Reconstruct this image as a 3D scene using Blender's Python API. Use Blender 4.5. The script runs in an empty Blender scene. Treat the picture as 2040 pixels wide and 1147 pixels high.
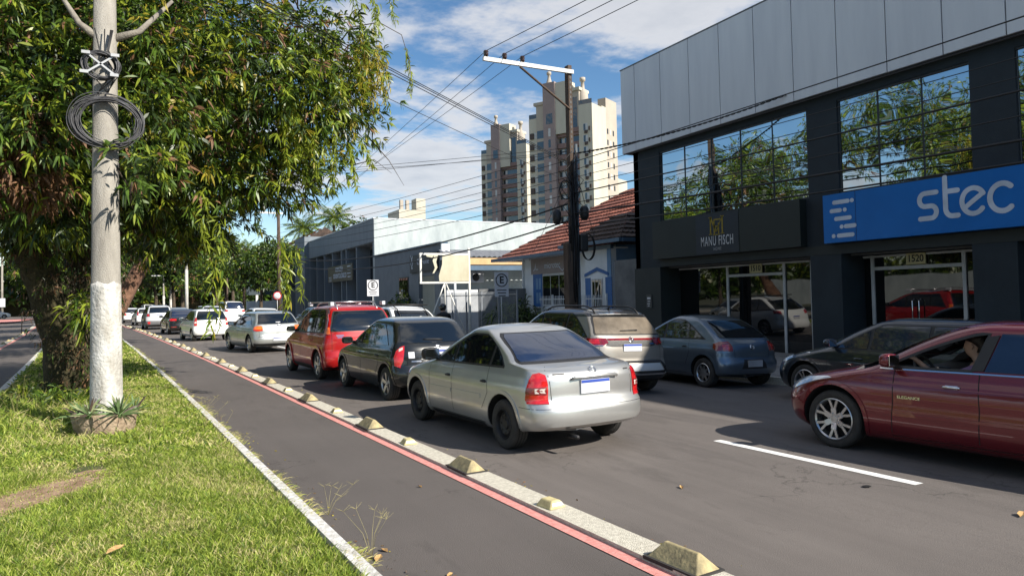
import bpy, bmesh, math, random
import numpy as np
from mathutils import Vector, Matrix
from mathutils.geometry import delaunay_2d_cdt
rng = np.random.default_rng(7)
random.seed(7)
R = math.radians
PI = math.pi
scene = bpy.context.scene
col = scene.collection

# ---------------------------------------------------------------- camera
CAMH = 1.7457
pitch, roll, yaw = .03095, -.0217, .48398
fwd = Vector((math.sin(yaw)*math.cos(pitch), math.cos(yaw)*math.cos(pitch), math.sin(pitch)))
rgt = Vector((math.cos(yaw), -math.sin(yaw), 0))
upv = rgt.cross(fwd)
r2 = rgt*math.cos(roll) + upv*math.sin(roll)
u2 = -rgt*math.sin(roll) + upv*math.cos(roll)
cd = bpy.data.cameras.new('camera')
cam = bpy.data.objects.new('camera', cd); col.objects.link(cam)
cam.matrix_world = Matrix(((r2.x, u2.x, -fwd.x, 0), (r2.y, u2.y, -fwd.y, 0), (r2.z, u2.z, -fwd.z, CAMH), (0, 0, 0, 1)))
cd.sensor_width = 36; cd.lens = 1414.8/2040*36; cd.shift_y = -26.1/2040
cd.clip_start = .05; cd.clip_end = 3000
scene.camera = cam

# ---------------------------------------------------------------- world, sun, exposure
SUN = Vector((.76, -1.3, 1.0)).normalized()
elev = math.asin(SUN.z); az = math.atan2(SUN.x, SUN.y)
world = bpy.data.worlds.new('World'); scene.world = world; world.use_nodes = True
nt = world.node_tree; nt.nodes.clear()
def wn(t, **k):
    n = nt.nodes.new(t)
    for a, b in k.items(): setattr(n, a, b)
    return n
sky = wn('ShaderNodeTexSky', sky_type='NISHITA'); sky.sun_disc = False
sky.sun_elevation = elev; sky.sun_rotation = az; sky.air_density = 1.0; sky.dust_density = .0; sky.ozone_density = 2.0
tc = wn('ShaderNodeTexCoord'); sx = wn('ShaderNodeSeparateXYZ'); nt.links.new(tc.outputs['Generated'], sx.inputs[0])
def wm(op, a, b=None):
    n = wn('ShaderNodeMath', operation=op)
    for i, v in enumerate((a, b)):
        if v is None: continue
        if isinstance(v, (int, float)): n.inputs[i].default_value = v
        else: nt.links.new(v, n.inputs[i])
    return n.outputs[0]
zz = wm('MAXIMUM', wm('ADD', sx.outputs[2], .06), .03)
cx = wm('DIVIDE', sx.outputs[0], zz); cy = wm('DIVIDE', sx.outputs[1], zz)
cb = wn('ShaderNodeCombineXYZ'); nt.links.new(cx, cb.inputs[0]); nt.links.new(cy, cb.inputs[1]); cb.inputs[2].default_value = 3.1
n1 = wn('ShaderNodeTexNoise'); n1.inputs['Scale'].default_value = 1.45; n1.inputs['Detail'].default_value = 9; n1.inputs['Roughness'].default_value = .6
nt.links.new(cb.outputs[0], n1.inputs['Vector'])
n2 = wn('ShaderNodeTexNoise'); n2.inputs['Scale'].default_value = .35; n2.inputs['Detail'].default_value = 3
nt.links.new(cb.outputs[0], n2.inputs['Vector'])
den = wm('ADD', wm('MULTIPLY', n1.outputs[0], .7), wm('MULTIPLY', n2.outputs[0], .6))
den = wm('SUBTRACT', den, wm('MULTIPLY', wm('MAXIMUM', wm('SUBTRACT', .42, sx.outputs[2]), 0), .31))
mr = wn('ShaderNodeMapRange', interpolation_type='SMOOTHSTEP'); nt.links.new(den, mr.inputs[0])
mr.inputs[1].default_value = .585; mr.inputs[2].default_value = .70; mr.inputs[3].default_value = 0; mr.inputs[4].default_value = .85
shd = wn('ShaderNodeMapRange'); nt.links.new(den, shd.inputs[0]); shd.inputs[1].default_value = .66; shd.inputs[2].default_value = .9; shd.inputs[3].default_value = 0; shd.inputs[4].default_value = 1
cc = wn('ShaderNodeMix', data_type='RGBA'); nt.links.new(shd.outputs[0], cc.inputs[0])
CL = 6.0
cc.inputs[6].default_value = (CL, CL*1.0, CL*1.02, 1); cc.inputs[7].default_value = (CL*.62, CL*.66, CL*.74, 1)
hs = wn('ShaderNodeHueSaturation'); hs.inputs['Saturation'].default_value = 1.2; hs.inputs['Value'].default_value = 1.0
nt.links.new(sky.outputs[0], hs.inputs['Color'])
mx = wn('ShaderNodeMix', data_type='RGBA'); nt.links.new(mr.outputs[0], mx.inputs[0]); nt.links.new(hs.outputs[0], mx.inputs[6]); nt.links.new(cc.outputs[2], mx.inputs[7])
bg = wn('ShaderNodeBackground'); bg.inputs[1].default_value = .08; nt.links.new(mx.outputs[2], bg.inputs[0])
wo = wn('ShaderNodeOutputWorld'); nt.links.new(bg.outputs[0], wo.inputs[0])
sd = bpy.data.lights.new('sun', 'SUN'); sd.energy = 4.9; sd.angle = R(.55); sd.color = (1, .93, .82)
so = bpy.data.objects.new('sun', sd); col.objects.link(so)
so.rotation_euler = (-SUN).to_track_quat('-Z', 'Y').to_euler()
vs = scene.view_settings; vs.view_transform = 'Standard'; vs.look = 'None'; vs.exposure = .8; vs.gamma = 1
try: scene.cycles.max_bounces = 8; scene.cycles.use_denoising = True
except Exception: pass

# ---------------------------------------------------------------- helpers
def lin(c):
    return tuple((x/12.92 if x <= .04045 else ((x+.055)/1.055)**2.4) for x in c)
_mats = {}
def pm(name, c, rough=.6, metal=0, var=.15, scale=2.0, bump=0, bscale=40, coat=0, spec=.5, c2=None, stretch=(1, 1, 1), sharp=0, trans=0, detail=5, ior=None, emit=0):
    if name in _mats: return _mats[name]
    m = bpy.data.materials.new(name); m.use_nodes = True; t = m.node_tree; b = t.nodes['Principled BSDF']
    N = t.nodes.new; Lk = t.links.new
    b.inputs['Roughness'].default_value = rough; b.inputs['Metallic'].default_value = metal
    b.inputs['Specular IOR Level'].default_value = spec; b.inputs['Coat Weight'].default_value = coat; b.inputs['Coat Roughness'].default_value = .03
    if ior: b.inputs['IOR'].default_value = ior
    tcn = N('ShaderNodeTexCoord'); mp = N('ShaderNodeMapping'); mp.inputs['Scale'].default_value = stretch; Lk(tcn.outputs['Object'], mp.inputs[0])
    no = N('ShaderNodeTexNoise'); no.inputs['Scale'].default_value = scale; no.inputs['Detail'].default_value = detail; no.inputs['Roughness'].default_value = .65; Lk(mp.outputs[0], no.inputs['Vector'])
    mrn = N('ShaderNodeMapRange'); Lk(no.outputs[0], mrn.inputs[0]); w = .5-.5*min(sharp, .98) if sharp else .28
    w = max(w*.56, .02); mrn.inputs[1].default_value = .5-w; mrn.inputs[2].default_value = .5+w
    mi = N('ShaderNodeMix'); mi.data_type = 'RGBA'; Lk(mrn.outputs[0], mi.inputs[0])
    ca = c if c2 else tuple(x*(1-var) for x in c); cb_ = c2 if c2 else tuple(min(1, x*(1+var)) for x in c)
    mi.inputs[6].default_value = (*ca, 1); mi.inputs[7].default_value = (*cb_, 1); Lk(mi.outputs[2], b.inputs['Base Color'])
    if bump:
        n3 = N('ShaderNodeTexNoise'); n3.inputs['Scale'].default_value = bscale; n3.inputs['Detail'].default_value = 4; Lk(tcn.outputs['Object'], n3.inputs['Vector'])
        bp_ = N('ShaderNodeBump'); bp_.inputs['Strength'].default_value = min(1, bump); bp_.inputs['Distance'].default_value = .01*max(1, bump); Lk(n3.outputs[0], bp_.inputs['Height']); Lk(bp_.outputs[0], b.inputs['Normal'])
    if trans:
        out = t.nodes['Material Output']; ms = N('ShaderNodeMixShader'); tr = N('ShaderNodeBsdfTranslucent'); ms.inputs[0].default_value = trans
        Lk(mi.outputs[2], tr.inputs[0]); Lk(b.outputs[0], ms.inputs[1]); Lk(tr.outputs[0], ms.inputs[2]); Lk(ms.outputs[0], out.inputs[0])
    _mats[name] = m
    return m

class MB:
    """mesh builder: collects shapes, links them as one object"""
    def __init__(s): s.v = []; s.f = []; s.m = []; s.sm = []
    def add(s, vs, fs, mi=0, smooth=False):
        o = len(s.v); s.v.extend([tuple(p) for p in vs]); s.f.extend([tuple(i+o for i in f) for f in fs]); s.m.extend([mi]*len(fs)); s.sm.extend([smooth]*len(fs)); return s
    def box(s, a, b, mi=0, mat=None):
        x0, y0, z0 = a; x1, y1, z1 = b
        if x0 > x1: x0, x1 = x1, x0
        if y0 > y1: y0, y1 = y1, y0
        if z0 > z1: z0, z1 = z1, z0
        v = [(x, y, z) for z in (z0, z1) for (x, y) in ((x0, y0), (x1, y0), (x1, y1), (x0, y1))]
        if mat is not None: v = [mat @ Vector(p) for p in v]
        return s.add(v, [(3, 2, 1, 0), (4, 5, 6, 7), (0, 1, 5, 4), (1, 2, 6, 5), (2, 3, 7, 6), (3, 0, 4, 7)], mi)
    def prism(s, poly, axis, a, b, mi=0):
        n = len(poly)
        def P(p, t): return {'x': (t, p[0], p[1]), 'y': (p[0], t, p[1]), 'z': (p[0], p[1], t)}[axis]
        v = [P(p, a) for p in poly]+[P(p, b) for p in poly]
        area = sum(poly[i][0]*poly[(i+1) % n][1]-poly[(i+1) % n][0]*poly[i][1] for i in range(n))
        flip = (area < 0) ^ (b < a) ^ (axis == 'y')
        f = [tuple(range(n))[::-1], tuple(range(n, 2*n))]+[(i, (i+1) % n, n+(i+1) % n, n+i) for i in range(n)]
        if flip: f = [q[::-1] for q in f]
        return s.add(v, f, mi)
    def tube(s, pts, r, n=8, mi=0, cap=True, smooth=True):
        pts = [Vector(p) for p in pts]; rr = r if isinstance(r, (list, tuple)) else [r]*len(pts)
        vs = []; up = Vector((0, 0, 1)); prev = None
        for i, p in enumerate(pts):
            d = (pts[min(i+1, len(pts)-1)]-pts[max(i-1, 0)]).normalized()
            if prev is None:
                a = d.cross(up)
                if a.length < .1: a = d.cross(Vector((1, 0, 0)))
                a.normalize()
            else:
                a = (prev-d*prev.dot(d)).normalized()
            prev = a; b = d.cross(a)
            for k in range(n):
                t = 2*PI*k/n; vs.append(p+(a*math.cos(t)+b*math.sin(t))*rr[i])
        fs = []
        for i in range(len(pts)-1):
            for k in range(n):
                fs.append((i*n+k, i*n+(k+1) % n, (i+1)*n+(k+1) % n, (i+1)*n+k))
        if cap: fs += [tuple(range(n))[::-1], tuple(range((len(pts)-1)*n, len(pts)*n))]
        return s.add(vs, fs, mi, smooth)
    def lathe(s, prof, origin=(0, 0, 0), axis='z', n=24, mi=0, smooth=True):
        vs = []; m = len(prof); ox, oy, oz = origin
        for k in range(n):
            t = 2*PI*k/n; c_, s_ = math.cos(t), math.sin(t)
            for r, h in prof:
                if axis == 'z': vs.append((ox+r*c_, oy+r*s_, oz+h))
                elif axis == 'x': vs.append((ox+h, oy+r*c_, oz+r*s_))
                else: vs.append((ox+r*s_, oy+h, oz+r*c_))
        fs = []
        for k in range(n):
            k2 = (k+1) % n
            for i in range(m-1): fs.append((k*m+i, k2*m+i, k2*m+i+1, k*m+i+1))
        return s.add(vs, fs, mi, smooth)
    def build(s, name, mats, parent=None, loc=None, bevel=0, sharp=None):
        me = bpy.data.meshes.new(name); me.from_pydata([tuple(v) for v in s.v], [], s.f)
        if not isinstance(mats, (list, tuple)): mats = [mats]
        for m in mats: me.materials.append(m)
        me.polygons.foreach_set('material_index', s.m); me.polygons.foreach_set('use_smooth', s.sm); me.update()
        if sharp: me.set_sharp_from_angle(angle=R(sharp))
        o = bpy.data.objects.new(name, me); col.objects.link(o)
        if parent is not None: o.parent = parent
        if loc: o.location = loc
        if bevel:
            md = o.modifiers.new('bevel', 'BEVEL'); md.width = bevel; md.segments = 2; md.limit_method = 'ANGLE'; md.angle_limit = R(40)
        return o
class RB(MB):
    """like MB but every added piece becomes an object of its own"""
    def __init__(s): s.ch = []
    def add(s, vs, fs, mi=0, smooth=False):
        m = MB(); m.add(vs, fs, mi, smooth); s.ch.append(m); return s
    def build(s, name, mats, parent=None, loc=None, bevel=0, sharp=None):
        return [m.build(name, mats, parent, loc, bevel, sharp) for m in s.ch][-1]
def tag(o, label=None, cat=None, group=None, kind=None):
    if label: o['label'] = label
    if cat: o['category'] = cat
    if group: o['group'] = group
    if kind: o['kind'] = kind
    return o
def empty(name, loc=(0, 0, 0), rz=0, label=None, cat=None, group=None, parent=None):
    o = bpy.data.objects.new(name, None); col.objects.link(o); o.location = loc; o.rotation_euler = (0, 0, rz); o.empty_display_size = .2
    if parent is not None: o.parent = parent
    return tag(o, label, cat, group)
def copy_tree(o, parent=None):
    c = o.copy(); col.objects.link(c); c.parent = parent
    for ch in list(o.children): copy_tree(ch, c)
    return c
def npmesh(name, verts, loops, starts, totals, mats, midx, parent=None, smooth=False):
    me = bpy.data.meshes.new(name)
    me.vertices.add(len(verts)); me.vertices.foreach_set('co', np.ascontiguousarray(verts, dtype=np.float32).ravel())
    me.loops.add(len(loops)); me.loops.foreach_set('vertex_index', np.ascontiguousarray(loops, dtype=np.int32))
    me.polygons.add(len(starts)); me.polygons.foreach_set('loop_start', np.asarray(starts, dtype=np.int32))
    for m in mats: me.materials.append(m)
    me.polygons.foreach_set('material_index', np.asarray(midx, dtype=np.int32))
    if smooth: me.polygons.foreach_set('use_smooth', np.ones(len(starts), dtype=bool))
    me.update(calc_edges=True); me.validate()
    o = bpy.data.objects.new(name, me); col.objects.link(o)
    if parent is not None: o.parent = parent
    return o
def text_mb(txt, size, depth, M, mat, name, parent=None, sx=1.0, align='CENTER', bold=0, gap=1.0):
    cu = bpy.data.curves.new('lettering', 'FONT'); cu.body = txt; cu.size = size; cu.extrude = depth; cu.align_x = align; cu.align_y = 'CENTER'; cu.offset = bold; cu.space_character = gap; cu.resolution_u = 4
    to = bpy.data.objects.new('lettering', cu); col.objects.link(to)
    dg = bpy.context.evaluated_depsgraph_get(); me = bpy.data.meshes.new_from_object(to.evaluated_get(dg))
    bpy.data.objects.remove(to); me.transform(Matrix.Diagonal((sx, 1, 1, 1))); me.transform(M); me.materials.clear(); me.materials.append(mat)
    o = bpy.data.objects.new(name, me); col.objects.link(o)
    if parent is not None: o.parent = parent
    return o
def face_matrix(origin, u, v):
    """text local x->u, y->v"""
    u = Vector(u).normalized(); v = Vector(v).normalized(); n = u.cross(v)
    return Matrix(((u.x, v.x, n.x, origin[0]), (u.y, v.y, n.y, origin[1]), (u.z, v.z, n.z, origin[2]), (0, 0, 0, 1)))
def sh(Y):
    """sideways bend of the avenue at distance Y"""
    return -.043*Y-.00028*Y*Y if Y > 0 else -.043*Y
def gz(X, Y):
    """height of the carriageway (it falls to the right-hand gutter)"""
    b = X-sh(Y); return -.035*max(0, min(b, 12.4)-6.1)
# ---------------------------------------------------------------- setting: ground, road, path, kerbs
def asphalt(name, c, streak=.12):
    m = bpy.data.materials.new(name); m.use_nodes = True; t = m.node_tree; b = t.nodes['Principled BSDF']; N = t.nodes.new; Lk = t.links.new
    g = N('ShaderNodeTexCoord')
    def noise(scale, st=(1, 1, 1), det=4, ro=.6):
        mp = N('ShaderNodeMapping'); mp.inputs['Scale'].default_value = st; Lk(g.outputs['Object'], mp.inputs[0])
        n = N('ShaderNodeTexNoise'); n.inputs['Scale'].default_value = scale; n.inputs['Detail'].default_value = det; n.inputs['Roughness'].default_value = ro; Lk(mp.outputs[0], n.inputs['Vector']); return n.outputs[0]
    def mth(op, a, b_):
        n = N('ShaderNodeMath'); n.operation = op
        for i, v in enumerate((a, b_)):
            if isinstance(v, (int, float)): n.inputs[i].default_value = v
            else: Lk(v, n.inputs[i])
        return n.outputs[0]
    f = mth('ADD', mth('MULTIPLY', mth('SUBTRACT', noise(170, det=2), .5), 1.3), 1.0)
    f = mth('ADD', f, mth('MULTIPLY', mth('SUBTRACT', noise(.45, det=5), .5), .55))
    f = mth('ADD', f, mth('MULTIPLY', mth('SUBTRACT', noise(3.0, (1, .06, 1), det=6, ro=.7), .5), streak*5))
    v = N('ShaderNodeTexVoronoi'); v.inputs['Scale'].default_value = 42; Lk(g.outputs['Object'], v.inputs['Vector'])
    sp = N('ShaderNodeMapRange'); Lk(v.outputs['Distance'], sp.inputs[0]); sp.inputs[1].default_value = .06; sp.inputs[2].default_value = .1; sp.inputs[3].default_value = .9; sp.inputs[4].default_value = 0
    pick = N('ShaderNodeMapRange'); Lk(noise(9, det=1), pick.inputs[0]); pick.inputs[1].default_value = .6; pick.inputs[2].default_value = .64
    f = mth('ADD', f, mth('MULTIPLY', sp.outputs[0], pick.outputs[0]))
    vc = N('ShaderNodeTexVoronoi'); vc.feature = 'DISTANCE_TO_EDGE'; vc.inputs['Scale'].default_value = .55
    wv = N('ShaderNodeMix'); wv.data_type = 'RGBA'; wv.inputs[0].default_value = .12; Lk(g.outputs['Object'], wv.inputs[6])
    wn_ = N('ShaderNodeTexNoise'); wn_.inputs['Scale'].default_value = 2.5; wn_.inputs['Detail'].default_value = 6; Lk(g.outputs['Object'], wn_.inputs['Vector'])
    sc_ = N('ShaderNodeVectorMath'); sc_.operation = 'MULTIPLY_ADD'; Lk(wn_.outputs[1], sc_.inputs[0]); sc_.inputs[1].default_value = (1.1, 1.1, 0); Lk(g.outputs['Object'], sc_.inputs[2]); Lk(sc_.outputs[0], vc.inputs['Vector'])
    ck = N('ShaderNodeMapRange'); Lk(vc.outputs[0], ck.inputs[0]); ck.inputs[1].default_value = .0; ck.inputs[2].default_value = .007; ck.inputs[3].default_value = -.42; ck.inputs[4].default_value = 0
    ms_ = N('ShaderNodeMapRange'); Lk(noise(.35, det=2), ms_.inputs[0]); ms_.inputs[1].default_value = .5; ms_.inputs[2].default_value = .56
    f = mth('ADD', f, mth('MULTIPLY', ck.outputs[0], ms_.outputs[0]))
    pt_ = N('ShaderNodeMapRange'); Lk(noise(1.3, (1, .3, 1), det=7, ro=.7), pt_.inputs[0]); pt_.inputs[1].default_value = .56; pt_.inputs[2].default_value = .6; pt_.inputs[3].default_value = 0; pt_.inputs[4].default_value = -.13
    f = mth('ADD', f, pt_.outputs[0]); f = mth('MAXIMUM', f, .15)
    vm = N('ShaderNodeVectorMath'); vm.operation = 'SCALE'; vm.inputs[0].default_value = c; Lk(f, vm.inputs[3]); Lk(vm.outputs[0], b.inputs['Base Color'])
    b.inputs['Roughness'].default_value = .82; b.inputs['Specular IOR Level'].default_value = .35
    bp_ = N('ShaderNodeBump'); bp_.inputs['Strength'].default_value = .8; bp_.inputs['Distance'].default_value = .006; Lk(noise(120, det=3), bp_.inputs['Height']); Lk(bp_.outputs[0], b.inputs['Normal'])
    return m
M_road = asphalt('road asphalt', (.132, .117, .108)); M_path = asphalt('path asphalt', (.104, .092, .086), .06)
M_kerb = pm('kerb concrete', (.42, .39, .32), .9, c2=(.62, .59, .5), scale=26, bump=1, bscale=90)
M_whitekerb = pm('worn white kerb paint', (.33, .31, .27), .85, c2=(.78, .78, .76), scale=14, sharp=.2, bump=1, bscale=60)
M_red = pm('red line paint', (.5, .17, .15), .8, c2=(.74, .36, .32), scale=22, sharp=.1, bump=.6, bscale=120)
M_wpaint = pm('white road paint', (.62, .62, .6), .7, c2=(.85, .85, .83), scale=22, bump=.5, bscale=120)
M_side = pm('pavement concrete', (.17, .165, .16), .9, c2=(.27, .26, .25), scale=1.6, bump=1, bscale=50)
M_soil = pm('soil and thatch', (.13, .085, .05), .95, c2=(.24, .17, .1), scale=5, bump=2, bscale=30)
M_grassbase = pm('turf floor', (.06, .075, .02), .95, c2=(.12, .11, .045), scale=7, bump=2, bscale=60)
M_ground = pm('distant ground', (.07, .085, .035), .95, c2=(.12, .11, .07), scale=.2)
YS = [-14, -8, -4, -2, 0]+[i*1.0 for i in range(1, 30)]+[30+i*3 for i in range(1, 30)]+[125, 135, 150, 170, 200, 240]
def strip(name, x0, x1, z0, z1, mat, ys=YS, box=0, seg=1, zf=None):
    mb = MB(); vs = []; fs = []; cols = seg+1
    for y in ys:
        for k in range(cols):
            t = k/seg; b = x0+(x1-x0)*t; z = z0+(z1-z0)*t if zf is None else zf(b)
            vs.append((b+sh(y), y, z))
    for i in range(len(ys)-1):
        for k in range(seg): fs.append((i*cols+k, i*cols+k+1, (i+1)*cols+k+1, (i+1)*cols+k))
    mb.add(vs, fs)
    if box:
        n = len(vs); vv = [(x, y, z-box) for x, y, z in vs]; o = len(mb.v); mb.v.extend(vv)
        for i in range(len(ys)-1):
            a, b = i*cols, (i+1)*cols; mb.f.append((a, b, b+n, a+n)); mb.m.append(0); mb.sm.append(False)
            a, b = i*cols+seg, (i+1)*cols+seg; mb.f.append((b, a, a+n, b+n)); mb.m.append(0); mb.sm.append(False)
        mb.f.append((0, n, n+cols-1, cols-1)); mb.m.append(0); mb.sm.append(False)
    return tag(mb.build(name, mat), kind='structure')
g = MB(); g.add([(-900, -900, -.5), (900, -900, -.5), (900, 900, -.5), (-900, 900, -.5)], [(0, 1, 2, 3)]); tag(g.build('ground', M_ground), kind='structure')
rz_ = lambda b: -.035*max(0, b-6.1)
strip('road', 3.28, 12.5, 0, 0, M_road, seg=6, zf=lambda b: rz_(b))
strip('cycle_path', 1.4, 3.0, 0, 0, M_path)
strip('red_line', 2.97, 3.1, .006, .008, M_red)
strip('separator_kerb', 3.08, 3.32, .035, .035, M_kerb, box=.1)
strip('median_kerb', 1.41, 1.5, .06, .06, M_whitekerb, box=.12)
strip('median_ground', -1.6, 1.42, .02, .02, M_grassbase)
strip('median_kerb', -1.72, -1.58, .06, .06, M_whitekerb, box=.12)
strip('cycle_path', -3.25, -1.7, 0, 0, M_path)
strip('red_line', -3.36, -3.22, .006, .006, M_red)
strip('separator_kerb', -3.58, -3.34, .035, .035, M_kerb, box=.1)
strip('road', -10.2, -3.55, 0, 0, M_road)
strip('roadside_kerb', -10.35, -10.2, .13, .13, M_kerb, box=.2)
strip('pavement', -13.2, -10.34, .125, .125, M_side)
strip('verge_ground', -60, -13.19, .1, .1, M_ground)
strip('roadside_kerb', 12.38, 12.52, -.07, -.07, M_kerb, box=.25)
vs = []; fs = []
for y in YS: vs += [(12.5+sh(y), y, -.075), (15.6, y, -.03), (60, y, -.03)]
for i in range(len(YS)-1):
    for k in range(2): fs.append((i*3+k, i*3+k+1, (i+1)*3+k+1, (i+1)*3+k))
tag(MB().add(vs, fs).build('pavement', M_side), kind='structure')
# crossing road patch painted red on the far left side
mb = MB(); mb.add([(-30, 96, .135), (-12.6, 96, .135), (-12.6, 118, .135), (-30, 118, .135)], [(0, 1, 2, 3)]); tag(mb.build('pavement', M_red), kind='structure')
# lane dashes
dl = [(4.0, 6.4), (27.2, 30.2), (15.6, 18.0), (39, 42), (51, 54), (63, 66), (-8, -5.5)]
dn = ['nearest, beside the dark red car', 'beyond the silver hatchback', 'between the red car and the white car roof', '', '', '', '']
for (a, b) in dl:
    ys = [a+(b-a)*i/4 for i in range(5)]
    strip('lane_dash', 6.29, 6.41, .004-.035*.25, .004-.035*.25, M_wpaint, ys=ys)
# worn repair scuffs, puddle stain and leaf litter
M_stain = pm('oil stain', (.012, .011, .011), .55)
for (x, y, r, n_) in [(5.7, 4.18, .028, 1)]:
    mb = MB(); pts = [(x+r*(1+.4*random.random())*math.cos(a)*1.4, y+r*(1+.4*random.random())*math.sin(a), .004) for a in np.linspace(0, 2*PI, 11)[:-1]]
    mb.add(pts, [tuple(range(10))]); tag(mb.build('oil_stain', M_stain), kind='structure')

# ---------------------------------------------------------------- yellow wedge blocks on the separator
M_blk = pm('weathered yellow concrete', (.2, .17, .1), .9, c2=(.46, .38, .2), scale=9, bump=.5, bscale=30)
M_blkt = pm('yellow block crest', (.4, .34, .17), .85, c2=(.62, .54, .28), scale=14)
M_refl = pm('pale reflector', (.75, .72, .62), .35)
def big_block():
    e = empty('lane_block')
    mb = MB(); L, W, H, T = .235, .115, .11, .15
    v = [(-W, -L, 0), (W, -L, 0), (W, L, 0), (-W, L, 0), (-W*.12, -T, H), (W*.12, -T, H), (W*.12, T, H), (-W*.12, T, H)]
    mb.add(v, [(3, 2, 1, 0), (4, 5, 6, 7), (0, 1, 5, 4), (1, 2, 6, 5), (2, 3, 7, 6), (3, 0, 4, 7)])
    o = mb.build('block_body', M_blk, e, bevel=.008)
    mb = MB(); mb.box((-W-.012, -L-.012, -.012), (W+.012, L+.012, .012)); mb.build('base_bed', pm('black mastic', (.03, .028, .026), .8), e)
    return e
def small_block():
    e = empty('lane_stud')
    mb = MB(); L, W, H = .1, .085, .062
    v = [(-W, -L, 0), (W, -L, 0), (W, L, 0), (-W, L, 0), (-W*.5, -L*.72, H), (W*.5, -L*.72, H), (W*.5, L*.72, H), (-W*.5, L*.72, H)]
    mb.add(v, [(3, 2, 1, 0), (4, 5, 6, 7), (0, 1, 5, 4), (1, 2, 6, 5), (2, 3, 7, 6), (3, 0, 4, 7)])
    mb.build('stud_body', M_blkt, e, bevel=.012)
    mb = MB(); mb.add([(-.058, -.094, .024), (.058, -.094, .024), (.05, -.0805, .046), (-.05, -.0805, .046)], [(0, 1, 2, 3)]); mb.build('reflector', M_refl, e)
    return e
ords = ['nearest', 'second', 'third', 'fourth', 'fifth', 'sixth', 'seventh', 'eighth', 'ninth', 'tenth', 'eleventh', 'twelfth', 'thirteenth', 'fourteenth', 'fifteenth', 'sixteenth', 'seventeenth', 'eighteenth', 'nineteenth', 'twentieth']
B0 = big_block(); S0 = small_block()
def where(i): return (ords[i]+' ' if i else 'nearest ')
for i in range(20):
    o = B0 if i == 0 else copy_tree(B0); y = [3.55, 6.6, 9.48][i] if i < 3 else 9.48+3.17*(i-2)
    o.location = (3.2+sh(y), y, .035); o.rotation_euler = (0, 0, R(2.6+random.uniform(-2, 2)+y*.03)); o.scale = (1+random.uniform(-.05, .05),)*3
    tag(o, where(i)+'large wedge-shaped yellow block on the concrete separator, counted from the camera', 'lane block', 'large yellow blocks along the cycle path')
    o = S0 if i == 0 else copy_tree(S0); y2 = y+1.5; o.location = (3.19+sh(y2), y2, .035); o.rotation_euler = (0, 0, R(random.uniform(-6, 10)))
    tag(o, where(i)+'small low yellow stud with reflector on the concrete separator, counted from the camera', 'lane stud', 'small yellow studs along the cycle path')
for i in range(6):
    y = 41+i*3.1; o = copy_tree(B0); o.location = (-3.46+sh(y), y, .035); o.rotation_euler = (0, 0, R(3))
    tag(o, where(i)+'yellow block beside the left-hand carriageway, left of the tree trunk', 'lane block', 'yellow blocks left of the tree')
# ---------------------------------------------------------------- cars
def pchip(pts):
    pts = sorted(pts); x = np.array([p[0] for p in pts], float); y = np.array([p[1] for p in pts], float)
    h = np.diff(x); d = np.diff(y)/h; m = np.zeros(len(x)); m[0] = d[0]; m[-1] = d[-1]
    for i in range(1, len(x)-1):
        if d[i-1]*d[i] > 0:
            w1 = 2*h[i]+h[i-1]; w2 = h[i]+2*h[i-1]; m[i] = (w1+w2)/(w1/d[i-1]+w2/d[i])
    def f(q):
        q = min(max(q, x[0]), x[-1]); i = min(int(np.searchsorted(x, q, side='right'))-1, len(x)-2); i = max(i, 0)
        t = (q-x[i])/h[i]
        return float((2*t**3-3*t*t+1)*y[i]+(t**3-2*t*t+t)*h[i]*m[i]+(-2*t**3+3*t*t)*y[i+1]+(t**3-t*t)*h[i]*m[i+1])
    return f
M_glass = pm('dark car glass', (.006, .008, .01), .03, var=.05, spec=.9, coat=.4)
M_glassb = pm('blue tinted glass', (.012, .02, .045), .04, var=.2, spec=.9, coat=.3, scale=1.5)
M_dust = pm('dusty rear glass', (.1, .08, .055), .35, c2=(.19, .155, .115), scale=3.5, spec=.6, coat=.1)
M_blk = pm('black trim plastic', (.016, .016, .017), .5, bump=.3, bscale=200)
M_dark = pm('black underbody', (.006, .006, .006), .95)  # near-black base for underbody, wheel wells, hub discs and tread grooves
M_tyre = pm('tyre rubber', (.022, .021, .02), .8, c2=(.04, .037, .034), scale=8, bump=.8, bscale=60)
M_chrome = pm('chrome', (.75, .75, .76), .12, 1, var=.05)
M_alloy = pm('alloy rim', (.52, .52, .53), .28, .9, var=.08, coat=.3)
M_steel = pm('black steel rim', (.02, .02, .022), .5, .3)
M_redl = pm('red lamp lens', (.35, .006, .008), .08, c2=(.62, .02, .02), scale=9, coat=1, spec=.8)
M_redd = pm('deep red lamp lens', (.14, .004, .006), .08, c2=(.25, .01, .012), scale=9, coat=1, spec=.8)
M_oran = pm('amber lamp lens', (.75, .12, .02), .1, c2=(.8, .2, .04), scale=9, coat=1)
M_clear = pm('clear lamp lens', (.5, .45, .4), .1, c2=(.7, .66, .62), scale=25, coat=1)
M_head = pm('headlight glass', (.35, .38, .42), .08, c2=(.75, .78, .8), scale=12, coat=1, metal=.4)
M_plate = pm('licence plate white', (.55, .56, .6), .4, var=.06, scale=12)
M_plateb = pm('licence plate blue', (.03, .07, .35), .4)
M_plateg = pm('licence plate grey', (.35, .35, .36), .4)
M_int = pm('cabin trim', (.09, .09, .095), .8)
M_seam = pm('door gap', (.008, .008, .008), .8)
def paint(name, c, metal=.55, rough=.32, coat=1, var=.05): return pm(name, c, rough, metal, var=var, scale=1.2, coat=coat)
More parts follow.
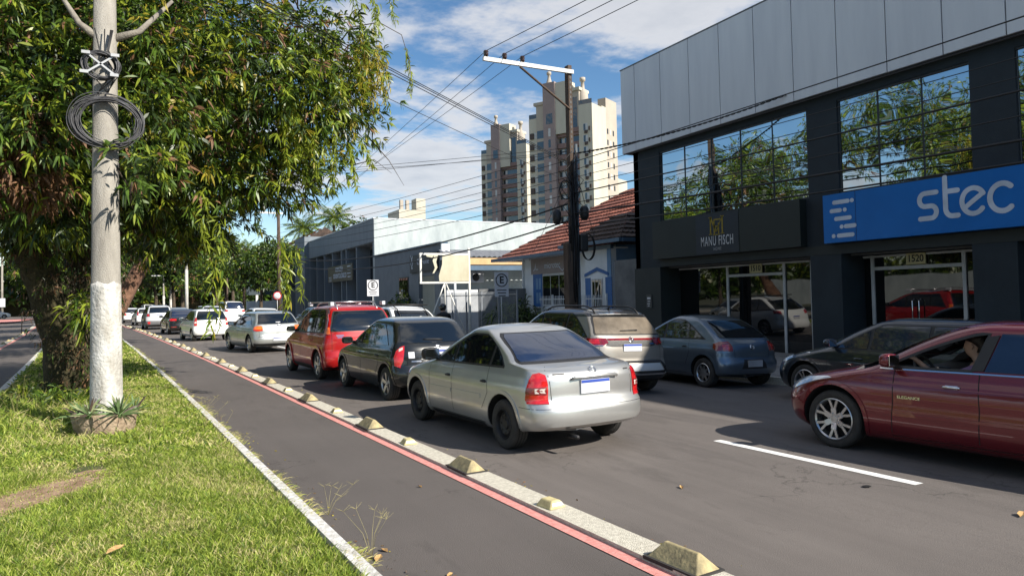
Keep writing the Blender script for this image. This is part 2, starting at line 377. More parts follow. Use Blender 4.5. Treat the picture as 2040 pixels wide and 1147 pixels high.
def see_glass(name='see-through tinted glass', tint=(.35, .42, .42)):
    if name in _mats: return _mats[name]
    m = bpy.data.materials.new(name); m.use_nodes = True; t = m.node_tree; t.nodes.clear(); N = t.nodes.new; Lk = t.links.new
    o = N('ShaderNodeOutputMaterial'); mi = N('ShaderNodeMixShader'); tr = N('ShaderNodeBsdfTransparent'); tr.inputs[0].default_value = (*tint, 1)
    gl = N('ShaderNodeBsdfGlossy'); gl.inputs['Roughness'].default_value = .02; gl.inputs[0].default_value = (.9, .9, .9, 1)
    fr = N('ShaderNodeFresnel'); fr.inputs[0].default_value = 1.55; nz = N('ShaderNodeTexNoise'); nz.inputs['Scale'].default_value = 2
    bp_ = N('ShaderNodeBump'); bp_.inputs['Strength'].default_value = .02; Lk(nz.outputs[0], bp_.inputs['Height']); Lk(bp_.outputs[0], gl.inputs['Normal'])
    Lk(fr.outputs[0], mi.inputs[0]); Lk(tr.outputs[0], mi.inputs[1]); Lk(gl.outputs[0], mi.inputs[2]); Lk(mi.outputs[0], o.inputs[0]); _mats[name] = m
    return m
FRONT = {
 'std': [(.16, .25), (.2, .16), (.27, .06), (.4, .01), (.5, 0), (.58, .03), (.66, .09), (.74, .22), (.82, .5), (.88, .78), (.93, .98), (.965, 1.1), (1.05, 1.27), (1.15, 1.47), (1.25, 1.70), (1.32, 1.88), (1.37, 2.03), (1.40, 2.15), (1.42, 2.28)],
 'suv': [(.2, .25), (.26, .12), (.36, .03), (.5, 0), (.66, .0), (.78, .05), (.86, .16), (.93, .5), (.98, .85), (1.01, 1.0), (1.08, 1.12), (1.16, 1.27), (1.25, 1.46), (1.32, 1.66), (1.37, 1.9), (1.40, 2.2), (1.42, 2.4)],
 'mono': [(.18, .22), (.24, .1), (.36, .02), (.5, 0), (.62, .02), (.7, .08), (.78, .26), (.84, .5), (.89, .72), (.94, .86), (1.05, 1.1), (1.15, 1.3), (1.25, 1.52), (1.32, 1.74), (1.37, 1.98), (1.40, 2.25), (1.42, 2.5)],
}
REAR = {
 'sedan': [(.17, 1.0), (.22, .6), (.255, .25), (.285, .07), (.33, .02), (.42, 0), (.535, .01), (.58, .055), (.62, .075), (.72, .075), (.82, .08), (.90, .11), (.945, .17), (.965, .3), (.985, .5), (1.0, .6), (1.06, .7), (1.14, .85), (1.22, 1.02), (1.30, 1.2), (1.35, 1.34), (1.385, 1.47), (1.405, 1.58), (1.42, 1.7)],
 'hatch': [(.17, .9), (.215, .5), (.25, .2), (.28, .06), (.34, .02), (.45, 0), (.56, .02), (.6, .06), (.68, .065), (.8, .08), (.9, .11), (.96, .15), (1.02, .2), (1.1, .27), (1.2, .37), (1.28, .46), (1.33, .54), (1.37, .68), (1.395, .9), (1.41, 1.15), (1.42, 1.5)],
 'slant': [(.17, .9), (.215, .5), (.25, .2), (.28, .06), (.34, .02), (.45, 0), (.56, .02), (.6, .06), (.68, .065), (.8, .09), (.88, .13), (.94, .2), (1.0, .3), (1.1, .46), (1.2, .63), (1.28, .79), (1.33, .93), (1.37, 1.12), (1.395, 1.24), (1.41, 1.36), (1.42, 1.5)],
 'box': [(.17, .9), (.215, .5), (.25, .2), (.28, .06), (.34, .02), (.45, 0), (.56, .02), (.6, .05), (.68, .05), (.8, .05), (.9, .07), (1.0, .1), (1.1, .15), (1.2, .21), (1.28, .27), (1.33, .33), (1.37, .42), (1.395, .6), (1.41, .9), (1.42, 1.3)],
}
WID = [(.17, .84), (.21, .915), (.27, .96), (.34, .983), (.46, 1.0), (.58, .998), (.68, 1.0), (.74, .995), (.80, .975), (.86, .955), (.91, .93), (1.0, .888), (1.1, .842), (1.2, .80), (1.28, .765), (1.33, .735), (1.362, .69), (1.382, .63), (1.397, .54), (1.407, .43), (1.414, .31), (1.418, .18), (1.42, 0)]

class Car:
    def __init__(s, name, label, cat, group, L, W, H, wb, ro, front, rear, pmat, wheel='five', R=.29, zb=.9, clad=None, cladm=None, lo=False, Lf=.5, Lr=.3, side='L', **k):
        s.L, s.W, s.H, s.wb, s.ro = L, W, H, wb, ro; s.k = k; s.R = R; s.lo = lo; s.zb = zb
        sc = H/1.42
        def zs(z): return z if z < .5 else .5+(z-.5)*(H-.5)/(1.42-.5)
        s.zs = zs
        s.yf = pchip([(zs(z), L-d) for z, d in FRONT[front]]) if not k.get('fprof') else pchip([(zs(z), L-d) for z, d in k['fprof']])
        s.yr = pchip([(zs(z), d) for z, d in (k.get('rprof') or REAR[rear])])
        s.w = pchip([(zs(z), W/2*f) for z, f in (k.get('wprof') or WID)])
        s.z0 = zs(.17); s.z1 = H; s.Lf, s.Lr = Lf, Lr
        s.root = empty(name, label=label, cat=cat, group=group); s.pm = pmat
        s.clad = clad; s.cladm = cladm or M_blk
        s.cache = {}
        s.body()
        s.wheels(wheel)
    def outline(s, z):
        key = round(z, 4)
        if key in s.cache: return s.cache[key]
        a, b, w = s.yr(z), s.yf(z), s.w(z); ln = b-a
        gh = 0 if z < s.zs(.9) else min(1, (z-s.zs(.9))/.12)
        Lr = min(s.Lr*(1-.5*gh), .42*ln); Lf = min(s.Lf*(1-.3*gh), .42*ln)
        na, ns = (8, 14) if s.lo else (13, 30)
        pr, pf = 2/2.9, 2/2.4; P = []
        for i in range(na):
            t = PI/2*i/na; P.append((w*math.sin(t)**pr, a+Lr*(1-math.cos(t)**pr)))
        for i in range(ns+1): P.append((w, a+Lr+(ln-Lr-Lf)*i/ns))
        for i in range(na-1, -1, -1):
            t = PI/2*i/na; P.append((w*math.sin(t)**pf, b-Lf*(1-math.cos(t)**pf)))
        ym = s.L*.5; out = np.array([(x*(1-.035*((y-ym)/(s.L/2))**2), y-s.ro) for x, y in P])
        cum = np.concatenate([[0], np.cumsum(np.linalg.norm(np.diff(out, axis=0), axis=1))]); s.cache[key] = (out, cum)
        return out, cum
    def pt(s, kind, a, z, side=-1):
        z = min(max(z, s.z0), s.z1-.002); o, cum = s.outline(z)
        if kind == 'side': x = float(np.interp(a, o[:, 1], o[:, 0])); return Vector((x*side, a, z))
        if kind == 'rear': return Vector((float(np.interp(abs(a), cum, o[:, 0]))*(1 if a >= 0 else -1), float(np.interp(abs(a), cum, o[:, 1])), z))
        q = cum[-1]-abs(a); return Vector((float(np.interp(q, cum, o[:, 0]))*(1 if a >= 0 else -1), float(np.interp(q, cum, o[:, 1])), z))
    def nrm(s, kind, a, z, side=-1):
        e = .012; u = s.pt(kind, a+e, z, side)-s.pt(kind, a-e, z, side); v = s.pt(kind, a, z+e, side)-s.pt(kind, a, z-e, side); n = u.cross(v)
        if n.length < 1e-9: return Vector((side if kind == 'side' else 0, 0 if kind == 'side' else (-1 if kind == 'rear' else 1), 0))
        n.normalize(); p = s.pt(kind, a, z, side); c = Vector((0, s.L*.5-s.ro, .5*s.H)); d = p-c; d.y *= .5
        return n if n.dot(d) > 0 else -n
    def body(s):
        z = [s.z0]; lim = .16 if s.lo else .085
        while z[-1] < s.z1-1e-4:
            st = .05 if not s.lo else .09
            while st > .0025 and (abs(s.yf(z[-1]+st)-s.yf(z[-1])) > lim or abs(s.yr(z[-1]+st)-s.yr(z[-1])) > lim or abs(s.w(z[-1]+st)-s.w(z[-1])) > .07): st *= .6
            z.append(min(s.z1, z[-1]+st))
        rows = []
        for q in z:
            o, _ = s.outline(q if q < s.z1 else s.z1)
            if q >= s.z1-1e-6: rows.append([(0, y, q) for x, y in o]+[(0, y, q) for x, y in o[-2:0:-1]])
            else: rows.append([(x, y, q) for x, y in o]+[(-x, y, q) for x, y in o[-2:0:-1]])
        n = len(rows[0]); bm = bmesh.new(); V = [[bm.verts.new(p) for p in r] for r in rows]
        for i in range(len(rows)-1):
            for k in range(n):
                k2 = (k+1) % n; f = bm.faces.new((V[i][k], V[i][k2], V[i+1][k2], V[i+1][k])); f.smooth = True
                if s.clad and (z[i]+z[i+1])/2 < s.clad: f.material_index = 2
                if s.k.get('topm') and (z[i]+z[i+1])/2 > s.k['topm'][0]: f.material_index = 4
        f = bm.faces.new(V[0][::-1]); f.material_index = 1
        bmesh.ops.remove_doubles(bm, verts=bm.verts, dist=.0004); bmesh.ops.dissolve_degenerate(bm, dist=.0003, edges=bm.edges)
        bmesh.ops.recalc_face_normals(bm, faces=bm.faces)
        me = bpy.data.meshes.new('body'); bm.to_mesh(me); bm.free()
        for m in (s.pm, M_dark, s.cladm, M_int, s.k['topm'][1] if s.k.get('topm') else s.pm): me.materials.append(m)
        o = bpy.data.objects.new('body', me); col.objects.link(o)
        cut = MB(); Ra = s.R+.055
        for ya in (0, s.wb):
            for sd in (-1, 1):
                x0, x1 = sd*(s.W/2-.27), sd*(s.W/2+.2); n = 28; vs = []
                for xx in (x0, x1):
                    for k in range(n): t = 2*PI*k/n; vs.append((xx, ya+Ra*math.cos(t), s.R+.01+Ra*math.sin(t)))
                fs = [(k, (k+1) % n, n+(k+1) % n, n+k) for k in range(n)]+[tuple(range(n))[::-1], tuple(range(n, 2*n))]
                if x1 > x0: fs = [f[::-1] for f in fs]
                cut.add(vs, fs, 1)
        s.boolean(o, cut)
        if s.k.get('hollow'): s.hollow(o)
        o.data.set_sharp_from_angle(angle=R(38)); o.parent = s.root; s.bodyo = o
    def boolean(s, o, cut):
        c = cut.build('cutter', [s.pm, M_dark, s.cladm, M_int, s.k['topm'][1] if s.k.get('topm') else s.pm])
        bm = bmesh.new(); bm.from_mesh(c.data); bmesh.ops.recalc_face_normals(bm, faces=bm.faces); bm.to_mesh(c.data); bm.free()
        md = o.modifiers.new('cut', 'BOOLEAN'); md.operation = 'DIFFERENCE'; md.object = c; md.solver = 'EXACT'
        dg = bpy.context.evaluated_depsgraph_get(); me = bpy.data.meshes.new_from_object(o.evaluated_get(dg)); o.modifiers.clear(); o.data = me; bpy.data.objects.remove(c)
    def hollow(s, o):
        W2 = s.W/2; zt = s.H-.07; yA, yB = s.k['hollow']
        bm = bmesh.new()
        for z, w, a, b in ((.3, W2-.13, yA, yB+.5), (s.zb, W2-.12, yA, yB+.42), (zt, W2*.66, yA+.35, yB-.62)):
            for x in (-w, w):
                for y in (a, b): bm.verts.new((x, y, z))
        r = bmesh.ops.convex_hull(bm, input=bm.verts); me = bpy.data.meshes.new('c'); bm.to_mesh(me); bm.free()
        c = MB(); c.v = [tuple(v.co) for v in me.vertices]; c.f = [tuple(p.vertices) for p in me.polygons]; c.m = [3]*len(c.f); c.sm = [False]*len(c.f)
        s.boolean(o, c)
    # ---- things laid on the surface
    def decal(s, name, poly, kind, mat, side=-1, off=.004, res=.05, parent=None, mirror=False, skirt=None):
        bnd = []
        n = len(poly)
        for i in range(n):
            a, b = poly[i], poly[(i+1) % n]; m = max(1, int(math.dist(a, b)/res))
            bnd += [(a[0]+(b[0]-a[0])*t/m, a[1]+(b[1]-a[1])*t/m) for t in range(m)]
        xs = [p[0] for p in bnd]; zs_ = [p[1] for p in bnd]; inn = []
        def inside(x, y):
            r = False; j = len(bnd)-1
            for i in range(len(bnd)):
                (xi, yi), (xj, yj) = bnd[i], bnd[j]
                if (yi > y) != (yj > y) and x < (xj-xi)*(y-yi)/(yj-yi)+xi: r = not r
                j = i
            return r
        gx = np.arange(min(xs)+res/2, max(xs), res); gy = np.arange(min(zs_)+res/2, max(zs_), res*.7)
        for x in gx:
            for y in gy:
                if inside(x, y) and min((x-p[0])**2+(y-p[1])**2 for p in bnd) > (res*.35)**2: inn.append((x, y))
        allp = [Vector(p) for p in bnd+inn]
        v2, e2, f2, ov, oe, of = delaunay_2d_cdt(allp, [(i, (i+1) % len(bnd)) for i in range(len(bnd))], [], 1, 1e-6)
        outs = []
        for mi in ((1, -1) if mirror else (1,)):
            mb = MB(); P = []; NN = []
            for p in v2:
                if kind == 'side': q = s.pt('side', p[0], p[1], side*mi); nn = s.nrm('side', p[0], p[1], side*mi)
                else: q = s.pt(kind, p[0]*mi, p[1]); nn = s.nrm(kind, p[0]*mi, p[1])
                P.append(q+nn*off); NN.append(nn)
            fs = []
            for f in f2:
                a, b, c = [P[i] for i in f[:3]]; nn = (b-a).cross(c-a)
                fs.append(tuple(f) if nn.dot(NN[f[0]]) > 0 else tuple(f[::-1]))
            vs = list(P); cnt = {}
            for f in fs:
                for i in range(len(f)):
                    e = (f[i], f[(i+1) % len(f)]); k = (min(e), max(e)); cnt.setdefault(k, []).append(e)
            sk = off+.004 if skirt is None else skirt; nt_ = len(vs); vs += list(P); nb = len(vs); vs += [P[i]-NN[i]*sk for i in range(len(P))]; fb = []
            for k, es in cnt.items():
                if len(es) == 1: a, b = es[0]; fb.append((b+nt_, a+nt_, a+nb, b+nb))
            mb.add(vs, fs, 0, True); o_ = len(mb.f); mb.f += fb; mb.m += [0]*len(fb); mb.sm += [False]*len(fb)
            outs.append(mb.build(name, mat, parent or s.root))
        return outs
    def ribbon(s, mb, pts, kind='side', side=-1, w=.006, off=.0015, raised=0):
        P = []
        dense = []
        for i in range(len(pts)-1):
            a, b = pts[i], pts[i+1]; m = max(1, int(math.dist(a, b)/.06))
            dense += [(a[0]+(b[0]-a[0])*t/m, a[1]+(b[1]-a[1])*t/m) for t in range(m)]
        dense.append(pts[-1])
        q = [s.pt(kind, a, z, side) for a, z in dense]; nn = [s.nrm(kind, a, z, side) for a, z in dense]
        vs = []
        for i in range(len(q)):
            t = (q[min(i+1, len(q)-1)]-q[max(i-1, 0)]); b = nn[i].cross(t).normalized()*(w/2)
            vs += [q[i]+nn[i]*off-b, q[i]+nn[i]*off+b]
        fs = [(2*i, 2*i+1, 2*i+3, 2*i+2) for i in range(len(q)-1)]
        if raised:
            n0 = len(vs); vs += [vs[2*i+j]-nn[i]*(off+.004) for i in range(len(q)) for j in (0, 1)]
            fs += [(2*i, 2*i+2, n0+2*i+2, n0+2*i) for i in range(len(q)-1)]+[(2*i+1, n0+2*i+1, n0+2*i+3, 2*i+3) for i in range(len(q)-1)]
            fs += [(0, n0, n0+1, 1), (n0-2, n0-1, 2*n0-1, 2*n0-2)]
        mb.add(vs, fs, 0, not raised)
    def wheels(s, style):
        rim = {'five': M_alloy, 'multi': M_alloy, 'six': M_alloy, 'steel': M_steel, 'cap': M_alloy}[style]; Rr = s.R*({'steel': .58, 'cap': .62, 'six': .7, 'five': .66, 'multi': .7}[style]); Wt = .185; R_ = s.R
        for ya in (0, s.wb):
            for sd in (-1, 1):
                mb = MB(); X = sd*(s.W/2-.025); n = 20 if s.lo else 36
                def lt(prof, mi=0, m=None): (m or mb).lathe([(r, -h*sd) for r, h in prof], (0, 0, 0), 'x', n, mi)
                # hub disc
                lt([(0, .09), (Rr*.98, .1)])
                w = mb.build('wheel', M_dark, s.root, (X, ya, R_))
                mb = MB(); lt([(Rr, .025), (Rr*1.04, .006), (R_*.9, .0), (R_*.965, .012), (R_, .035), (R_, Wt-.035), (R_*.96, Wt-.01), (Rr*1.05, Wt), (Rr*.9, Wt)])
                if not s.lo:
                    for k in (.05, .09, .13): mb.lathe([(R_+.0015, -(k-.006)*sd), (R_+.0015, -(k+.006)*sd)], (0, 0, 0), 'x', n, 1)
                mb.build('tyre', [M_tyre, M_dark], w)
                mb = MB(); lt([(Rr*1.03, .004), (Rr*.99, -.002), (Rr*.93, .012), (Rr*.9, .05), (Rr*.9, .1)])
                def spoke(t, w0, w1, r0, r1, d0=.02, d1=.008, th=.02):
                    c_, s_ = math.cos(t), math.sin(t); v = []
                    for dd in (0, th):
                        for (r, ww, d) in ((r0, w0, d0), (r1, w1, d1)):
                            for e in (-1, 1): v.append((-sd*(d+dd), r*c_-e*ww*s_, r*s_+e*ww*c_))
                    f = [(0, 1, 3, 2), (4, 6, 7, 5), (0, 2, 6, 4), (1, 5, 7, 3), (0, 4, 5, 1), (2, 3, 7, 6)]
                    mb.add(v, f)
                if style == 'steel':
                    lt([(0, .03), (Rr*.3, .03), (Rr*.36, .045), (Rr*.7, .03), (Rr*.88, .05), (Rr*.93, .03)])
                    for k in range(8): t = 2*PI*k/8; mb.lathe([(0, -.027*sd), (.011, -.027*sd), (.011, -.04*sd)], (0, Rr*.62*math.cos(t), Rr*.62*math.sin(t)), 'x', 6)
                elif style == 'cap':
                    lt([(0, .012), (Rr*.2, .014), (Rr*.26, .03)])
                    for k in range(8): spoke(2*PI*k/8+.2, .035, .014, Rr*.2, Rr*.95, .016, .008)
                elif style == 'five':
                    lt([(0, .012), (Rr*.2, .015), (Rr*.24, .04)])
                    for k in range(5): spoke(2*PI*k/5+.3, .03, .034, Rr*.15, Rr*.96)
                elif style == 'multi':
                    lt([(0, .012), (Rr*.2, .015), (Rr*.24, .04)])
                    for k in range(10): spoke(2*PI*k/10+.13*(1 if k % 2 else -1)+.2, .012, .012, Rr*.15, Rr*.96)
                else:
                    lt([(0, .014), (Rr*.17, .016), (Rr*.2, .04)])
                    for k in range(6):
                        t = 2*PI*k/6+PI/2
                        spoke(t, .03, .032, Rr*.16, Rr*.5)
                        for e in (-1, 1):
                            tt = t+e*.22; c0 = Vector((math.cos(t+e*.07), math.sin(t+e*.07)))*Rr*.46; c1 = Vector((math.cos(tt), math.sin(tt)))*Rr*.96; nn = (c1-c0).normalized(); pp = Vector((-nn.y, nn.x))*.014; v = []
                            for dd in (0, .02):
                                for c, d in ((c0, .014), (c1, .004)):
                                    for e2 in (-1, 1): v.append((-sd*(d+dd), c.x+pp.x*e2, c.y+pp.y*e2))
                            mb.add(v, [(0, 1, 3, 2), (4, 6, 7, 5), (0, 2, 6, 4), (1, 5, 7, 3), (0, 4, 5, 1), (2, 3, 7, 6)])
                    for k in range(5): t = 2*PI*k/5; mb.lathe([(0, -.006*sd), (.009, -.006*sd), (.009, -.03*sd)], (0, Rr*.27*math.cos(t), Rr*.27*math.sin(t)), 'x', 6)
                o = mb.build('rim', rim, w, sharp=30)
    def glaze(s, cuts, belt=None, zt=None, fp=.07, rp=(.3, .55), glass=None, slope=.015, gap=.03, frame=True, cut=None, chrome=False, open_=(), ra=None, lean=0):
        """side windows between the pillars; cuts = y positions of pillars (axle coordinates)"""
        zb = belt or s.zb; zt = zt or s.H-.115; glass = glass or M_glass
        zz_ = np.linspace(zb, zt, 24); yF = [s.yf(z)-s.ro-s.Lf*.62-fp for z in zz_]; yR = [s.yr(z)-s.ro+rp[0]+(rp[1]-rp[0])*(z-zb)/(zt-zb) for z in zz_]
        if ra: yR = [ra[0]+(ra[1]-ra[0])*((z-zb)/(zt-zb))**1.6 for z in zz_]
        def top(y):
            t = zt
            if y > yF[-1]: t = min(t, float(np.interp(-y, [-v for v in yF], zz_)))
            if y < yR[-1]: t = min(t, float(np.interp(y, yR, zz_)))
            return t
        # soft corners
        bel = lambda y: zb+slope*(s.wb/2-y)
        ys = [yR[0]]+list(cuts)+[yF[0]]; panes = []
        def poly(a, b, m):
            n = 16; yy = np.linspace(a, b, n+1); raw = [top(y) for y in yy]
            sm = [np.mean([top(min(max(y+d, yR[0]), yF[0])) for d in (-.05, -.025, 0, .025, .05)]) for y in yy]
            pts = [(a, bel(a)+m), (b, bel(b)+m)]+[(y, max(z-m, bel(y)+m+.004)) for y, z in list(zip(yy, sm))[::-1] if z-m > bel(y)+m+.01]
            if lean:
                wa = 0 if abs(a-yR[0]) < .06 else 1; wb_ = 0 if abs(b-yF[0]) < .06 else 1
                pts = [(y-lean*(z-zb)*(wa+(wb_-wa)*(y-a)/(b-a)), z) for y, z in pts]
            return pts
        for sd in (-1, 1):
            if frame: s.decal('window_surround', poly(ys[0]-.01, ys[-1]+.01, -.012), 'side', M_blk, sd, .0022, .07 if s.lo else .045)
            for i in range(len(ys)-1):
                a = ys[i]+(gap if i else .02); b = ys[i+1]-(gap if i < len(ys)-2 else .02); p = poly(a, b, .012)
                if len(p) > 3 and (sd, i) not in open_: s.decal('side_window', p, 'side', glass, sd, .0085, .07 if s.lo else .045)
        if chrome:
            for sd in (-1, 1):
                mb = MB(); s.ribbon(mb, [(ys[0]+.02, bel(ys[0])-.012), (ys[-1]-.02, bel(ys[-1])-.012)], 'side', sd, .014, .012, 1); mb.build('belt_trim', M_chrome, s.root)
        s.beltf = bel; s.ys = ys; return poly, ys
    def windscreen(s, z0, z1, mat=None, w0=.92, w1=.86):
        def half(z): o, c = s.outline(z); return s.w(z)
        p = []; n = 8
        for i in range(n+1): z = z0+(z1-z0)*i/n; p.append((half(z)*(w0+(w1-w0)*i/n)+.1, z))
        p = [(-a, b) for a, b in p]+[(a, b) for a, b in p[::-1]]
        s.decal('windscreen', p, 'front', mat or M_glass, off=.004, res=.08)
    def rearglass(s, z0, z1, w0=.8, w1=.78, mat=None, surround=True, r=.03, lift=0):
        p = []; n = 8
        for i in range(n+1): z = z0+(z1-z0)*i/n; k = min(1, min(i, n-i)*.6+.4) if r else 1; p.append((s.w(z)*(w0+(w1-w0)*i/n)-(r*(1-k)), z))
        pp = [(-a, b) for a, b in p]+[(a, b) for a, b in p[::-1]]
        if surround: s.decal('rear_window_seal', [(a*1.035+math.copysign(.012, a), b+(.016 if b > (z0+z1)/2 else -.016)) for a, b in pp], 'rear', M_blk, off=.003, res=.05)
        s.decal('rear_window', pp, 'rear', mat or M_glass, off=.009+lift, res=.05)
    def seams(s, doors, sill=.27, tail=None, w=.007, extra=()):
        mb = RB()
        for sd in (-1, 1):
            for pts in doors: s.ribbon(mb, pts, 'side', sd, w)
            for pts in extra: s.ribbon(mb, pts, 'side', sd, w)
        for pts in (tail or []): s.ribbon(mb, pts, 'rear', 1, w); s.ribbon(mb, [(-a, z) for a, z in pts], 'rear', 1, w)
        mb.build('panel_gap', M_seam, s.root)
    def handles(s, ys_, z, mat=None, w=.15):
        for sd in (-1, 1):
            for y in ys_:
                mb = MB(); p = s.pt('side', y, z, sd)
                mb.tube([p+Vector((-.01*sd, -w/2, 0)), p+Vector((.018*sd, -w/2+.02, 0)), p+Vector((.022*sd, 0, .003)), p+Vector((.018*sd, w/2-.02, 0)), p+Vector((-.01*sd, w/2, 0))], [.012, .013, .012, .013, .012], 8)
                s.ribbon(mb, [(y-w*.35, z), (y+w*.35, z)], 'side', sd, .035, .001); mb.build('door_handle', mat or s.pm, s.root)
    def mirrors(s, y, z, mat=None, sz=1):
        for sd in (-1, 1):
            p = s.pt('side', y, z, sd); c = p+Vector((sd*.14, -.02, .045)); mb = MB(); vs = []; fs = []; n, m = 12, 8
            for i in range(m+1):
                u = -PI/2+PI*i/m; 
                for k in range(n):
                    t = 2*PI*k/n; q = lambda v: math.copysign(abs(v)**.6, v)
                    vs.append(c+Vector((q(math.cos(t))*math.cos(u)**.5*.105*sz if abs(u) < 1.57 else 0, q(math.sin(u))*.05+(.02 if u > 0 else 0)*abs(math.cos(t)), q(math.sin(t))*math.cos(u)**.5*.07*sz if abs(u) < 1.57 else 0)))
            for i in range(m):
                for k in range(n): fs.append((i*n+k, i*n+(k+1) % n, (i+1)*n+(k+1) % n, (i+1)*n+k))
            mb.add(vs, fs, 0, True); mb.tube([p+Vector((-.03*sd, 0, 0)), p+Vector((sd*.08, 0, .01))], [.03, .02], 8)
            o = mb.build('door_mirror', mat or s.pm, s.root)
            g = MB(); g.box((c.x-.085*sz, c.y-.056, c.z-.052*sz), (c.x+.085*sz, c.y-.05, c.z+.052*sz)); g.build('mirror_glass', M_chrome, o)
    def plate(s, z, mat=None, blue=True, w=.4, h=.13, s0=0, off=.012):
        p = s.pt('rear', s0, z); n = s.nrm('rear', s0, z); n.z = 0; n.normalize(); u = Vector((-n.y, n.x, 0)); u = u if u.x > 0 else -u
        M = Matrix(((u.x, 0, -n.x, p.x+n.x*off), (u.y, 0, -n.y, p.y+n.y*off), (0, 1, 0, z), (0, 0, 0, 1)))
        mb = MB(); mb.box((-w/2, -h/2, -.006), (w/2, h/2, .02), 0, M); o = mb.build('licence_plate', mat or M_plate, s.root)
        if blue: mb = MB(); mb.box((-w/2+.004, h/2-.034, -.0085), (w/2-.004, h/2-.004, 0), 0, M); mb.build('plate_band', M_plateb, o)
        return M, o
    def arches(s, mat, w=.05, off=.012, half=False):
        for ya in (0, s.wb):
            for sd in (-1, 1):
                Ra = s.R+.055; zc = s.R+.01; t0 = math.asin(max(-1, (s.z0+.03-zc)/Ra)); ts = np.linspace(t0, PI-t0, 26)
                inner = [(ya+Ra*math.cos(t), zc+Ra*math.sin(t)) for t in ts]; outer = [(ya+(Ra+w)*math.cos(t), max(zc+(Ra+w)*math.sin(t), s.z0+.005)) for t in ts]
                s.decal('wheel_arch_trim', inner+outer[::-1], 'side', mat, sd, off, .04)
    def spoiler(s, z, w, d=.08, mat=None, th=.02):
        p = s.pt('rear', 0, z); mb = MB(); y = p.y; v = []; W_ = w
        xs = np.linspace(-W_, W_, 9)
        for x in xs:
            b = .07*(x/W_)**2; zz2 = z-.02*(x/W_)**2
            v += [(x, y-d+b, zz2-th), (x, y-d+b+.01, zz2), (x, y+.14+b, zz2+.035), (x, y+.1+b, zz2-th)]
        f = []
        for i in range(8):
            for k in range(4): f.append((4*i+k, 4*i+(k+1) % 4, 4*i+4+(k+1) % 4, 4*i+4+k))
        f += [(0, 1, 2, 3), (35, 34, 33, 32)]
        mb.add(v, f); mb.build('roof_spoiler', mat or s.pm, s.root)
    def rails(s, y0, y1, mat=M_blk, zoff=.035, xr=.7, legs=True):
        for sd in (-1, 1):
            mb = MB(); pts = []
            for i in range(13):
                y = y0+(y1-y0)*i/12; z = s.H-.06; x = s.w(z)*xr*1.15; o = s.topz(x, y); e = min(i, 12-i)
                pts.append((sd*x, y, o+(zoff if e > 1 else (zoff*.7 if e == 1 else -.01))))
            mb.tube(pts, .016, 8); mb.build('roof_rail', mat, s.root)
    def topz(s, x, y):
        lo, hi = .7*s.H, s.H-.001
        for _ in range(22):
            m = (lo+hi)/2; o, c = s.outline(m); xx = float(np.interp(y, o[:, 1], o[:, 0], left=-1, right=-1))
            if xx > abs(x): lo = m
            else: hi = m
        return lo
    def wiper(s, z0, ln, s0=0, tilt=.02):
        mb = MB(); a = s.pt('rear', s0, z0)+s.nrm('rear', s0, z0)*.02; pts = []
        for i in range(6):
            q = s0-ln*i/5; z = z0+tilt*i/5; pts.append(s.pt('rear', q, z)+s.nrm('rear', q, z)*(.02+.008*math.sin(PI*i/5)))
        mb.tube(pts, [.014, .011, .009, .008, .008, .006], 6); mb.build('rear_wiper', M_blk, s.root)
    def lamp(s, name, poly, mat, kind='rear', off=.012, parts=(), res=.035):
        """pair of lamps given for the left-hand side as (distance from the centre, height)"""
        outs = []
        for sg in (-1, 1):
            o = s.decal(name, [(a*sg, z) for a, z in poly], kind, mat, off=off, res=res)[0]
            for nm, pp, mm in parts: s.decal(nm, [(a*sg, z) for a, z in pp], kind, mm, off=off+.004, res=res, parent=o, skirt=.005)
            outs.append(o)
        return outs
    def emblem(s, pts, z, mat=None, s0=0, ring=.045, kind='rear', name='emblem'):
        p = s.pt(kind, s0, z); n = s.nrm(kind, s0, z); up = Vector((0, 0, 1)); u = n.cross(up).normalized(); v = u.cross(n).normalized()
        if kind == 'rear' and u.x < 0: u = -u
        mb = MB()
        if ring:
            c = [p+n*.012+(u*math.cos(t)+v*math.sin(t))*ring for t in np.linspace(0, 2*PI, 20)]; mb.tube(c, .0055, 6, cap=False)
        for seg in pts: mb.tube([p+n*.012+u*a*ring_(ring)+v*b*ring_(ring) for a, b in seg], .005, 6)
        mb.build(name, mat or M_chrome, s.root)
    def place(s, x, y, deg, z=None, tilt=None):
        zz2 = gz(x, y) if z is None else z; s.root.location = (x, y, zz2)
        t = R(2.0) if (tilt is None and x-sh(y) > 6.6) else (tilt or 0)
        s.root.rotation_euler = Matrix.Rotation(-R(deg), 4, 'Z').to_3x3().to_4x4().to_euler() if not t else (Matrix.Rotation(-R(deg), 4, 'Z') @ Matrix.Rotation(t, 4, 'Y')).to_euler()
def ring_(r): return r if r else .045
VW = [[(-.62, .72), (-.3, -.1), (0, .5), (.3, -.1), (.62, .72)], [(-.85, .2), (-.45, -.8), (0, .2), (.45, -.8), (.85, .2)]]
# ---------------------------------------------------------------- the cars of the queue
Q = 'cars queueing in the lane beside the cycle path'
def stdseams(c, b, zt=None):  # two side doors
    w = c.wb
    c.seams([[(w-.52, .3), (w-.5, .6), (w-.5, c.zb)], [(b, .27), (b, c.zb)], [(.52, .5), (.4, .72), (.42, c.zb)], [(.5, .27), (w-.52, .27)]],
            tail=c.k.get('tail'))
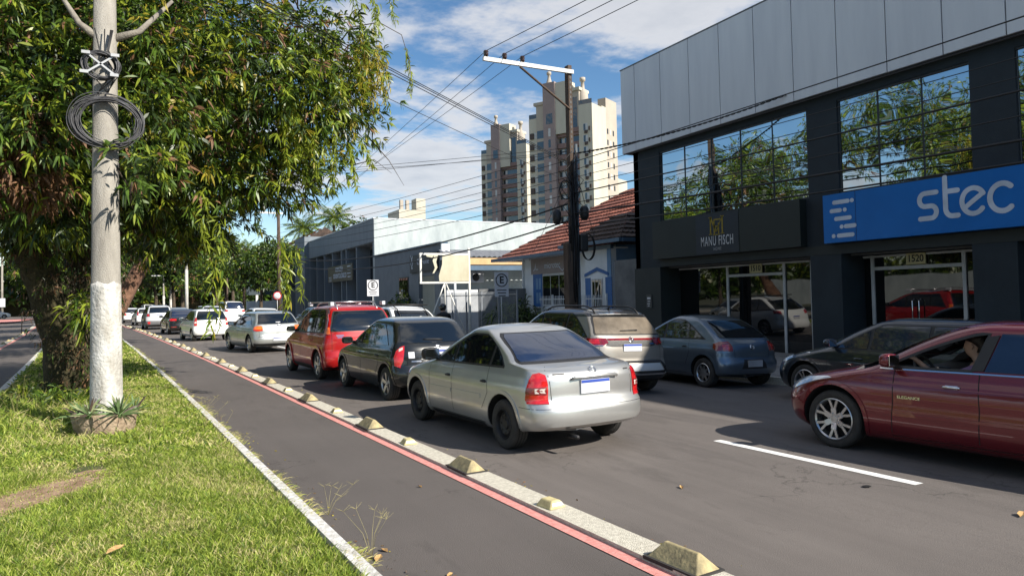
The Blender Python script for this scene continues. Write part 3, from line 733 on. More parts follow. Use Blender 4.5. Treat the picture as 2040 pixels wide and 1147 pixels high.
# 1 silver saloon --------------------------------------------------
P_silver = paint('silver paint', (.52, .525, .515), .75, .33, .8)
c = Car('silver_sedan', 'silver four-door saloon with black steel wheels, nearest car of the queue', 'car', Q,
        4.03, 1.61, 1.40, 2.443, .80, 'std', 'sedan', P_silver, wheel='steel', R=.285, zb=.90, Lf=.55, Lr=.33)
c.glaze([.36, 1.30], belt=.915, ra=(.04, .6), fp=.06, lean=.12)
c.windscreen(.985, 1.31)
c.rearglass(.99, 1.285, .9, .85, mat=M_glassb, r=.05)
c.seams([[(2.0, .27), (1.98, .6), (1.97, .9)], [(1.26, .25), (1.28, .6), (1.28, .9)], [(.47, .42), (.33, .62), (.36, .93)], [(.45, .25), (1.98, .25)]],
        tail=[[(.56, .60), (.57, .75), (.58, .93), (.5, .955)], [(0, .60), (.56, .60)]])
mb = RB()
for sd in (-1, 1): c.ribbon(mb, [(.5, .56), (1.25, .555)], 'side', sd, .045, .010, 1); c.ribbon(mb, [(1.3, .555), (1.96, .55)], 'side', sd, .045, .010, 1)
mb.build('door_moulding', P_silver, c.root)
mb = RB(); c.ribbon(mb, [(-1.05, .525), (1.05, .525)], 'rear', 1, .005, .002); mb.build('bumper_crease', M_seam, c.root)
mb = RB(); [c.ribbon(mb, [(.48, .21), (1.95, .21)], 'side', sd, .09, .002) for sd in (-1, 1)]; mb.build('sill', M_blk, c.root)
lp = [(.60, .575), (.60, .66), (.595, .78), (.605, .88), (.66, .905), (.74, .89), (.80, .83), (.84, .74), (.86, .62), (.85, .575)]
c.lamp('tail_lamp', lp, M_redl, parts=[('reversing_lens', [(.612, .675), (.612, .76), (.84, .745), (.852, .685)], M_redd), ('indicator_lens', [(.625, .69), (.625, .745), (.74, .74), (.74, .69)], M_clear)])
M_, po = c.plate(.735, blue=True, w=.4, h=.15)
mb = RB(); p = c.pt('rear', 0, .8)
mb.tube([(-.31, p.y-.008, .83), (-.28, p.y-.022, .845), (.28, p.y-.022, .845), (.31, p.y-.008, .83)], .02, 8); mb.build('boot_handle', P_silver, c.root)
c.emblem([[(-.9, 0), (-.1, .25), (.1, -.25), (.9, 0)]], .905, ring=.042, mat=M_chrome)
mb = RB(); c.ribbon(mb, [(-.52, .885), (-.38, .885)], 'rear', 1, .016, .004, 1); c.ribbon(mb, [(.47, .885), (.55, .885)], 'rear', 1, .016, .004, 1); mb.build('badge', M_blk, c.root)
c.handles([.42, 1.38], .745, M_blk, .11); c.mirrors(1.86, .95, M_blk, 1.2)
c.arches(P_silver, .045, .009); c.lamp('headlamp', [(.45, .6), (.45, .72), (.8, .74), (.95, .66), (.9, .6)], M_head, 'front')
mb = RB(); mb.tube([(-.3, -.62, .2), (-.3, -.8, .2)], .025, 10); mb.build('exhaust_pipe', M_steel, c.root)
c.place(4.48, 7.39, -3.4, 0)

# 2 black hatch ----------------------------------------------------
P_black = paint('black paint', (.016, .017, .016), .35, .27, 1)
P_blackr = paint('dusty black paint', (.03, .03, .028), .2, .4, 1)
c = Car('black_hatchback', 'black hatchback with white square sticker on its tailgate, just ahead of the silver saloon', 'car', Q,
        3.79, 1.63, 1.43, 2.44, .60, 'std', 'hatch', P_black, wheel='five', R=.29, zb=.9, Lf=.5, Lr=.34)
c.glaze([1.32], belt=.92, rp=(.42, .5), frame=False); c.windscreen(.985, 1.31)
c.rearglass(.985, 1.31, .88, .88, mat=M_glass, surround=False)
c.seams([[(2.0, .27), (1.98, .6), (1.97, .9)], [(1.26, .25), (1.28, .6), (1.28, .9)], [(.47, .42), (.33, .62), (.36, .93)]], tail=[[(0, .6), (.6, .6)], [(0, .86), (.62, .86)]])
c.lamp('tail_lamp', [(.64, .70), (.62, .80), (.59, .95), (.66, .93), (.75, .86), (.80, .76), (.79, .62), (.70, .58)], M_redl, parts=[('reversing_lens', [(.63, .88), (.62, .925), (.69, .9), (.7, .85)], M_clear)])
c.plate(.80, w=.4, h=.13); c.emblem([[(-1.4, .2), (-.5, .2), (-.5, .6), (.5, .6), (.5, .2), (1.4, .2), (1.4, -.2), (.5, -.2), (.5, -.6), (-.5, -.6), (-.5, -.2), (-1.4, -.2), (-1.4, .2)]], .905, ring=0)
o = c.decal('white_sticker', [(-.545, .74), (-.545, .845), (-.44, .845), (-.44, .74)], 'rear', M_plate, off=.004)
mb = RB(); c.ribbon(mb, [(-.5, .685), (-.33, .685)], 'rear', 1, .022, .004, 1); mb.build('badge', M_chrome, c.root)
c.wiper(1.02, .36, .12); c.handles([.42, 1.38], .76, P_black); c.mirrors(1.84, .93, M_blk); c.arches(P_black, .04, .008)
c.place(4.57, 12.05, -2.6, 0)

# 3 red MPV --------------------------------------------------------
P_red = paint('bright red paint', (.4, .012, .012), .25, .3, 1)
c = Car('red_crossover', 'tall bright red crossover with pale roof rail feet ahead of the black hatchback', 'car', Q,
        3.95, 1.72, 1.66, 2.51, .72, 'mono', 'box', P_red, wheel='five', R=.31, zb=1.0, clad=.3, Lf=.5, Lr=.25)
c.glaze([.35, 1.35], belt=1.02, rp=(.3, .35), fp=.05); c.windscreen(1.06, 1.52)
c.rearglass(1.08, 1.50, .9, .86)
c.seams([[(1.98, .3), (1.98, 1.0)], [(1.3, .3), (1.32, 1.0)], [(.45, .45), (.35, .7), (.37, 1.0)]], tail=[[(0, .62), (.66, .62)], [(.68, .62), (.68, 1.05)]])
c.lamp('tail_lamp', [(.70, 1.0), (.70, 1.45), (.76, 1.45), (.83, 1.2), (.86, 1.0)], M_redl, parts=[('indicator_lens', [(.712, 1.02), (.712, 1.16), (.82, 1.16), (.84, 1.02)], M_oran)])
c.plate(.8); c.handles([.45, 1.4], .86, P_red); c.mirrors(1.95, 1.04, M_blk)
c.arches(P_red, .07, .022)
c.rails(-.35, 1.35, M_alloy, .07); mb = RB()
for y in (.25, 1.2): mb.tube([(-.62, y, c.H+.05), (.62, y, c.H+.05)], .018, 6)
mb.build('roof_crossbar', M_alloy, c.root)
for sd in (-1, 1):
    for y in (-.33, 1.33): mb = RB(); mb.box((sd*.6-.04, y-.09, c.H-.03), (sd*.6+.04, y+.09, c.H+.055)); mb.build('rail_foot', M_plate, c.root, bevel=.01)
mb = RB(); c.ribbon(mb, [(-.58, .98), (-.42, .98)], 'rear', 1, .025, .004, 1); c.ribbon(mb, [(-.56, .94), (-.45, .94)], 'rear', 1, .02, .004, 1); mb.build('badge', M_chrome, c.root)
c.place(4.36, 16.24, -3.5, 0)

# 4 silver hatch ---------------------------------------------------
P_sil2 = paint('light silver paint', (.5, .52, .5), .7, .33, .9)
c = Car('silver_hatchback', 'silver five-door hatchback with orange-red tail lamps ahead of the red crossover', 'car', Q,
        4.15, 1.735, 1.44, 2.511, .76, 'std', 'hatch', P_sil2, wheel='five', R=.30, zb=.91, Lf=.5, Lr=.3)
c.glaze([1.2], belt=.93, rp=(.42, .62), fp=.05, frame=False); c.windscreen(1.0, 1.32); c.rearglass(1.0, 1.32, .88, .84)
c.seams([[(2.02, .27), (2.0, .9)], [(1.18, .25), (1.2, .9)], [(.45, .45), (.38, .9)], [(.5, .6), (1.95, .6)]], tail=[[(0, .56), (.72, .56)], [(.68, .56), (.68, .9)]])
c.lamp('tail_lamp', [(.56, .76), (.56, .9), (.6, .93), (.78, .92), (.87, .88), (.9, .78), (.78, .75)], M_oran, parts=[('brake_lens', [(.56, .765), (.57, .8), (.86, .81), (.88, .78), (.78, .757)], M_redl)])
c.plate(.47, w=.48); c.emblem(VW, .92, ring=.05); mb = RB(); c.ribbon(mb, [(-.9, .29), (.9, .29)], 'rear', 1, .1, .006, 1); mb.build('bumper_valance', M_blk, c.root)
mb = RB(); c.ribbon(mb, [(-.08, 1.04), (.08, 1.04)], 'rear', 1, .03, .012, 1); mb.build('window_sticker', M_plate, c.root)
c.handles([.45, 1.35], .78, P_sil2); c.mirrors(1.85, .95, M_blk); c.arches(P_sil2, .04, .008); c.place(4.21, 26.42, -9.5, 0)

# 5 white small hatch ---------------------------------------------
P_white = paint('white paint', (.78, .79, .78), 0, .3, 1, .02)
c = Car('white_city_car', 'small white hatchback with tall red tail lamps ahead of the silver hatchback', 'car', Q,
        3.6, 1.64, 1.5, 2.42, .55, 'mono', 'box', P_white, wheel='five', R=.28, zb=.93, Lf=.45, Lr=.28)
c.glaze([1.15], belt=.95, rp=(.38, .42)); c.windscreen(1.02, 1.38); c.rearglass(.98, 1.38, .93, .9, surround=False)
c.lamp('tail_lamp', [(.64, .72), (.64, 1.06), (.68, 1.1), (.76, 1.02), (.79, .82), (.77, .72)], M_redl, parts=[('reversing_lens', [(.66, .82), (.66, .92), (.75, .9), (.76, .82)], M_clear)])
c.seams([[(1.9, .27), (1.9, .9)], [(1.1, .25), (1.12, .9)]], tail=[[(0, .62), (.62, .62)], [(.62, .62), (.62, .95)]])
c.plate(.5, M_plateg, False); c.emblem(VW, .9, ring=.05); c.handles([.4, 1.3], .8, P_white); c.mirrors(1.72, .97, P_white); c.place(2.95, 36.6, -8, 0)

# 6 black saloon ---------------------------------------------------
c = Car('black_sedan', 'black saloon with thin red tail lamps half hidden by the small white hatchback', 'car', Q,
        4.6, 1.8, 1.45, 2.7, .95, 'std', 'sedan', P_black, wheel='five', R=.32, zb=.92, lo=True)
c.glaze([.5, 1.4], belt=.94, rp=(.2, .25)); c.windscreen(1.0, 1.34); c.rearglass(1.0, 1.34, .88, .82, mat=M_glassb)
c.lamp('tail_lamp', [(.5, .8), (.5, .9), (.9, .92), (1.0, .84), (.9, .79)], M_redl); c.lamp('reflector', [(.5, .42), (.5, .47), (.8, .47), (.8, .42)], M_redd)
c.plate(.62); c.mirrors(2.0, .97, P_black); c.place(2.31, 45.9, -5.4, 0)

# 7 boxy white-grey SUV -------------------------------------------
P_pearl = paint('pearl grey-white paint', (.62, .64, .66), .3, .3, 1)
c = Car('boxy_suv', 'boxy pale grey SUV with square tail lamps and grey bumper ahead of the black saloon', 'car', Q,
        4.23, 1.8, 1.70, 2.57, .78, 'suv', 'box', P_pearl, wheel='five', R=.35, zb=1.08, clad=.62, cladm=pm('grey bumper plastic', (.09, .09, .095), .6), lo=True, Lr=.22)
c.glaze([.45, 1.35], belt=1.12, rp=(.3, .3)); c.windscreen(1.16, 1.56); c.rearglass(1.17, 1.55, .82, .82)
c.lamp('tail_lamp', [(.62, .92), (.62, 1.12), (.86, 1.12), (.86, .92)], M_blk, parts=[('brake_lens', [(.65, .95), (.65, 1.09), (.8, 1.09), (.8, .95)], M_redl)]); c.lamp('fog_lamp', [(.6, .4), (.6, .56), (.78, .54), (.74, .4)], M_redl)
c.plate(.98); c.mirrors(1.9, 1.15, M_blk); c.rails(-.4, 1.6, M_alloy, .05); c.place(1.23, 56.5, -4.4, 0)

# 8.. white cars further up ---------------------------------------
def simple(name, label, cat, group, kind, P, x, y, deg, L=4.0, W=1.72, H=1.5, z=None, glass=None, lamp='mid', wide=None):
    c = Car(name, label, cat, group, L, W, H, 2.5, .75, 'suv' if H > 1.58 else 'std', kind, P, wheel='five', R=.3, zb=.92*H/1.45, lo=True)
    b = .95*H/1.45; c.glaze([.45, 1.3], belt=b, rp=(.35, .4) if kind != 'sedan' else (.2, .25)); c.windscreen(b+.07, H-.13)
    c.rearglass(b+.06, H-.13, .86, .84, mat=glass)
    if lamp == 'mid': c.lamp('tail_lamp', [(.58, b-.2), (.58, b-.04), (.8, b-.04), (.84, b-.16), (.76, b-.2)], M_redl)
    else: c.lamp('tail_lamp', [(.66, b-.12), (.68, b+.25), (.74, b+.22), (.8, b), (.8, b-.12)], M_redl)
    c.plate(.62); c.mirrors(1.85, b+.02, P); c.place(x, y, deg, z); return c
simple('white_hatchback', 'white hatchback directly ahead of the boxy grey SUV', 'car', Q, 'hatch', P_white, .55, 69, -7, H=1.5, lamp='tall')
simple('white_sedan', 'white saloon in the far queue, second ahead of the boxy grey SUV', 'car', Q, 'sedan', P_white, -.6, 80, -8, L=4.4, H=1.47)
simple('white_hatchback', 'farthest white car of the queue, just right of the whitewashed pole', 'car', Q, 'hatch', P_white, -1.9, 92, -8, H=1.5)
# second lane and parked
Q2 = 'cars in the far lane and at the kerb'
simple('white_hatchback', 'white hatchback in the far lane, its right side showing behind the small white hatchback', 'car', Q2, 'hatch', P_white, 6.15, 41.5, -6, H=1.53, lamp='tall')
simple('silver_suv', 'silver SUV roof showing between the black saloon and the small white hatchback', 'car', Q2, 'box', P_pearl, 4.6, 56, -7, L=4.3, H=1.66)
simple('grey_hatchback', 'small grey car roof peeping between the boxy SUV and the black saloon', 'car', Q2, 'hatch', P_sil2, 2.8, 62, -7, H=1.5)
simple('dark_suv', 'dark SUV parked at the kerb behind the silver hatchback', 'car', Q2, 'hatch', P_blackr, 8.9, 38.3, -6, L=4.3, W=1.8, H=1.62)
simple('white_van', 'pale van with light blue window far up the street behind the small white hatchback', 'van', Q2, 'box', P_white, 7.2, 66, -7, L=4.8, W=1.9, H=2.1, glass=M_glassb)
simple('white_hatchback', 'white car far up the street seen above the boxy grey SUV', 'car', Q2, 'hatch', P_white, 1.2, 104, -12, H=1.9, W=1.9)
simple('dark_pickup', 'dark tall vehicle in the shade of the trees at the far end', 'car', Q2, 'box', P_black, -2.3, 112, -10, L=5, W=2.1, H=2.5)
simple('white_sedan', 'white saloon parked across the left-hand carriageway, left of the tree', 'car', None, 'sedan', P_white, -20.3, 128, 62, L=4.3, H=1.5, z=.13)
c = Car('white_suv', 'white SUV with black roof rack showing between the red crossover and the black hatchback', 'car', Q2, 4.3, 1.78, 1.62, 2.6, .8, 'suv', 'slant', P_white, R=.33, zb=1.0)
c.glaze([.45, 1.35], belt=1.03, rp=(.2, .3)); c.windscreen(1.1, 1.48); c.rearglass(1.08, 1.46, .86, .82); c.lamp('tail_lamp', [(.56, .88), (.56, 1.0), (.84, 1.04), (.88, .9)], M_redl)
c.rails(-.35, 1.5, M_blk, .05); mb = RB()
for y in (.0, .5, 1.0, 1.35): mb.tube([(-.55, y, c.H+.04), (.55, y, c.H+.04)], .022, 6)
mb.build('roof_crossbar', M_blk, c.root); c.plate(.75); c.mirrors(1.9, 1.06, P_white); c.place(7.65, 21.6, -4)

# grey-brown SUV -----------------------------------------------------
P_bt = paint('black roof paint', (.02, .02, .021), .1, .3, 1)
P_taupe = paint('warm grey dusty paint', (.3, .28, .25), .5, .38, .8)
c = Car('grey_suv', 'dusty grey SUV with black roof rails in the lane right of the silver saloon', 'car', Q2,
        4.2, 1.78, 1.58, 2.65, .72, 'suv', 'hatch', P_taupe, wheel='five', R=.34, zb=1.0, clad=.42, Lf=.5, Lr=.3, topm=(1.42, P_bt))
c.glaze([.45, 1.4], belt=1.02, rp=(.22, .5), fp=.05); c.windscreen(1.1, 1.44)
c.rearglass(1.10, 1.40, .9, .88, mat=M_dust)
c.spoiler(1.475, .6, .1, P_bt)
c.lamp('tail_lamp', [(.5, .95), (.52, 1.03), (.8, 1.03), (.98, 1.02), (1.0, .96), (.86, .90), (.6, .9)], M_redd, parts=[('brake_lens', [(.66, .93), (.67, 1.01), (.84, 1.01), (.85, .93)], M_redl), ('lamp_edge', [(.6, .895), (.6, .905), (.9, .905), (.9, .895)], M_chrome)])
c.decal('light_bar', [(-.5, .99), (-.5, 1.025), (.5, 1.025), (.5, .99)], 'rear', M_redd, off=.01)
c.decal('black_garnish', [(-.55, .9), (-.42, .88), (.42, .88), (.55, .9), (.5, .985), (-.5, .985)], 'rear', M_blk, off=.006)
c.emblem(VW, 1.0, ring=.05); c.plate(.86)
mb = RB(); c.ribbon(mb, [(.4, .925), (.5, .925)], 'rear', 1, .018, .012, 1); c.ribbon(mb, [(-.9, .38), (.9, .38)], 'rear', 1, .03, .02, 1); mb.build('chrome_strip', M_chrome, c.root)
c.decal('bumper_insert', [(-.72, .44), (-.6, .57), (.6, .57), (.72, .44)], 'rear', P_pearl, off=.012)
mb = RB(); c.ribbon(mb, [(-.82, .43), (-.66, .6), (.66, .6), (.82, .43)], 'rear', 1, .05, .016, 1); mb.build('bumper_frame', M_blk, c.root)
c.seams([[(2.1, .4), (2.1, 1.0)], [(1.35, .4), (1.37, 1.0)], [(.5, .5), (.4, 1.0)]], tail=[[(0, .64), (.66, .64)], [(.66, .64), (.7, 1.05)]])
c.wiper(1.16, .38, .2, -.01); c.rails(-.2, 1.75, M_blk, .06); c.arches(M_blk, .06, .014); c.handles([.5, 1.5], .88, P_taupe); c.mirrors(2.0, 1.06, P_bt)
mb = RB(); mb.tube([(0, .15, 1.55), (0, .05, 1.62)], [.02, .006], 6); mb.build('antenna', M_blk, c.root)
mb = RB(); vs = []; 
c.place(7.92, 11.1, .8)

# blue-grey hatch -----------------------------------------------------
P_bg = paint('blue-grey paint', (.13, .17, .215), .65, .33, 1)
c = Car('blue_grey_hatchback', 'blue-grey five-door hatchback parked in front of the dark shop with number 1510', 'car', Q2,
        3.9, 1.656, 1.46, 2.47, .62, 'std', 'slant', P_bg, wheel='cap', R=.295, zb=.93, Lf=.5, Lr=.3)
c.glaze([1.25], belt=.95, rp=(.42, .5), fp=.05, gap=.04); c.windscreen(1.02, 1.34); c.rearglass(1.0, 1.33, .88, .8, surround=False)
mb = RB()
for sd in (-1, 1): c.ribbon(mb, [(.62, .96), (.72, 1.28)], 'side', sd, .02, .007)
mb.build('quarter_bar', M_blk, c.root)
c.lamp('tail_lamp', [(.5, .74), (.49, .84), (.54, .93), (.72, .92), (.86, .88), (.9, .80), (.84, .75)], M_redd, parts=[('brake_lens', [(.56, .77), (.56, .87), (.7, .86), (.7, .77)], M_redl)])
c.decal('plate_recess', [(-.34, .4), (-.26, .58), (.26, .58), (.34, .4)], 'rear', M_blk, off=.003); c.plate(.5, M_plateg, False, w=.38); c.emblem(VW, .82, ring=.05)
c.seams([[(2.0, .27), (1.98, .93)], [(1.22, .25), (1.24, .93)], [(.5, .45), (.4, .7), (.44, .93)], [(.5, .26), (2.0, .26)]], tail=[[(0, .6), (.5, .6)], [(.46, .6), (.46, .78)]])
mb = RB(); [c.ribbon(mb, [(.3, .8), (2.4, .77)], 'side', sd, .01, .003) for sd in (-1, 1)]; mb.build('shoulder_crease', P_bg, c.root)
c.handles([.55, 1.5], .80, M_blk, .13); c.mirrors(1.85, .97, P_bg); c.arches(P_bg, .04, .008)
c.place(10.85, 10.95, .5)

# navy car parked --------------------------------------------------
P_navy = paint('dark navy paint', (.011, .018, .028), .4, .3, 1)
c = Car('navy_sedan', 'dark navy car parked nose to the blue-grey hatchback, behind the dark red car', 'car', Q2,
        4.5, 1.76, 1.45, 2.65, .95, 'std', 'hatch', P_navy, wheel='multi', R=.32, zb=.93, Lf=.6, Lr=.3)
c.glaze([.5, 1.45], belt=.95, rp=(.3, .4), fp=.05, glass=M_glassb); c.windscreen(1.02, 1.33); c.rearglass(1.0, 1.33, .86, .82)
c.seams([[(2.2, .27), (2.18, .93)], [(1.4, .25), (1.42, .93)], [(.5, .45), (.42, .93)]])
c.lamp('headlamp', [(.5, .62), (.5, .72), (.85, .78), (1.05, .74), (1.0, .66)], M_head, 'front'); c.lamp('tail_lamp', [(.5, .8), (.5, .9), (.9, .9), (.9, .8)], M_redl)
mb = RB(); [c.ribbon(mb, [(2.55, .84), (2.72, .84)], 'side', sd, .02, .006, 1) for sd in (-1, 1)]; mb.build('fender_badge', M_chrome, c.root)
c.handles([.55, 1.6], .8, P_navy); c.mirrors(2.1, .98, P_navy); c.arches(P_navy, .04, .008); c.place(10.75, 5.75, 2)

# dark red car ------------------------------------------------------
P_wine = paint('dark red metallic paint', (.15, .01, .016), .4, .27, 1)
c = Car('dark_red_car', 'dark red car with open driver window and six-spoke alloys at the right edge', 'car', Q2,
        4.52, 1.79, 1.46, 2.70, .95, 'std', 'hatch', P_wine, wheel='six', R=.325, zb=.94, Lf=.62, Lr=.32, hollow=(-.35, 2.05))
poly, ys = c.glaze([.42, 1.2], belt=.955, rp=(.3, .4), fp=.0, frame=False, glass=M_glassb, gap=.055, chrome=True, open_=((-1, 2), (1, 2)), slope=.01, lean=.3)
# the front side windows are open: cut through the body, the gap shows the cabin
cut = MB(); pl = poly(ys[2]+.055, ys[3]-.02, .012); cut.prism([(a, b) for a, b in pl], 'x', -1.2, 1.2, 1)
cut.box((-.56, 1.7, c.zs(1.03)), (.56, 3.4, c.zs(1.3)), 1); c.boolean(c.bodyo, cut); c.bodyo.data.set_sharp_from_angle(angle=R(38))
c.decal('side_window', pl, 'side', see_glass(), 1, .004, .07)
c.windscreen(1.045, 1.345, see_glass(), .8, .75)
for sd in (-1, 1):
    for b in (.42, 1.2): c.decal('door_pillar', [(b-.052, .975), (b+.052, .97), (b-.05, 1.3), (b-.15, 1.32)], 'side', M_blk, sd, .0125, .05)
mb = RB()
for sd in (-1, 1): c.ribbon(mb, pl+[pl[0]], 'side', sd, .03, .004, 1)
mb.build('window_seal', M_blk, c.root)
c.rearglass(1.02, 1.33, .86, .82)
c.seams([[(2.03, .22), (2.0, .6), (2.0, .95)], [(1.18, .22), (1.16, .6), (1.18, .95)], [(.5, .45), (.4, .7), (.42, .95)], [(.5, .24), (2.03, .24)]], w=.009)
mb = RB(); [c.ribbon(mb, [(.5, .5), (2.0, .47)], 'side', sd, .03, .008, 1) for sd in (-1, 1)]; mb.build('door_moulding', P_wine, c.root)
c.lamp('headlamp', [(.55, .60), (.56, .72), (.8, .77), (1.02, .80), (1.12, .79), (1.0, .70), (.85, .62)], M_head, 'front')
c.lamp('tail_lamp', [(.5, .8), (.5, .95), (.9, .95), (.9, .8)], M_redl); c.handles([.5, 1.42], .80, M_chrome, .17); c.mirrors(2.02, .99, P_wine, 1.05); c.arches(P_wine, .045, .009)
mb = RB(); [c.ribbon(mb, [(3.45, .42), (3.6, .42)], 'side', sd, .1, .004) for sd in (-1, 1)]; mb.build('bumper_vent', M_blk, c.root)
p = c.pt('side', 1.83, .655, -1); text_mb('ELEGANCE', .042, .002, face_matrix((p.x-.006, 1.83, .655), (0, -1, 0), (0, 0, 1)), M_chrome, 'badge', c.root, sx=1.15, bold=.0006)
# cabin: seats, dashboard, steering wheel, inner mirror
for x in (-.36, .36):
    mb = MB(); mb.box((x-.25, 1.0, .3), (x+.25, 1.55, .48)); Mx = Matrix.Translation((x, 1.03, .45)) @ Matrix.Rotation(R(18), 4, 'X'); mb.box((-.24, -.08, 0), (.24, .06, .6), 0, Mx); mb.box((-.12, -.05, .62), (.12, .03, .82), 0, Mx); mb.build('front_seat', M_int, c.root, bevel=.03)
mb = MB(); mb.box((-.68, 2.15, .55), (.68, 2.45, .9)); mb.box((-.6, 2.1, .78), (-.15, 2.3, .95)); mb.build('dashboard', M_int, c.root, bevel=.03)
mb = MB(); cc_ = Vector((-.36, 1.92, .9)); nn_ = Vector((0, -.9, .42)).normalized(); a_ = Vector((1, 0, 0)); b_ = nn_.cross(a_)
mb.tube([cc_+(a_*math.cos(t)+b_*math.sin(t))*.185 for t in np.linspace(0, 2*PI, 28)], .016, 8, cap=False)
for t in (0, PI, -PI/2): mb.tube([cc_, cc_+(a_*math.cos(t)+b_*math.sin(t))*.185], .014, 6)
mb.lathe([(0, 0), (.05, 0), (.05, .03), (0, .03)], tuple(cc_), 'y', 12); mb.tube([cc_, cc_-nn_*.35], .03, 8); mb.build('steering_wheel', M_int, c.root)
mb = MB(); mb.box((-.13, 1.7, 1.2), (.13, 1.73, 1.28)); mb.tube([(0, 1.72, 1.27), (0, 1.78, 1.34)], .012, 6); mb.build('inner_mirror', M_int, c.root, bevel=.008)
c.place(8.06, 2.89, -4.9)
RED = c
# ---------------------------------------------------------------- dark shop building on the right
XW = 15.25
M_navy = pm('dark navy render', (.008, .015, .022), .75, c2=(.014, .024, .033), scale=1.2, bump=.5, bscale=60)
M_navy2 = pm('dark grey-green panel', (.011, .016, .017), .6, c2=(.016, .022, .023), scale=1.5)
M_fascia = pm('weathered aluminium composite', (.54, .56, .6), .45, .0, c2=(.62, .64, .67), scale=1.6, stretch=(1, 1, .12), spec=.5)
M_joint = pm('panel joint', (.03, .03, .032), .8)
M_soffit = pm('soffit', (.12, .125, .13), .7)
M_frame = pm('painted window frame', (.45, .46, .47), .45)
M_frameb = pm('dark window frame', (.02, .022, .025), .4)
def mirror_glass(name, c, rough=.015, wave=.02, dark=0):
    m = bpy.data.materials.new(name); m.use_nodes = True; t = m.node_tree; b = t.nodes['Principled BSDF']; N = t.nodes.new; Lk = t.links.new
    b.inputs['Base Color'].default_value = (*c, 1); b.inputs['Roughness'].default_value = rough; b.inputs['Metallic'].default_value = 0 if dark else 1
    if dark: b.inputs['IOR'].default_value = dark; b.inputs['Specular IOR Level'].default_value = .5
    g_ = N('ShaderNodeTexCoord'); n = N('ShaderNodeTexNoise'); n.inputs['Scale'].default_value = .9; n.inputs['Detail'].default_value = 1; Lk(g_.outputs['Object'], n.inputs['Vector'])
    bp_ = N('ShaderNodeBump'); bp_.inputs['Strength'].default_value = 1; bp_.inputs['Distance'].default_value = wave; Lk(n.outputs[0], bp_.inputs['Height']); Lk(bp_.outputs[0], b.inputs['Normal'])
    return m
M_mir = mirror_glass('reflective solar glass', (.43, .47, .49), .014, .012)
M_shop = mirror_glass('dark shop glass', (.004, .005, .006), .02, .004, dark=1.75)
B = empty('shop_building', (XW, 10, 0), label='dark navy two-storey shop building with grey panelled top and mirrored upper windows', cat='building')
def W(p): return (p[0]-XW, p[1]-10, p[2])
def bbox(name, a, b, mat, parent=B, bevel=0): mb = MB(); mb.box(W(a), W(b)); return mb.build(name, mat, parent, bevel=bevel)
Y0, Y1 = -9.0, 19.75
# core walls: a shell in pieces so that the openings are real
bbox('back_wall', (26, Y0, -.2), (26.3, Y1, 9.0), M_navy)
mb = MB(); mb.box(W((XW, Y1-.25, -.2)), W((26, Y1, 8.9))); mb.build('end_wall', M_navy, B)
bbox('roof_slab', (XW+.3, Y0, 8.6), (26, Y1-.25, 8.8), M_soffit)
bbox('upper_floor', (XW+.02, Y0, 3.0), (26, Y1-.26, 3.3), M_soffit)
PW = [(11.63, 12.53), (7.6, 8.49-.02), (3.4, 4.25), (-1.0, -.1), (-5.2, -4.4)]
win = []; prev = 18.39
# upper wall: pillars between windows, wall below the windows
mb = MB(); mb.box(W((XW, 18.39, 4.1)), W((XW+.3, Y1, 6.9))); mb.build('corner_pier', M_navy, B)
for i, (a, b) in enumerate(PW):
    bbox('pier', (XW, a, 4.1), (XW+.3, b, 6.9), M_navy); win.append((b, prev)); prev = a
bbox('spandrel_wall', (XW, Y0, 2.62), (XW+.3, Y1-.0, 4.1), M_navy)
bbox('head_wall', (XW, Y0, 6.42), (XW+.3, Y1, 6.9), M_navy).location = (.004, 0, 0)
# windows of the upper floor
for wi, (a, b) in enumerate(win):
    n = 5 if wi == 0 else 3 if wi in (1,) else 3
    if wi == 0: edges = [18.39, 17.22, 16.03, 14.86, 13.7, 12.53]
    elif wi == 1: edges = [11.63, 10.58, 9.52, 8.47]
    else: edges = [b+(a-b)*k/3 for k in range(4)]
    fr = MB(); fr.box(W((XW+.03, a, 4.1)), W((XW+.12, b, 4.15))); f = fr.build('window', M_frameb, B); fr = MB(); fr.box(W((XW+.03, a, 6.38)), W((XW+.12, b, 6.43))); fr.build('head_rail', M_frameb, f)
    for e in edges: m2 = MB(); m2.box(W((XW+.055, e-.012, 4.152)), W((XW+.11, e+.012, 6.378))); m2.build('mullion', M_frameb, f)
    m2 = MB(); m2.box(W((XW+.065, a+.02, 4.982)), W((XW+.1, b-.02, 4.998))); m2.build('transom', M_frameb, f)
    for k in range(len(edges)-1):
        for (z0, z1) in ((4.15, 4.98), (5.0, 6.38)):
            y0, y1 = edges[k+1]+.012, edges[k]-.012; t1, t2 = random.uniform(-.006, .006), random.uniform(-.006, .006)
            m2 = MB(); x = XW+.075; v = [(x+t1*(y0-y1)*-.5+t2*(z0-z1)*.5, y0, z0), (x+t1*(y0-y1)*.5+t2*(z0-z1)*.5, y1, z0), (x+t1*(y0-y1)*.5-t2*(z0-z1)*.5, y1, z1), (x-t1*(y0-y1)*.5-t2*(z0-z1)*.5, y0, z1)]
            m2.add([W(p) for p in v], [(0, 3, 2, 1)]); m2.build('pane', M_mir, f)
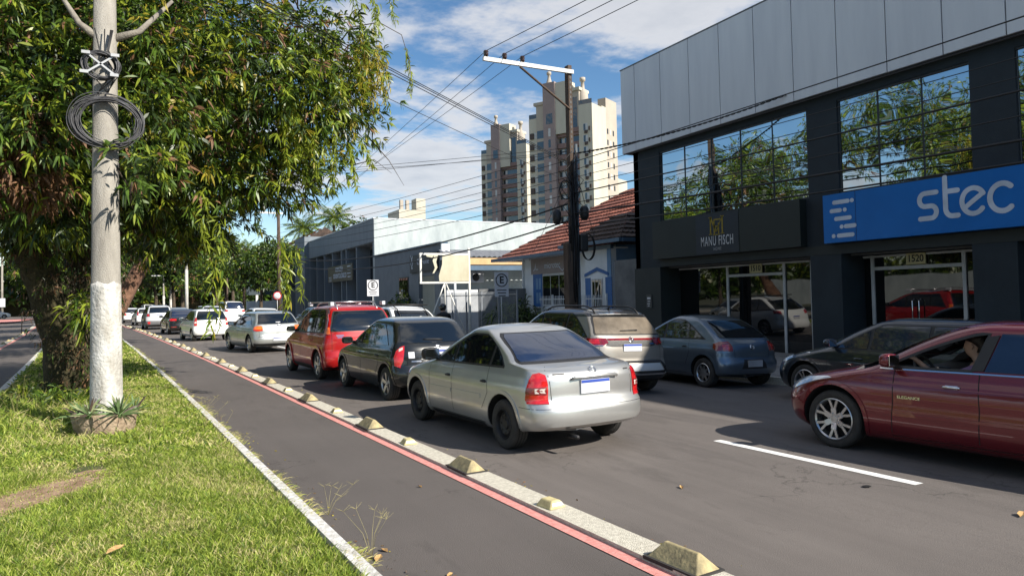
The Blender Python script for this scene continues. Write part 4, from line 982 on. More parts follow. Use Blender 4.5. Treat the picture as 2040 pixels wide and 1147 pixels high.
# fascia panels
ed = [20.03, 19.3]+[17.95*15/14-.0, ] ; ed = [20.03]+[y*15/14+.02 for y in (17.95, 16.7, 15.45, 14.24, 13.01, 11.81, 10.6, 9.4, 8.22, 7.07)]
while ed[-1] > Y0: ed.append(ed[-1]-1.28)
core = MB(); core.box(W((15.03, ed[-1], 6.66)), W((XW+.3, 20.0, 9.53))); core.build('fascia_core', M_joint, B)
for k in range(len(ed)-1):
    bbox('fascia_panel', (14.99, ed[k+1]+.012, 6.63+.002*(k % 2)), (15.03, ed[k]-.012, 9.56), M_fascia, bevel=.004)
bbox('fascia_end_panel', (15.03, 20.0, 6.63), (17.4, 20.04, 9.56), M_fascia)
bbox('soffit_panel', (15.035, ed[-1], 6.625), (XW+.0, 20.0, 6.655), M_soffit)
bbox('parapet_coping', (14.98, ed[-1], 9.563), (15.6, 20.05, 9.6), M_soffit)
# ground floor piers and recessed shop fronts (glass at x=16)
GP = [(18.4, Y1), (11.59, 12.49), (7.66, 8.51), (3.3, 4.2), (-1.2, -.2), (-5.6, -4.6)]
for i, (a, b) in enumerate(GP):
    bbox('ground_pier', (15.18, a, -.1), (16.15, b, 2.615), M_navy2 if i == 0 else M_navy)
bbox('lintel', (15.2, Y0, 2.62), (XW-.004, 18.4, 2.86), M_navy2)
bbox('porch_ceiling', (XW+.3, Y0, 2.58), (16.2, 18.4, 2.615), M_soffit)
bbox('shop_floor', (15.3, Y0, -.06), (26, Y1-.3, .02), M_side)
M_inner = pm('shop interior', (.05, .05, .052), .8, c2=(.09, .085, .08), scale=1)
bbox('shop_back', (19.5, Y0, .02), (19.6, Y1-.3, 3.0), M_inner)
def shopfront(y0, y1, posts, doory, z1=2.56, zt=2.24):
    f = MB(); f.box(W((15.97, y0, z1-.05)), W((16.05, y1, z1))); fo = f.build('shop_window', M_frame, B)
    for y in posts: m2 = MB(); m2.box(W((15.965, y-.04, .0)), W((16.055, y+.04, z1-.052))); m2.build('post', M_frame, fo)
    m2 = MB(); m2.box(W((15.968, doory[0]+.042, zt-.04)), W((16.05, doory[1]-.042, zt+.04))); m2.build('transom', M_frame, fo)
    ys_ = sorted([y0]+list(posts)+[y1])
    for a, b in zip(ys_[:-1], ys_[1:]):
        if b-a < .15: continue
        t = random.uniform(-.004, .004); m2 = MB(); m2.add([W(p) for p in [(16.0+t, a+.02, .02), (16.0-t, b-.02, .02), (16.0-t, b-.02, z1-.05), (16.0+t, a+.02, z1-.05)]], [(0, 3, 2, 1)]); m2.build('pane', M_shop, fo)
    return fo
s1 = shopfront(12.5, 18.39, (13.12, 14.04, 16.2), (14.04, 16.2))
s2 = shopfront(8.52, 11.58, (9.14, 11.33), (9.14, 11.33))
for a, b in ((4.21, 7.65), (-.19, 3.29), (-4.59, -1.21)): shopfront(a, b, (a+.8, b-.8), (a+.8, b-.8))
for y in (10.3, 10.14):
    m2 = MB(); m2.tube([(15.98-XW, y-10, .95), (15.9-XW, y-10, 1.0), (15.9-XW, y-10, 1.45), (15.98-XW, y-10, 1.5)], .014, 8); m2.build('door_pull', M_chrome, s2)
# numbers
M_numb = pm('brass number plate', (.5, .45, .24), .4, var=.1); M_dk = pm('black lettering', (.015, .015, .015), .5)
def number(txt, y, z, where_, w=.46):
    mb = MB(); mb.box((15.93, y-w/2, z-.13), (15.965, y+w/2, z+.13)); o = mb.build('number_sign', M_numb); tag(o, 'brass number plate %s %s' % (txt, where_), 'number sign')
    text_mb(txt, .23, .003, face_matrix((15.925, y, z), (0, -1, 0), (0, 0, 1)), M_dk, 'numerals', o, sx=.85, bold=.004)
number('1510', 15.03, 2.42, 'on the frame beside the gold-lettered shop'); number('1520', 10.2, 2.43, 'over the door under the blue sign')
# small notice on the corner pier
mb = MB(); mb.box((15.15, 18.85, 1.28), (15.178, 19.12, 1.72)); o = tag(mb.build('notice_plate', pm('dark notice', (.05, .055, .06), .4)), 'small dark notice plate with pale writing on the corner pier', 'notice')
for k, z in enumerate((1.6, 1.5, 1.42, 1.35)): mb = MB(); mb.box((15.146, 18.9+.02*k, z-(.035 if k == 0 else .016)), (15.149, 19.07-.02*(k % 2), z+(.035 if k == 0 else .012))); mb.build('print_line', M_plate, o)
# black shop sign: MANU FISCH HOME
M_sgn = pm('black-green sign board', (.008, .013, .012), .55, c2=(.012, .018, .016), scale=1); M_sgn2 = pm('dark blue sign board', (.012, .018, .03), .45)
S = empty('shop_sign', (15, 15.5, 3.4), label='long black shop sign with gold monogram reading MANU FISCH HOME', cat='sign')
mb = MB(); mb.box((0, 12.62-15.5, 2.87-3.4), (XW-15-.003, 18.52-15.5, 4.09-3.4)); mb.build('sign_box', M_sgn, S)
mb = MB(); mb.box((-.012, 14.72-15.5, 2.87+.02-3.4), (0-.001, 16.45-15.5, 4.09-.03-3.4)); mb.build('sign_panel', M_sgn2, S)
FM = lambda y, z, x=-.014: face_matrix((x, y-15.5, z-3.4), (0, -1, 0), (0, 0, 1))
M_gold = pm('gold lettering', (.32, .23, .035), .35, .5, var=.25, scale=20); M_slv = pm('silver lettering', (.5, .51, .53), .4)
def serif_text(y, z, txt, h, mat, name, sx):
    o = text_mb(txt, h, .003, FM(y, z), mat, name, S, sx=sx, bold=.001, gap=1.18); return o
serif_text(15.58, 3.25, 'MANU FISCH', .40, M_slv, 'lettering', .5)
serif_text(15.56, 3.02, 'HOME', .13, pm('dim silver lettering', (.22, .23, .24), .4), 'small_lettering', .8)
# gold monogram: M over F with serifs
mg = RB()
def bar(p, q, w=.03):
    (y0, z0), (y1, z1) = p, q; d = Vector((0, y1-y0, z1-z0)).normalized(); n = Vector((0, -d.z, d.y))*w/2; P0 = Vector((-.016, 15.58-15.5-y0, 3.68-3.4+z0)); P1 = Vector((-.016, 15.58-15.5-y1, 3.68-3.4+z1)); n.y *= -1
    v = [P0-n, P0+n, P1+n, P1-n]; v += [a+Vector((.012, 0, 0)) for a in v]; mg.add(v, [(0, 1, 2, 3), (7, 6, 5, 4), (0, 4, 5, 1), (1, 5, 6, 2), (2, 6, 7, 3), (3, 7, 4, 0)])
for a in (-.24, .24): bar((a, -.22), (a, .28), .05); bar((a-.07, -.22), (a+.07, -.22), .025); bar((a-.07, .28), (a+.07, .28), .025)
bar((-.24, .28), (0, -.16), .06); bar((.24, .28), (0, -.16), .025); bar((-.09, -.24), (-.09, .2), .045); bar((-.09, .2), (.16, .2), .04); bar((-.09, .0), (.1, .0), .03); bar((.09, -.24), (.09, .1), .04); bar((-.14, -.24), (.14, -.24), .025)
mg.build('monogram', M_gold, S)
# blue sign: stec
M_blue = pm('blue sign face', (.0, .12, .42), .35, c2=(.003, .14, .48), scale=.8, spec=.4); M_sw = pm('pale sign lettering', (.5, .56, .66), .4)
T = empty('shop_sign', (15, 8, 3.4), label='large blue shop sign with rounded white letters reading stec', cat='sign')
mb = MB(); mb.box((-.02, 1.5-8, 2.89-3.4), (XW-15-.003, 11.9-8, 4.07-3.4)); mb.build('sign_box', M_blue, T)
mb = MB(); mb.box((-.024, 11.0-8, 2.895-3.4), (-.021, 11.012-8, 4.065-3.4)); mb.build('sign_joint', pm('blue joint', (0, .03, .14), .4), T)
def stroke(pts, w, name, parent=T, mat=M_sw, yo=0, zo=0, x=-.026, closed=False):
    """rounded flat stroke; pts in (u to the right, v up)"""
    P = [Vector((p[0]*(.86 if name == 'letter' else 1), p[1])) for p in pts]; out = []
    L_, R_ = [], []
    for i, p in enumerate(P):
        d = (P[min(i+1, len(P)-1)]-P[max(i-1, 0)]).normalized(); n = Vector((-d.y, d.x))*w/2; L_.append(p+n); R_.append(p-n)
    m = len(P); vs = []; fs = []
    for k in range(m): vs += [L_[k], R_[k]]
    for k in range(m-1): fs.append((2*k, 2*k+1, 2*k+3, 2*k+2))
    def cap(c, d, i0, i1):
        a0 = math.atan2(d.y, d.x)+PI/2; base = len(vs); ring = []
        for k in range(1, 8): t = a0+PI*k/8; ring.append(len(vs)); vs.append(c+Vector((math.cos(t), math.sin(t)))*w/2)
        fs.append(tuple([i0]+ring+[i1]))
    cap(P[0], (P[1]-P[0]).normalized(), 0, 1)
    cap(P[-1], (P[-2]-P[-1]).normalized(), 2*m-1, 2*m-2)
    mb = MB(); V3 = [(x, yo-p.x, zo+p.y) for p in vs]; f2 = []
    for f in fs:
        a, b, c_ = [Vector(V3[i]) for i in f[:3]]; f2.append(f if (b-a).cross(c_-a).x < 0 else f[::-1])
    n = len(V3); V3 += [(x+.006, q[1], q[2]) for q in V3]; mb.add(V3, f2+[tuple(i+n for i in f[::-1]) for f in f2])
    return mb.build(name, mat, parent)
LETTER = .86
def arc(cx_, cy_, r, a0, a1, n=18, ry=None): return [(cx_+r*math.cos(R(a0+(a1-a0)*i/n)), cy_+(ry or r)*math.sin(R(a0+(a1-a0)*i/n))) for i in range(n+1)]
# letters laid out in metres, u to the right of y=9.42, v above z=3.27
lw = .105; yo, zo = 9.46-8, 3.27-3.4
stroke([(.44, .5), (.18, .5)]+arc(.15, .36, .14, 90, 270, 12)+[(.3, .22)]+arc(.3, .09, .13, 90, -90, 12)+[(.02, -.04)], lw, 'letter', yo=yo, zo=zo)
stroke([(.66, .78), (.66, .12)]+arc(.82, .12, .16, 180, 270, 8)+[(.95, -.04)], lw, 'letter', yo=yo, zo=zo); stroke([(.66, .48), (.95, .48)], lw, 'letter', yo=yo, zo=zo, x=-.0265)
stroke([(1.12, .1), (1.3, .215), (1.52, .35)], lw*.9, 'letter', yo=yo, zo=zo, x=-.0265); stroke(arc(1.31, .22, .26, 30, 320, 26), lw*.95, 'letter', yo=yo, zo=zo)
stroke(arc(1.95, .22, .27, 48, 312, 24), lw, 'letter', yo=yo, zo=zo)
# emblem of rounded bars
yo2 = 11.72-8
for (u0, u1, v) in [(.14, .52, .93), (.06, .3, .73), (.18, .56, .53), (.44, .68, .33), (.24, .62, .12)]: stroke([(u0, v), ((u0+u1)/2, v), (u1, v)], .1, 'emblem_bar', yo=yo2, zo=2.93-3.4)
for (u, v) in [(.63, .93), (.43, .73), (.33, .33), (.1, .12)]: stroke([(u-.003, v), (u, v), (u+.003, v)], .1, 'emblem_dot', yo=yo2, zo=2.93-3.4)
# grey yard wall between the shop building and the house
M_conc = pm('stained concrete wall', (.1, .105, .11), .9, c2=(.17, .175, .18), scale=1.4, bump=1, bscale=30)
mb = MB(); mb.box((15.6, 19.8, -.1), (15.85, 21.5, 3.0)); tag(mb.build('yard_wall', M_conc), 'stained grey rendered wall between the navy shop and the blue and white house', 'wall')
# ---------------------------------------------------------------- blue and white house
M_white = pm('white render', (.62, .66, .7), .85, c2=(.74, .77, .8), scale=1.5, bump=.5, bscale=40)
M_bluep = pm('blue paint', (.015, .09, .28), .6, c2=(.025, .12, .34), scale=3); M_blued = pm('dark blue gutter paint', (.06, .11, .17), .5)
M_blues = pm('blue wall', (.11, .22, .38), .75, c2=(.15, .27, .44), scale=2)
def tiles(name, a, b):
    m = pm(name, a, .85, c2=b, scale=2.2, bump=0); t = m.node_tree; N = t.nodes.new; g_ = N('ShaderNodeTexCoord'); bs = t.nodes['Principled BSDF']
    n = N('ShaderNodeTexNoise'); n.inputs['Scale'].default_value = 7; t.links.new(g_.outputs['Object'], n.inputs[0]); mi = [q for q in t.nodes if q.type == 'MIX'][0]
    m2 = N('ShaderNodeMix'); m2.data_type = 'RGBA'; m2.blend_type = 'MULTIPLY'; m2.inputs[0].default_value = .7; r = N('ShaderNodeMapRange'); t.links.new(n.outputs[0], r.inputs[0]); r.inputs[1].default_value = .35; r.inputs[2].default_value = .65; r.inputs[3].default_value = .45; r.inputs[4].default_value = 1.3
    t.links.new(mi.outputs[2], m2.inputs[6]); t.links.new(r.outputs[0], m2.inputs[7]); t.links.new(m2.outputs[2], bs.inputs['Base Color']); return m
M_tile = tiles('terracotta tiles', (.2, .065, .042), (.34, .125, .085)); M_tileo = tiles('mossy old tiles', (.04, .026, .02), (.09, .055, .04))
def tiled(mb, A, B_, C, D, rows, th=.05, wave=.22):
    """real tile courses on the quad A (eave start) B (eave end) C (ridge end) D (ridge start)"""
    A, B_, C, D = map(Vector, (A, B_, C, D)); n = (B_-A).cross(D-A).normalized(); n = n if n.z > 0 else -n
    for r in range(rows):
        t0, t1 = r/rows, (r+1)/rows; a, b = A.lerp(D, t0), B_.lerp(C, t0); c_, d = B_.lerp(C, min(1, t1+.0)), A.lerp(D, min(1, t1)); k = max(2, int((b-a).length/(wave/2)))
        vs = []; fs = []
        for i in range(k+1):
            u = i/k; h = .035*abs(math.sin(u*(b-a).length/wave*PI)); vs += [a.lerp(b, u)+n*(th+h), d.lerp(c_, u)+n*(h*.9), a.lerp(b, u)+n*(-.01)]
        for i in range(k): o = 3*i; fs += [(o, o+3, o+4, o+1), (o+2, o+5, o+3, o)]
        mb.add(vs, fs, 0, False)
H = empty('house', (17, 27, 0), label='low blue and white house with terracotta hip roof beside the navy shop building', cat='house')
def hb(name, a, b, mat, parent=H, bevel=0): mb = MB(); mb.box((a[0]-17, a[1]-27, a[2]), (b[0]-17, b[1]-27, b[2])); return mb.build(name, mat, parent, bevel=bevel)
hb('wall', (17, 24.6, -.1), (17.25, 31.2, 3.75), M_white); hb('side_wall', (17.25, 30.95, -.1), (26, 31.19, 3.75), M_white)
hb('bay_wall', (16.35, 22.75, -.1), (16.6, 24.6, 3.85), M_white); hb('bay_side', (16.6, 22.76, -.1), (26, 23.0, 3.85), M_blues); hb('bay_return', (16.6, 24.4, -.1), (17, 24.59, 3.8), M_blues)
hb('blue_corner', (16.33, 22.72, -.1), (16.348, 23.15, 2.45), M_bluep); hb('blue_corner', (16.33, 22.74, 2.45), (16.347, 23.0, 3.8), M_blues)
hb('blue_dado', (16.33, 24.2, -.1), (16.348, 24.58, 2.45), M_bluep)
mb = MB()
mb.prism([(22.9-27, 2.5), (23.7-27, 2.72), (24.6-27, 2.5), (24.6-27, 2.62), (23.7-27, 2.86), (22.9-27, 2.62)], 'x', 16.31-17, 16.345-17); mb.build('window_hood', M_bluep, H)
def window(y0, y1, z0, z1, x=17.0, shutters=True, lattice=True):
    w = hb('window', (x-.03, y0, z0), (x-.005, y1, z1), M_frame); 
    o = hb('pane', (x-.036, y0+.06, z0+.06), (x-.031, y1-.06, z1-.06), M_shop); o.parent = w; 
    for k in range(1, 3): q = hb('glazing_bar', (x-.045, y0+(y1-y0)*k/3-.015, z0), (x-.037, y0+(y1-y0)*k/3+.015, z1), M_frame); q.parent = w
    if shutters:
        for (a, b) in ((y1, y1+.85), (y0-.7, y0)):
            q = hb('shutter', (x-.06, a, z0-.05), (x-.02, b, z1+.05), M_bluep)
            for zz3 in (z0+.1, (z0+z1)/2+.05):
                for yy in (a+.08, a+.35): p = hb('shutter_panel', (x-.066, yy, zz3), (x-.061, yy+.2, zz3+(z1-z0)/2-.2), M_blues); p.parent = q
    return w
window(26.9, 29.2, 1.3, 2.75); window(23.35, 24.1, 1.2, 2.4, 16.35, False)
hb('sill', (16.85, 26.2, 1.15), (17.0, 29.9, 1.22), M_white)
mb = MB(); tiled(mb, (16.3-17, 22.5-27, 3.75), (16.3-17, 33.0-27, 3.6), (21-17, 27.6-27, 6.8), (21-17, 25-27, 6.8), 15); mb.build('roof', M_tile, H)
mb = MB(); mb.add([(16.3-17, 22.5-27, 3.72), (16.3-17, 33-27, 3.57), (27-17, 33-27, 3.57), (27-17, 22.5-27, 3.72), (21-17, 25-27, 6.76), (21-17, 27.6-27, 6.76)], [(0, 3, 2, 1), (3, 0, 4), (1, 2, 5), (2, 3, 4, 5), (0, 1, 5, 4)]); mb.build('roof_hips', M_tileo, H)
mb = MB(); tiled(mb, (15.85-17, 21.4-27, 3.86), (15.85-17, 25.6-27, 3.86), (17.6-17, 23.8-27, 5.05), (17.6-17, 23.2-27, 5.05), 6); tiled(mb, (20-17, 21.4-27, 3.86), (15.85-17, 21.4-27, 3.86), (17.6-17, 23.2-27, 5.05), (20-17, 23.2-27, 5.05), 6); tiled(mb, (15.85-17, 25.6-27, 3.86), (18.6-17, 25.6-27, 3.86), (18.6-17, 23.8-27, 5.05), (17.6-17, 23.8-27, 5.05), 6); mb.build('bay_roof', M_tileo, H)
mb = RB(); mb.box((16.15-17, 22.5-27, 3.55), (16.3-17, 33.05-27, 3.7)); mb.box((15.72-17, 21.35-27, 3.72), (15.86-17, 25.7-27, 3.86)); mb.box((15.86-17, 21.28-27, 3.72), (20-17, 21.4-27, 3.86)); mb.build('gutter', M_blued, H)
mb = MB(); mb.box((16.3-17, 22.5-27, 3.56), (17.0-17, 33-27, 3.6)); mb.build('soffit', M_white, H)
mb = MB(); mb.tube([(17-17-.06, 31.0-27, 3.6), (17-17-.06, 31.05-27, 3.2), (17-17-.06, 31.05-27, 0)], .05, 8); mb.build('downpipe', M_white, H)
# sign on the house
M_tp = pm('greyish pink sign', (.2, .17, .165), .55, c2=(.25, .2, .19), scale=2)
sg = MB(); sg.box((16.93, 26.85, 2.8), (16.98, 30.2, 3.55)); so_ = tag(sg.build('shop_sign', M_tp), 'grey-pink shop sign with thin letters reading microtec on the blue and white house', 'sign')
Fs = lambda y, z: face_matrix((16.925, y, z), (0, -1, 0), (0, 0, 1))
text_mb('microtec', .42, .003, Fs(28.2, 3.17), M_sw, 'lettering', so_, sx=.95)
stroke([(0, 0), (.12, .06), (.2, .34), (.22, .05), (.42, .05)], .04, 'logo_stroke', so_, M_sw, 29.95, 2.98, 16.922)
stroke([(.0, .18), (.3, .0), (.55, .2), (.7, .12)], .03, 'logo_stroke', so_, M_sw, 27.6, 2.88, 16.922)
# slanted yard fence and railings --------------------------------------------
M_rail = pm('grey steel railing', (.2, .22, .25), .5, .3); M_railw = pm('white steel railing', (.5, .53, .56), .5)
def railing(name, x, y0, y1, z0, z1, step, mat, label, cat='railing', flat=True):
    e = empty(name, (x, y0, 0), label=label, cat=cat)
    for z in (z0+.06, z1-.14): mb = MB(); mb.box((-.015, 0, z-.018), (.015, y1-y0, z+.018)); mb.build('rail', mat, e)
    mb = MB(); n = int((y1-y0)/step)
    for k in range(n+1): mb.box((-.009, k*step-.009, z0), (.009, k*step+.009, z1))
    o = mb.build('bars', mat, e); o['kind'] = 'stuff'
    for k in range(0, n+1, 16): m2 = MB(); m2.box((-.03, k*step-.03, -.05), (.03, k*step+.03, z1+.05)); m2.build('post', mat, e)
    return e
railing('steel_fence', 14.2, 26.6, 35.2, .05, 2.0, .11, M_rail, 'grey steel bar fence in front of the parking yard left of the house')
railing('steel_fence', 15.2, 21.5, 26.4, .45, 1.75, .12, M_railw, 'pale bar fence in front of the blue and white house')
mb = MB(); mb.box((15.1, 21.5, -.1), (15.3, 26.4, .45)); tag(mb.build('fence_plinth', M_white), 'low white plinth wall under the pale fence of the house', 'wall')
# grey workshop building with its paler side wall -----------------------------
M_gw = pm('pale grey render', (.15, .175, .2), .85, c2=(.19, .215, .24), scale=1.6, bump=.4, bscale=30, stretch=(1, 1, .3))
M_gs = pm('pale side wall', (.3, .34, .35), .85, c2=(.44, .48, .48), scale=1.1, bump=.5, bscale=30, stretch=(1, 1, .35))  # paler grey than the street fronts of the same buildings
G = empty('commercial_building', (15, 50, 0), label='long pale grey two-storey building with tall glazed bays and dental sign', cat='building')
def gb(name, a, b, mat, parent=G): mb = MB(); mb.box((a[0]-15, a[1]-50, a[2]), (b[0]-15, b[1]-50, b[2])); return mb.build(name, mat, parent)
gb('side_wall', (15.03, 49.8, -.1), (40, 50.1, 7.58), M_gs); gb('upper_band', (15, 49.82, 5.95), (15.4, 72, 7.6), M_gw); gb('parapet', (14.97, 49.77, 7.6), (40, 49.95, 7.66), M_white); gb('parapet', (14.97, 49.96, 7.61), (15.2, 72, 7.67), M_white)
gb('roof', (15.4, 50.1, 7.2), (40, 72, 7.3), M_gw); gb('corner_block', (14.6, 72, -.1), (17, 77, 8.2), M_gw); gb('recess_wall', (16.1, 50.1, -.1), (16.3, 72, 5.95), M_gw); gb('recess_soffit', (15.1, 50.1, 5.9), (16.1, 72, 5.945), M_gw)
for y in (50.1, 54.6, 57.7, 59.3, 62.4, 65.5, 68.6, 71.7): gb('fin', (15.05, y, 0), (16.1, y+.22, 5.9), M_gw)
for (a, b) in ((50.6, 54.3), (54.9, 57.5), (59.6, 62.2), (62.7, 65.3), (65.8, 68.4), (68.9, 71.5)):
    w = gb('window', (16.04, a, .8), (16.09, b, 5.7), M_frameb)
    for k in range(3): q = gb('pane', (16.02, a+.08+(b-a)*k/3, .9), (16.038, a+(b-a)*(k+1)/3-.05, 5.6), M_shop); q.parent = w
    q = gb('transom', (16.0, a, 2.6), (16.019, b, 2.68), M_frame); q.parent = w
gb('roller_door', (14.55, 72.6, 0), (14.6, 75.5, 1.9), pm('grey shutter', (.12, .13, .15), .5))
sgn = MB(); sgn.box((14.9, 55.4, 3.35), (15.0, 63.5, 4.7)); so_ = tag(sgn.build('shop_sign', pm('olive sign board', (.1, .09, .07), .5)), 'long brown dental sign reading ARMAZEM DO DENTISTA on the grey building', 'sign')
Fq = lambda y, z: face_matrix((14.89, y, z), (0, -1, 0), (0, 0, 1))
text_mb('ARMAZÉM', .55, .005, Fq(59.6, 4.35), M_sw, 'lettering', so_, sx=1.0, bold=.01); text_mb('ODONTOLÓGICO', .55, .005, Fq(59.4, 3.8), M_sw, 'lettering', so_, sx=.95, bold=.01)
for k in range(4): mb = MB(); mb.box((14.88, 55.9, 4.45-k*.28), (14.899, 56.9-.15*(k % 2), 4.53-k*.28)); mb.build('small_print', M_sw, so_)
for k in range(3): mb = MB(); mb.box((14.88, 62.2, 3.75-k*.16), (14.899, 63.2-.15*(k % 2), 3.8-k*.16)); mb.build('small_print', M_sw, so_)
# low grey store in front of it
M_st = pm('mid grey render', (.13, .155, .18), .85, c2=(.165, .19, .215), scale=1.5, bump=.4)
K = empty('store_building', (15, 41, 0), label='low grey store with dark sign and doorway in front of the long grey building', cat='building')
def kb(name, a, b, mat, parent=K): mb = MB(); mb.box((a[0]-15, a[1]-41, a[2]), (b[0]-15, b[1]-41, b[2])); return mb.build(name, mat, parent)
kb('front_wall', (15, 40.7, -.1), (15.25, 49.7, 4.8), M_st); kb('front_wall', (15, 37.2, 3.1), (15.25, 40.7, 4.8), M_st); kb('front_pier', (15, 37.2, -.1), (15.25, 38.1, 3.1), M_st)
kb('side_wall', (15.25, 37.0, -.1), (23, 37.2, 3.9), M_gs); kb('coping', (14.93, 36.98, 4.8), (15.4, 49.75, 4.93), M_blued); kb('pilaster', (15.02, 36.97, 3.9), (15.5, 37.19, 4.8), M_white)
kb('roof', (15.25, 37.2, 4.4), (23, 49.7, 4.5), M_st); kb('doorway_back', (17.5, 37.3, 0), (17.6, 41, 3.1), M_inner)
w = kb('window', (14.97, 42.5, 1.2), (14.995, 44.3, 3.15), M_frameb); q = kb('pane', (14.955, 42.6, 1.3), (14.969, 44.2, 3.05), M_shop); q.parent = w
for k in range(5): q = kb('awning_fringe', (14.93, 42.6+k*.34, 2.95), (14.95, 42.75+k*.34, 3.08), pm('salmon cloth', (.5, .25, .18), .8)); q.parent = w
text = MB(); text.box((14.88, 37.35, 3.35), (14.99, 41.9, 4.4)); so_ = tag(text.build('shop_sign', pm('black sign board', (.02, .022, .024), .5)), 'black shop sign with pale emblem on the low grey store behind the broken billboard', 'sign')
text_mb('CP Home', .5, .004, face_matrix((14.87, 39.6, 3.95), (0, -1, 0), (0, 0, 1)), M_sw, 'lettering', so_); stroke([(0, .5), (.35, 0), (.1, -.3)], .07, 'logo_stroke', so_, M_sw, 41.7, 3.9, 14.87); stroke([(.35, .45), (0, 0), (.3, -.3)], .07, 'logo_stroke', so_, M_sw, 41.7, 3.9, 14.868)
text_mb('Electro', .22, .004, face_matrix((14.95, 43.5, 2.3), (0, -1, 0), (0, 0, 1)), M_sw, 'window_lettering', w, sx=.9).location = (-15, -41, 0)
# carport with corrugated roof
Cp = empty('carport', (17, 35, 0), label='carport with corrugated grey roof edge and orange fascia left of the house', cat='carport')
mb = MB(); n = 90; vs = []; 
for i in range(n+1):
    x = -2.1+6.6*i/n; h = .035*math.sin(i*1.45); vs += [(x, .35, 4.0+h), (x, 2.1, 4.45+h)]
mb.add(vs, [(2*i, 2*i+2, 2*i+3, 2*i+1) for i in range(n)], 0, True); mb.build('corrugated_roof', pm('grey fibre cement', (.14, .15, .17), .9, c2=(.2, .21, .23), scale=3), Cp)
mb = MB(); mb.box((-2.0, .4, 3.56), (4.6, .44, 3.92)); mb.build('fascia_board', pm('orange timber', (.5, .3, .14), .7, c2=(.62, .4, .2), scale=4), Cp)
mb = MB(); mb.box((-2.0, .46, 3.25), (4.6, .56, 3.55)); mb.build('beam', M_blued, Cp)
for x in (-1.9, 4.3): mb = MB(); mb.box((x, .46, 0), (x+.12, .58, 3.24)); mb.build('post', M_railw, Cp)
mb = MB(); mb.box((15.05, 36.4, -.1), (20.5, 36.6, 2.2)); tag(mb.build('yard_wall', pm('white yard wall', (.5, .52, .54), .85, c2=(.66, .68, .7), scale=2)), 'white yard wall under the carport behind the grey steel fence', 'wall')
mb = MB(); mb.box((14.45, 30.9, -.1), (17.0, 31.05, 2.15)); tag(mb.build('yard_wall', M_conc), 'grey boundary wall between the yard and the blue and white house', 'wall')
A_ = empty('air_conditioner', (17.0, 36.9, 2.9), label='white air conditioner unit mounted on the wall inside the carport', cat='air conditioner')
mb = MB(); mb.box((-.4, -.35, -.3), (.4, 0, .3)); mb.build('casing', M_plate, A_, bevel=.02); mb = MB(); mb.lathe([(0, -.36), (.22, -.36), (.22, -.352)], (-.1, 0, 0), 'y', 20); mb.build('fan_grille', M_blk, A_)
# broken billboard --------------------------------------------------
M_cream = pm('bleached billboard sheet', (.42, .39, .28), .8, c2=(.55, .53, .42), scale=1.2, stretch=(1, 1, .5)); M_wst = pm('white painted steel', (.6, .6, .57), .6, c2=(.72, .71, .66), scale=6)
Bb = empty('billboard', (12.1, 29.5, 0), label='torn cream billboard with half its frame bare on a white steel post', cat='billboard')
def bq(name, a, b, mat): mb = MB(); mb.box((a[0], a[1], a[2]), (b[0], b[1], b[2])); return mb.build(name, mat, Bb)
xa, xb, zb0, zb1 = -1.13, 1.2, 2.45, 3.72
for z in (zb0, zb1): bq('frame_rail', (xa-.05, -.05, z-.04), (xb+.05, .05, z+.04), M_wst)
for x in (xa, xb, 0): bq('frame_upright', (x-.04, -.045, zb0), (x+.04, .045, zb1), M_wst)
mb = MB(); mb.prism([(-.28, zb0+.05), (xb-.03, zb0+.05), (xb-.03, zb1-.05), (-.12, zb1-.05), (-.14, zb0+.8), (-.3, zb0+.3)], 'y', -.08, -.05); mb.build('billboard_sheet', M_cream, Bb)
mb = MB(); mb.prism([(-.5, zb1-.05), (-.32, zb1-.05), (-.42, zb1-.35), (-.36, zb1-.6), (-.52, zb0+.42), (-.6, zb0+.4), (-.48, zb1-.62), (-.58, zb1-.3)], 'y', -.07, -.055); mb.build('torn_strip', M_cream, Bb)
mb = MB(); mb.prism([(-.9, zb1-.05), (-.5, zb1-.05), (-.6, zb1-.16), (-.85, zb1-.12)], 'y', -.07, -.055); mb.build('torn_strip', M_cream, Bb)
mb = MB(); mb.tube([(xb, 0, -.1), (xb, 0, 4.0)], .06, 10); mb.build('post', M_wst, Bb)
for (a, b) in (((.0, 2.45), (-.95, .2)), ((.05, 2.45), (1.05, .0)), ((0, 2.45), (0, 1.4))): mb = MB(); mb.tube([(a[0], 0, a[1]), (b[0], .0, b[1])], .028, 6); mb.build('brace', M_wst, Bb)
# pitched dark building beyond the grey one, with advertising board
D = empty('corner_house', (14, 82, 0), label='dark house with red tiles and balcony at the far end of the grey building', cat='house')
def db(name, a, b, mat): mb = MB(); mb.box((a[0]-14, a[1]-82, a[2]), (b[0]-14, b[1]-82, b[2])); return mb.build(name, mat, D)
db('ground_floor', (14.3, 78, 0), (22, 90, 3.2), M_gw); db('upper_floor', (14.8, 78, 3.2), (22, 90, 7.2), M_navy); db('balcony', (13.2, 78, 3.2), (14.8, 90, 3.45), M_blk); db('window', (14.27, 79, .4), (14.299, 80.8, 2.8), M_shop); db('window', (14.27, 82, .4), (14.299, 84, 2.8), M_shop)
mb = MB()
for k in range(24): mb.box((13.25-14, 78+k*.5-82, 3.45), (13.29-14, 78.04+k*.5-82, 6.9))
mb.build('balcony_screen', M_railw, D)['kind'] = 'stuff'
mb = MB(); tiled(mb, (13.4-14, 77.6-82, 7.1), (13.4-14, 91-82, 7.1), (18-14, 91-82, 9.8), (18-14, 77.6-82, 9.8), 10, wave=.4); mb.build('roof', M_tile, D)
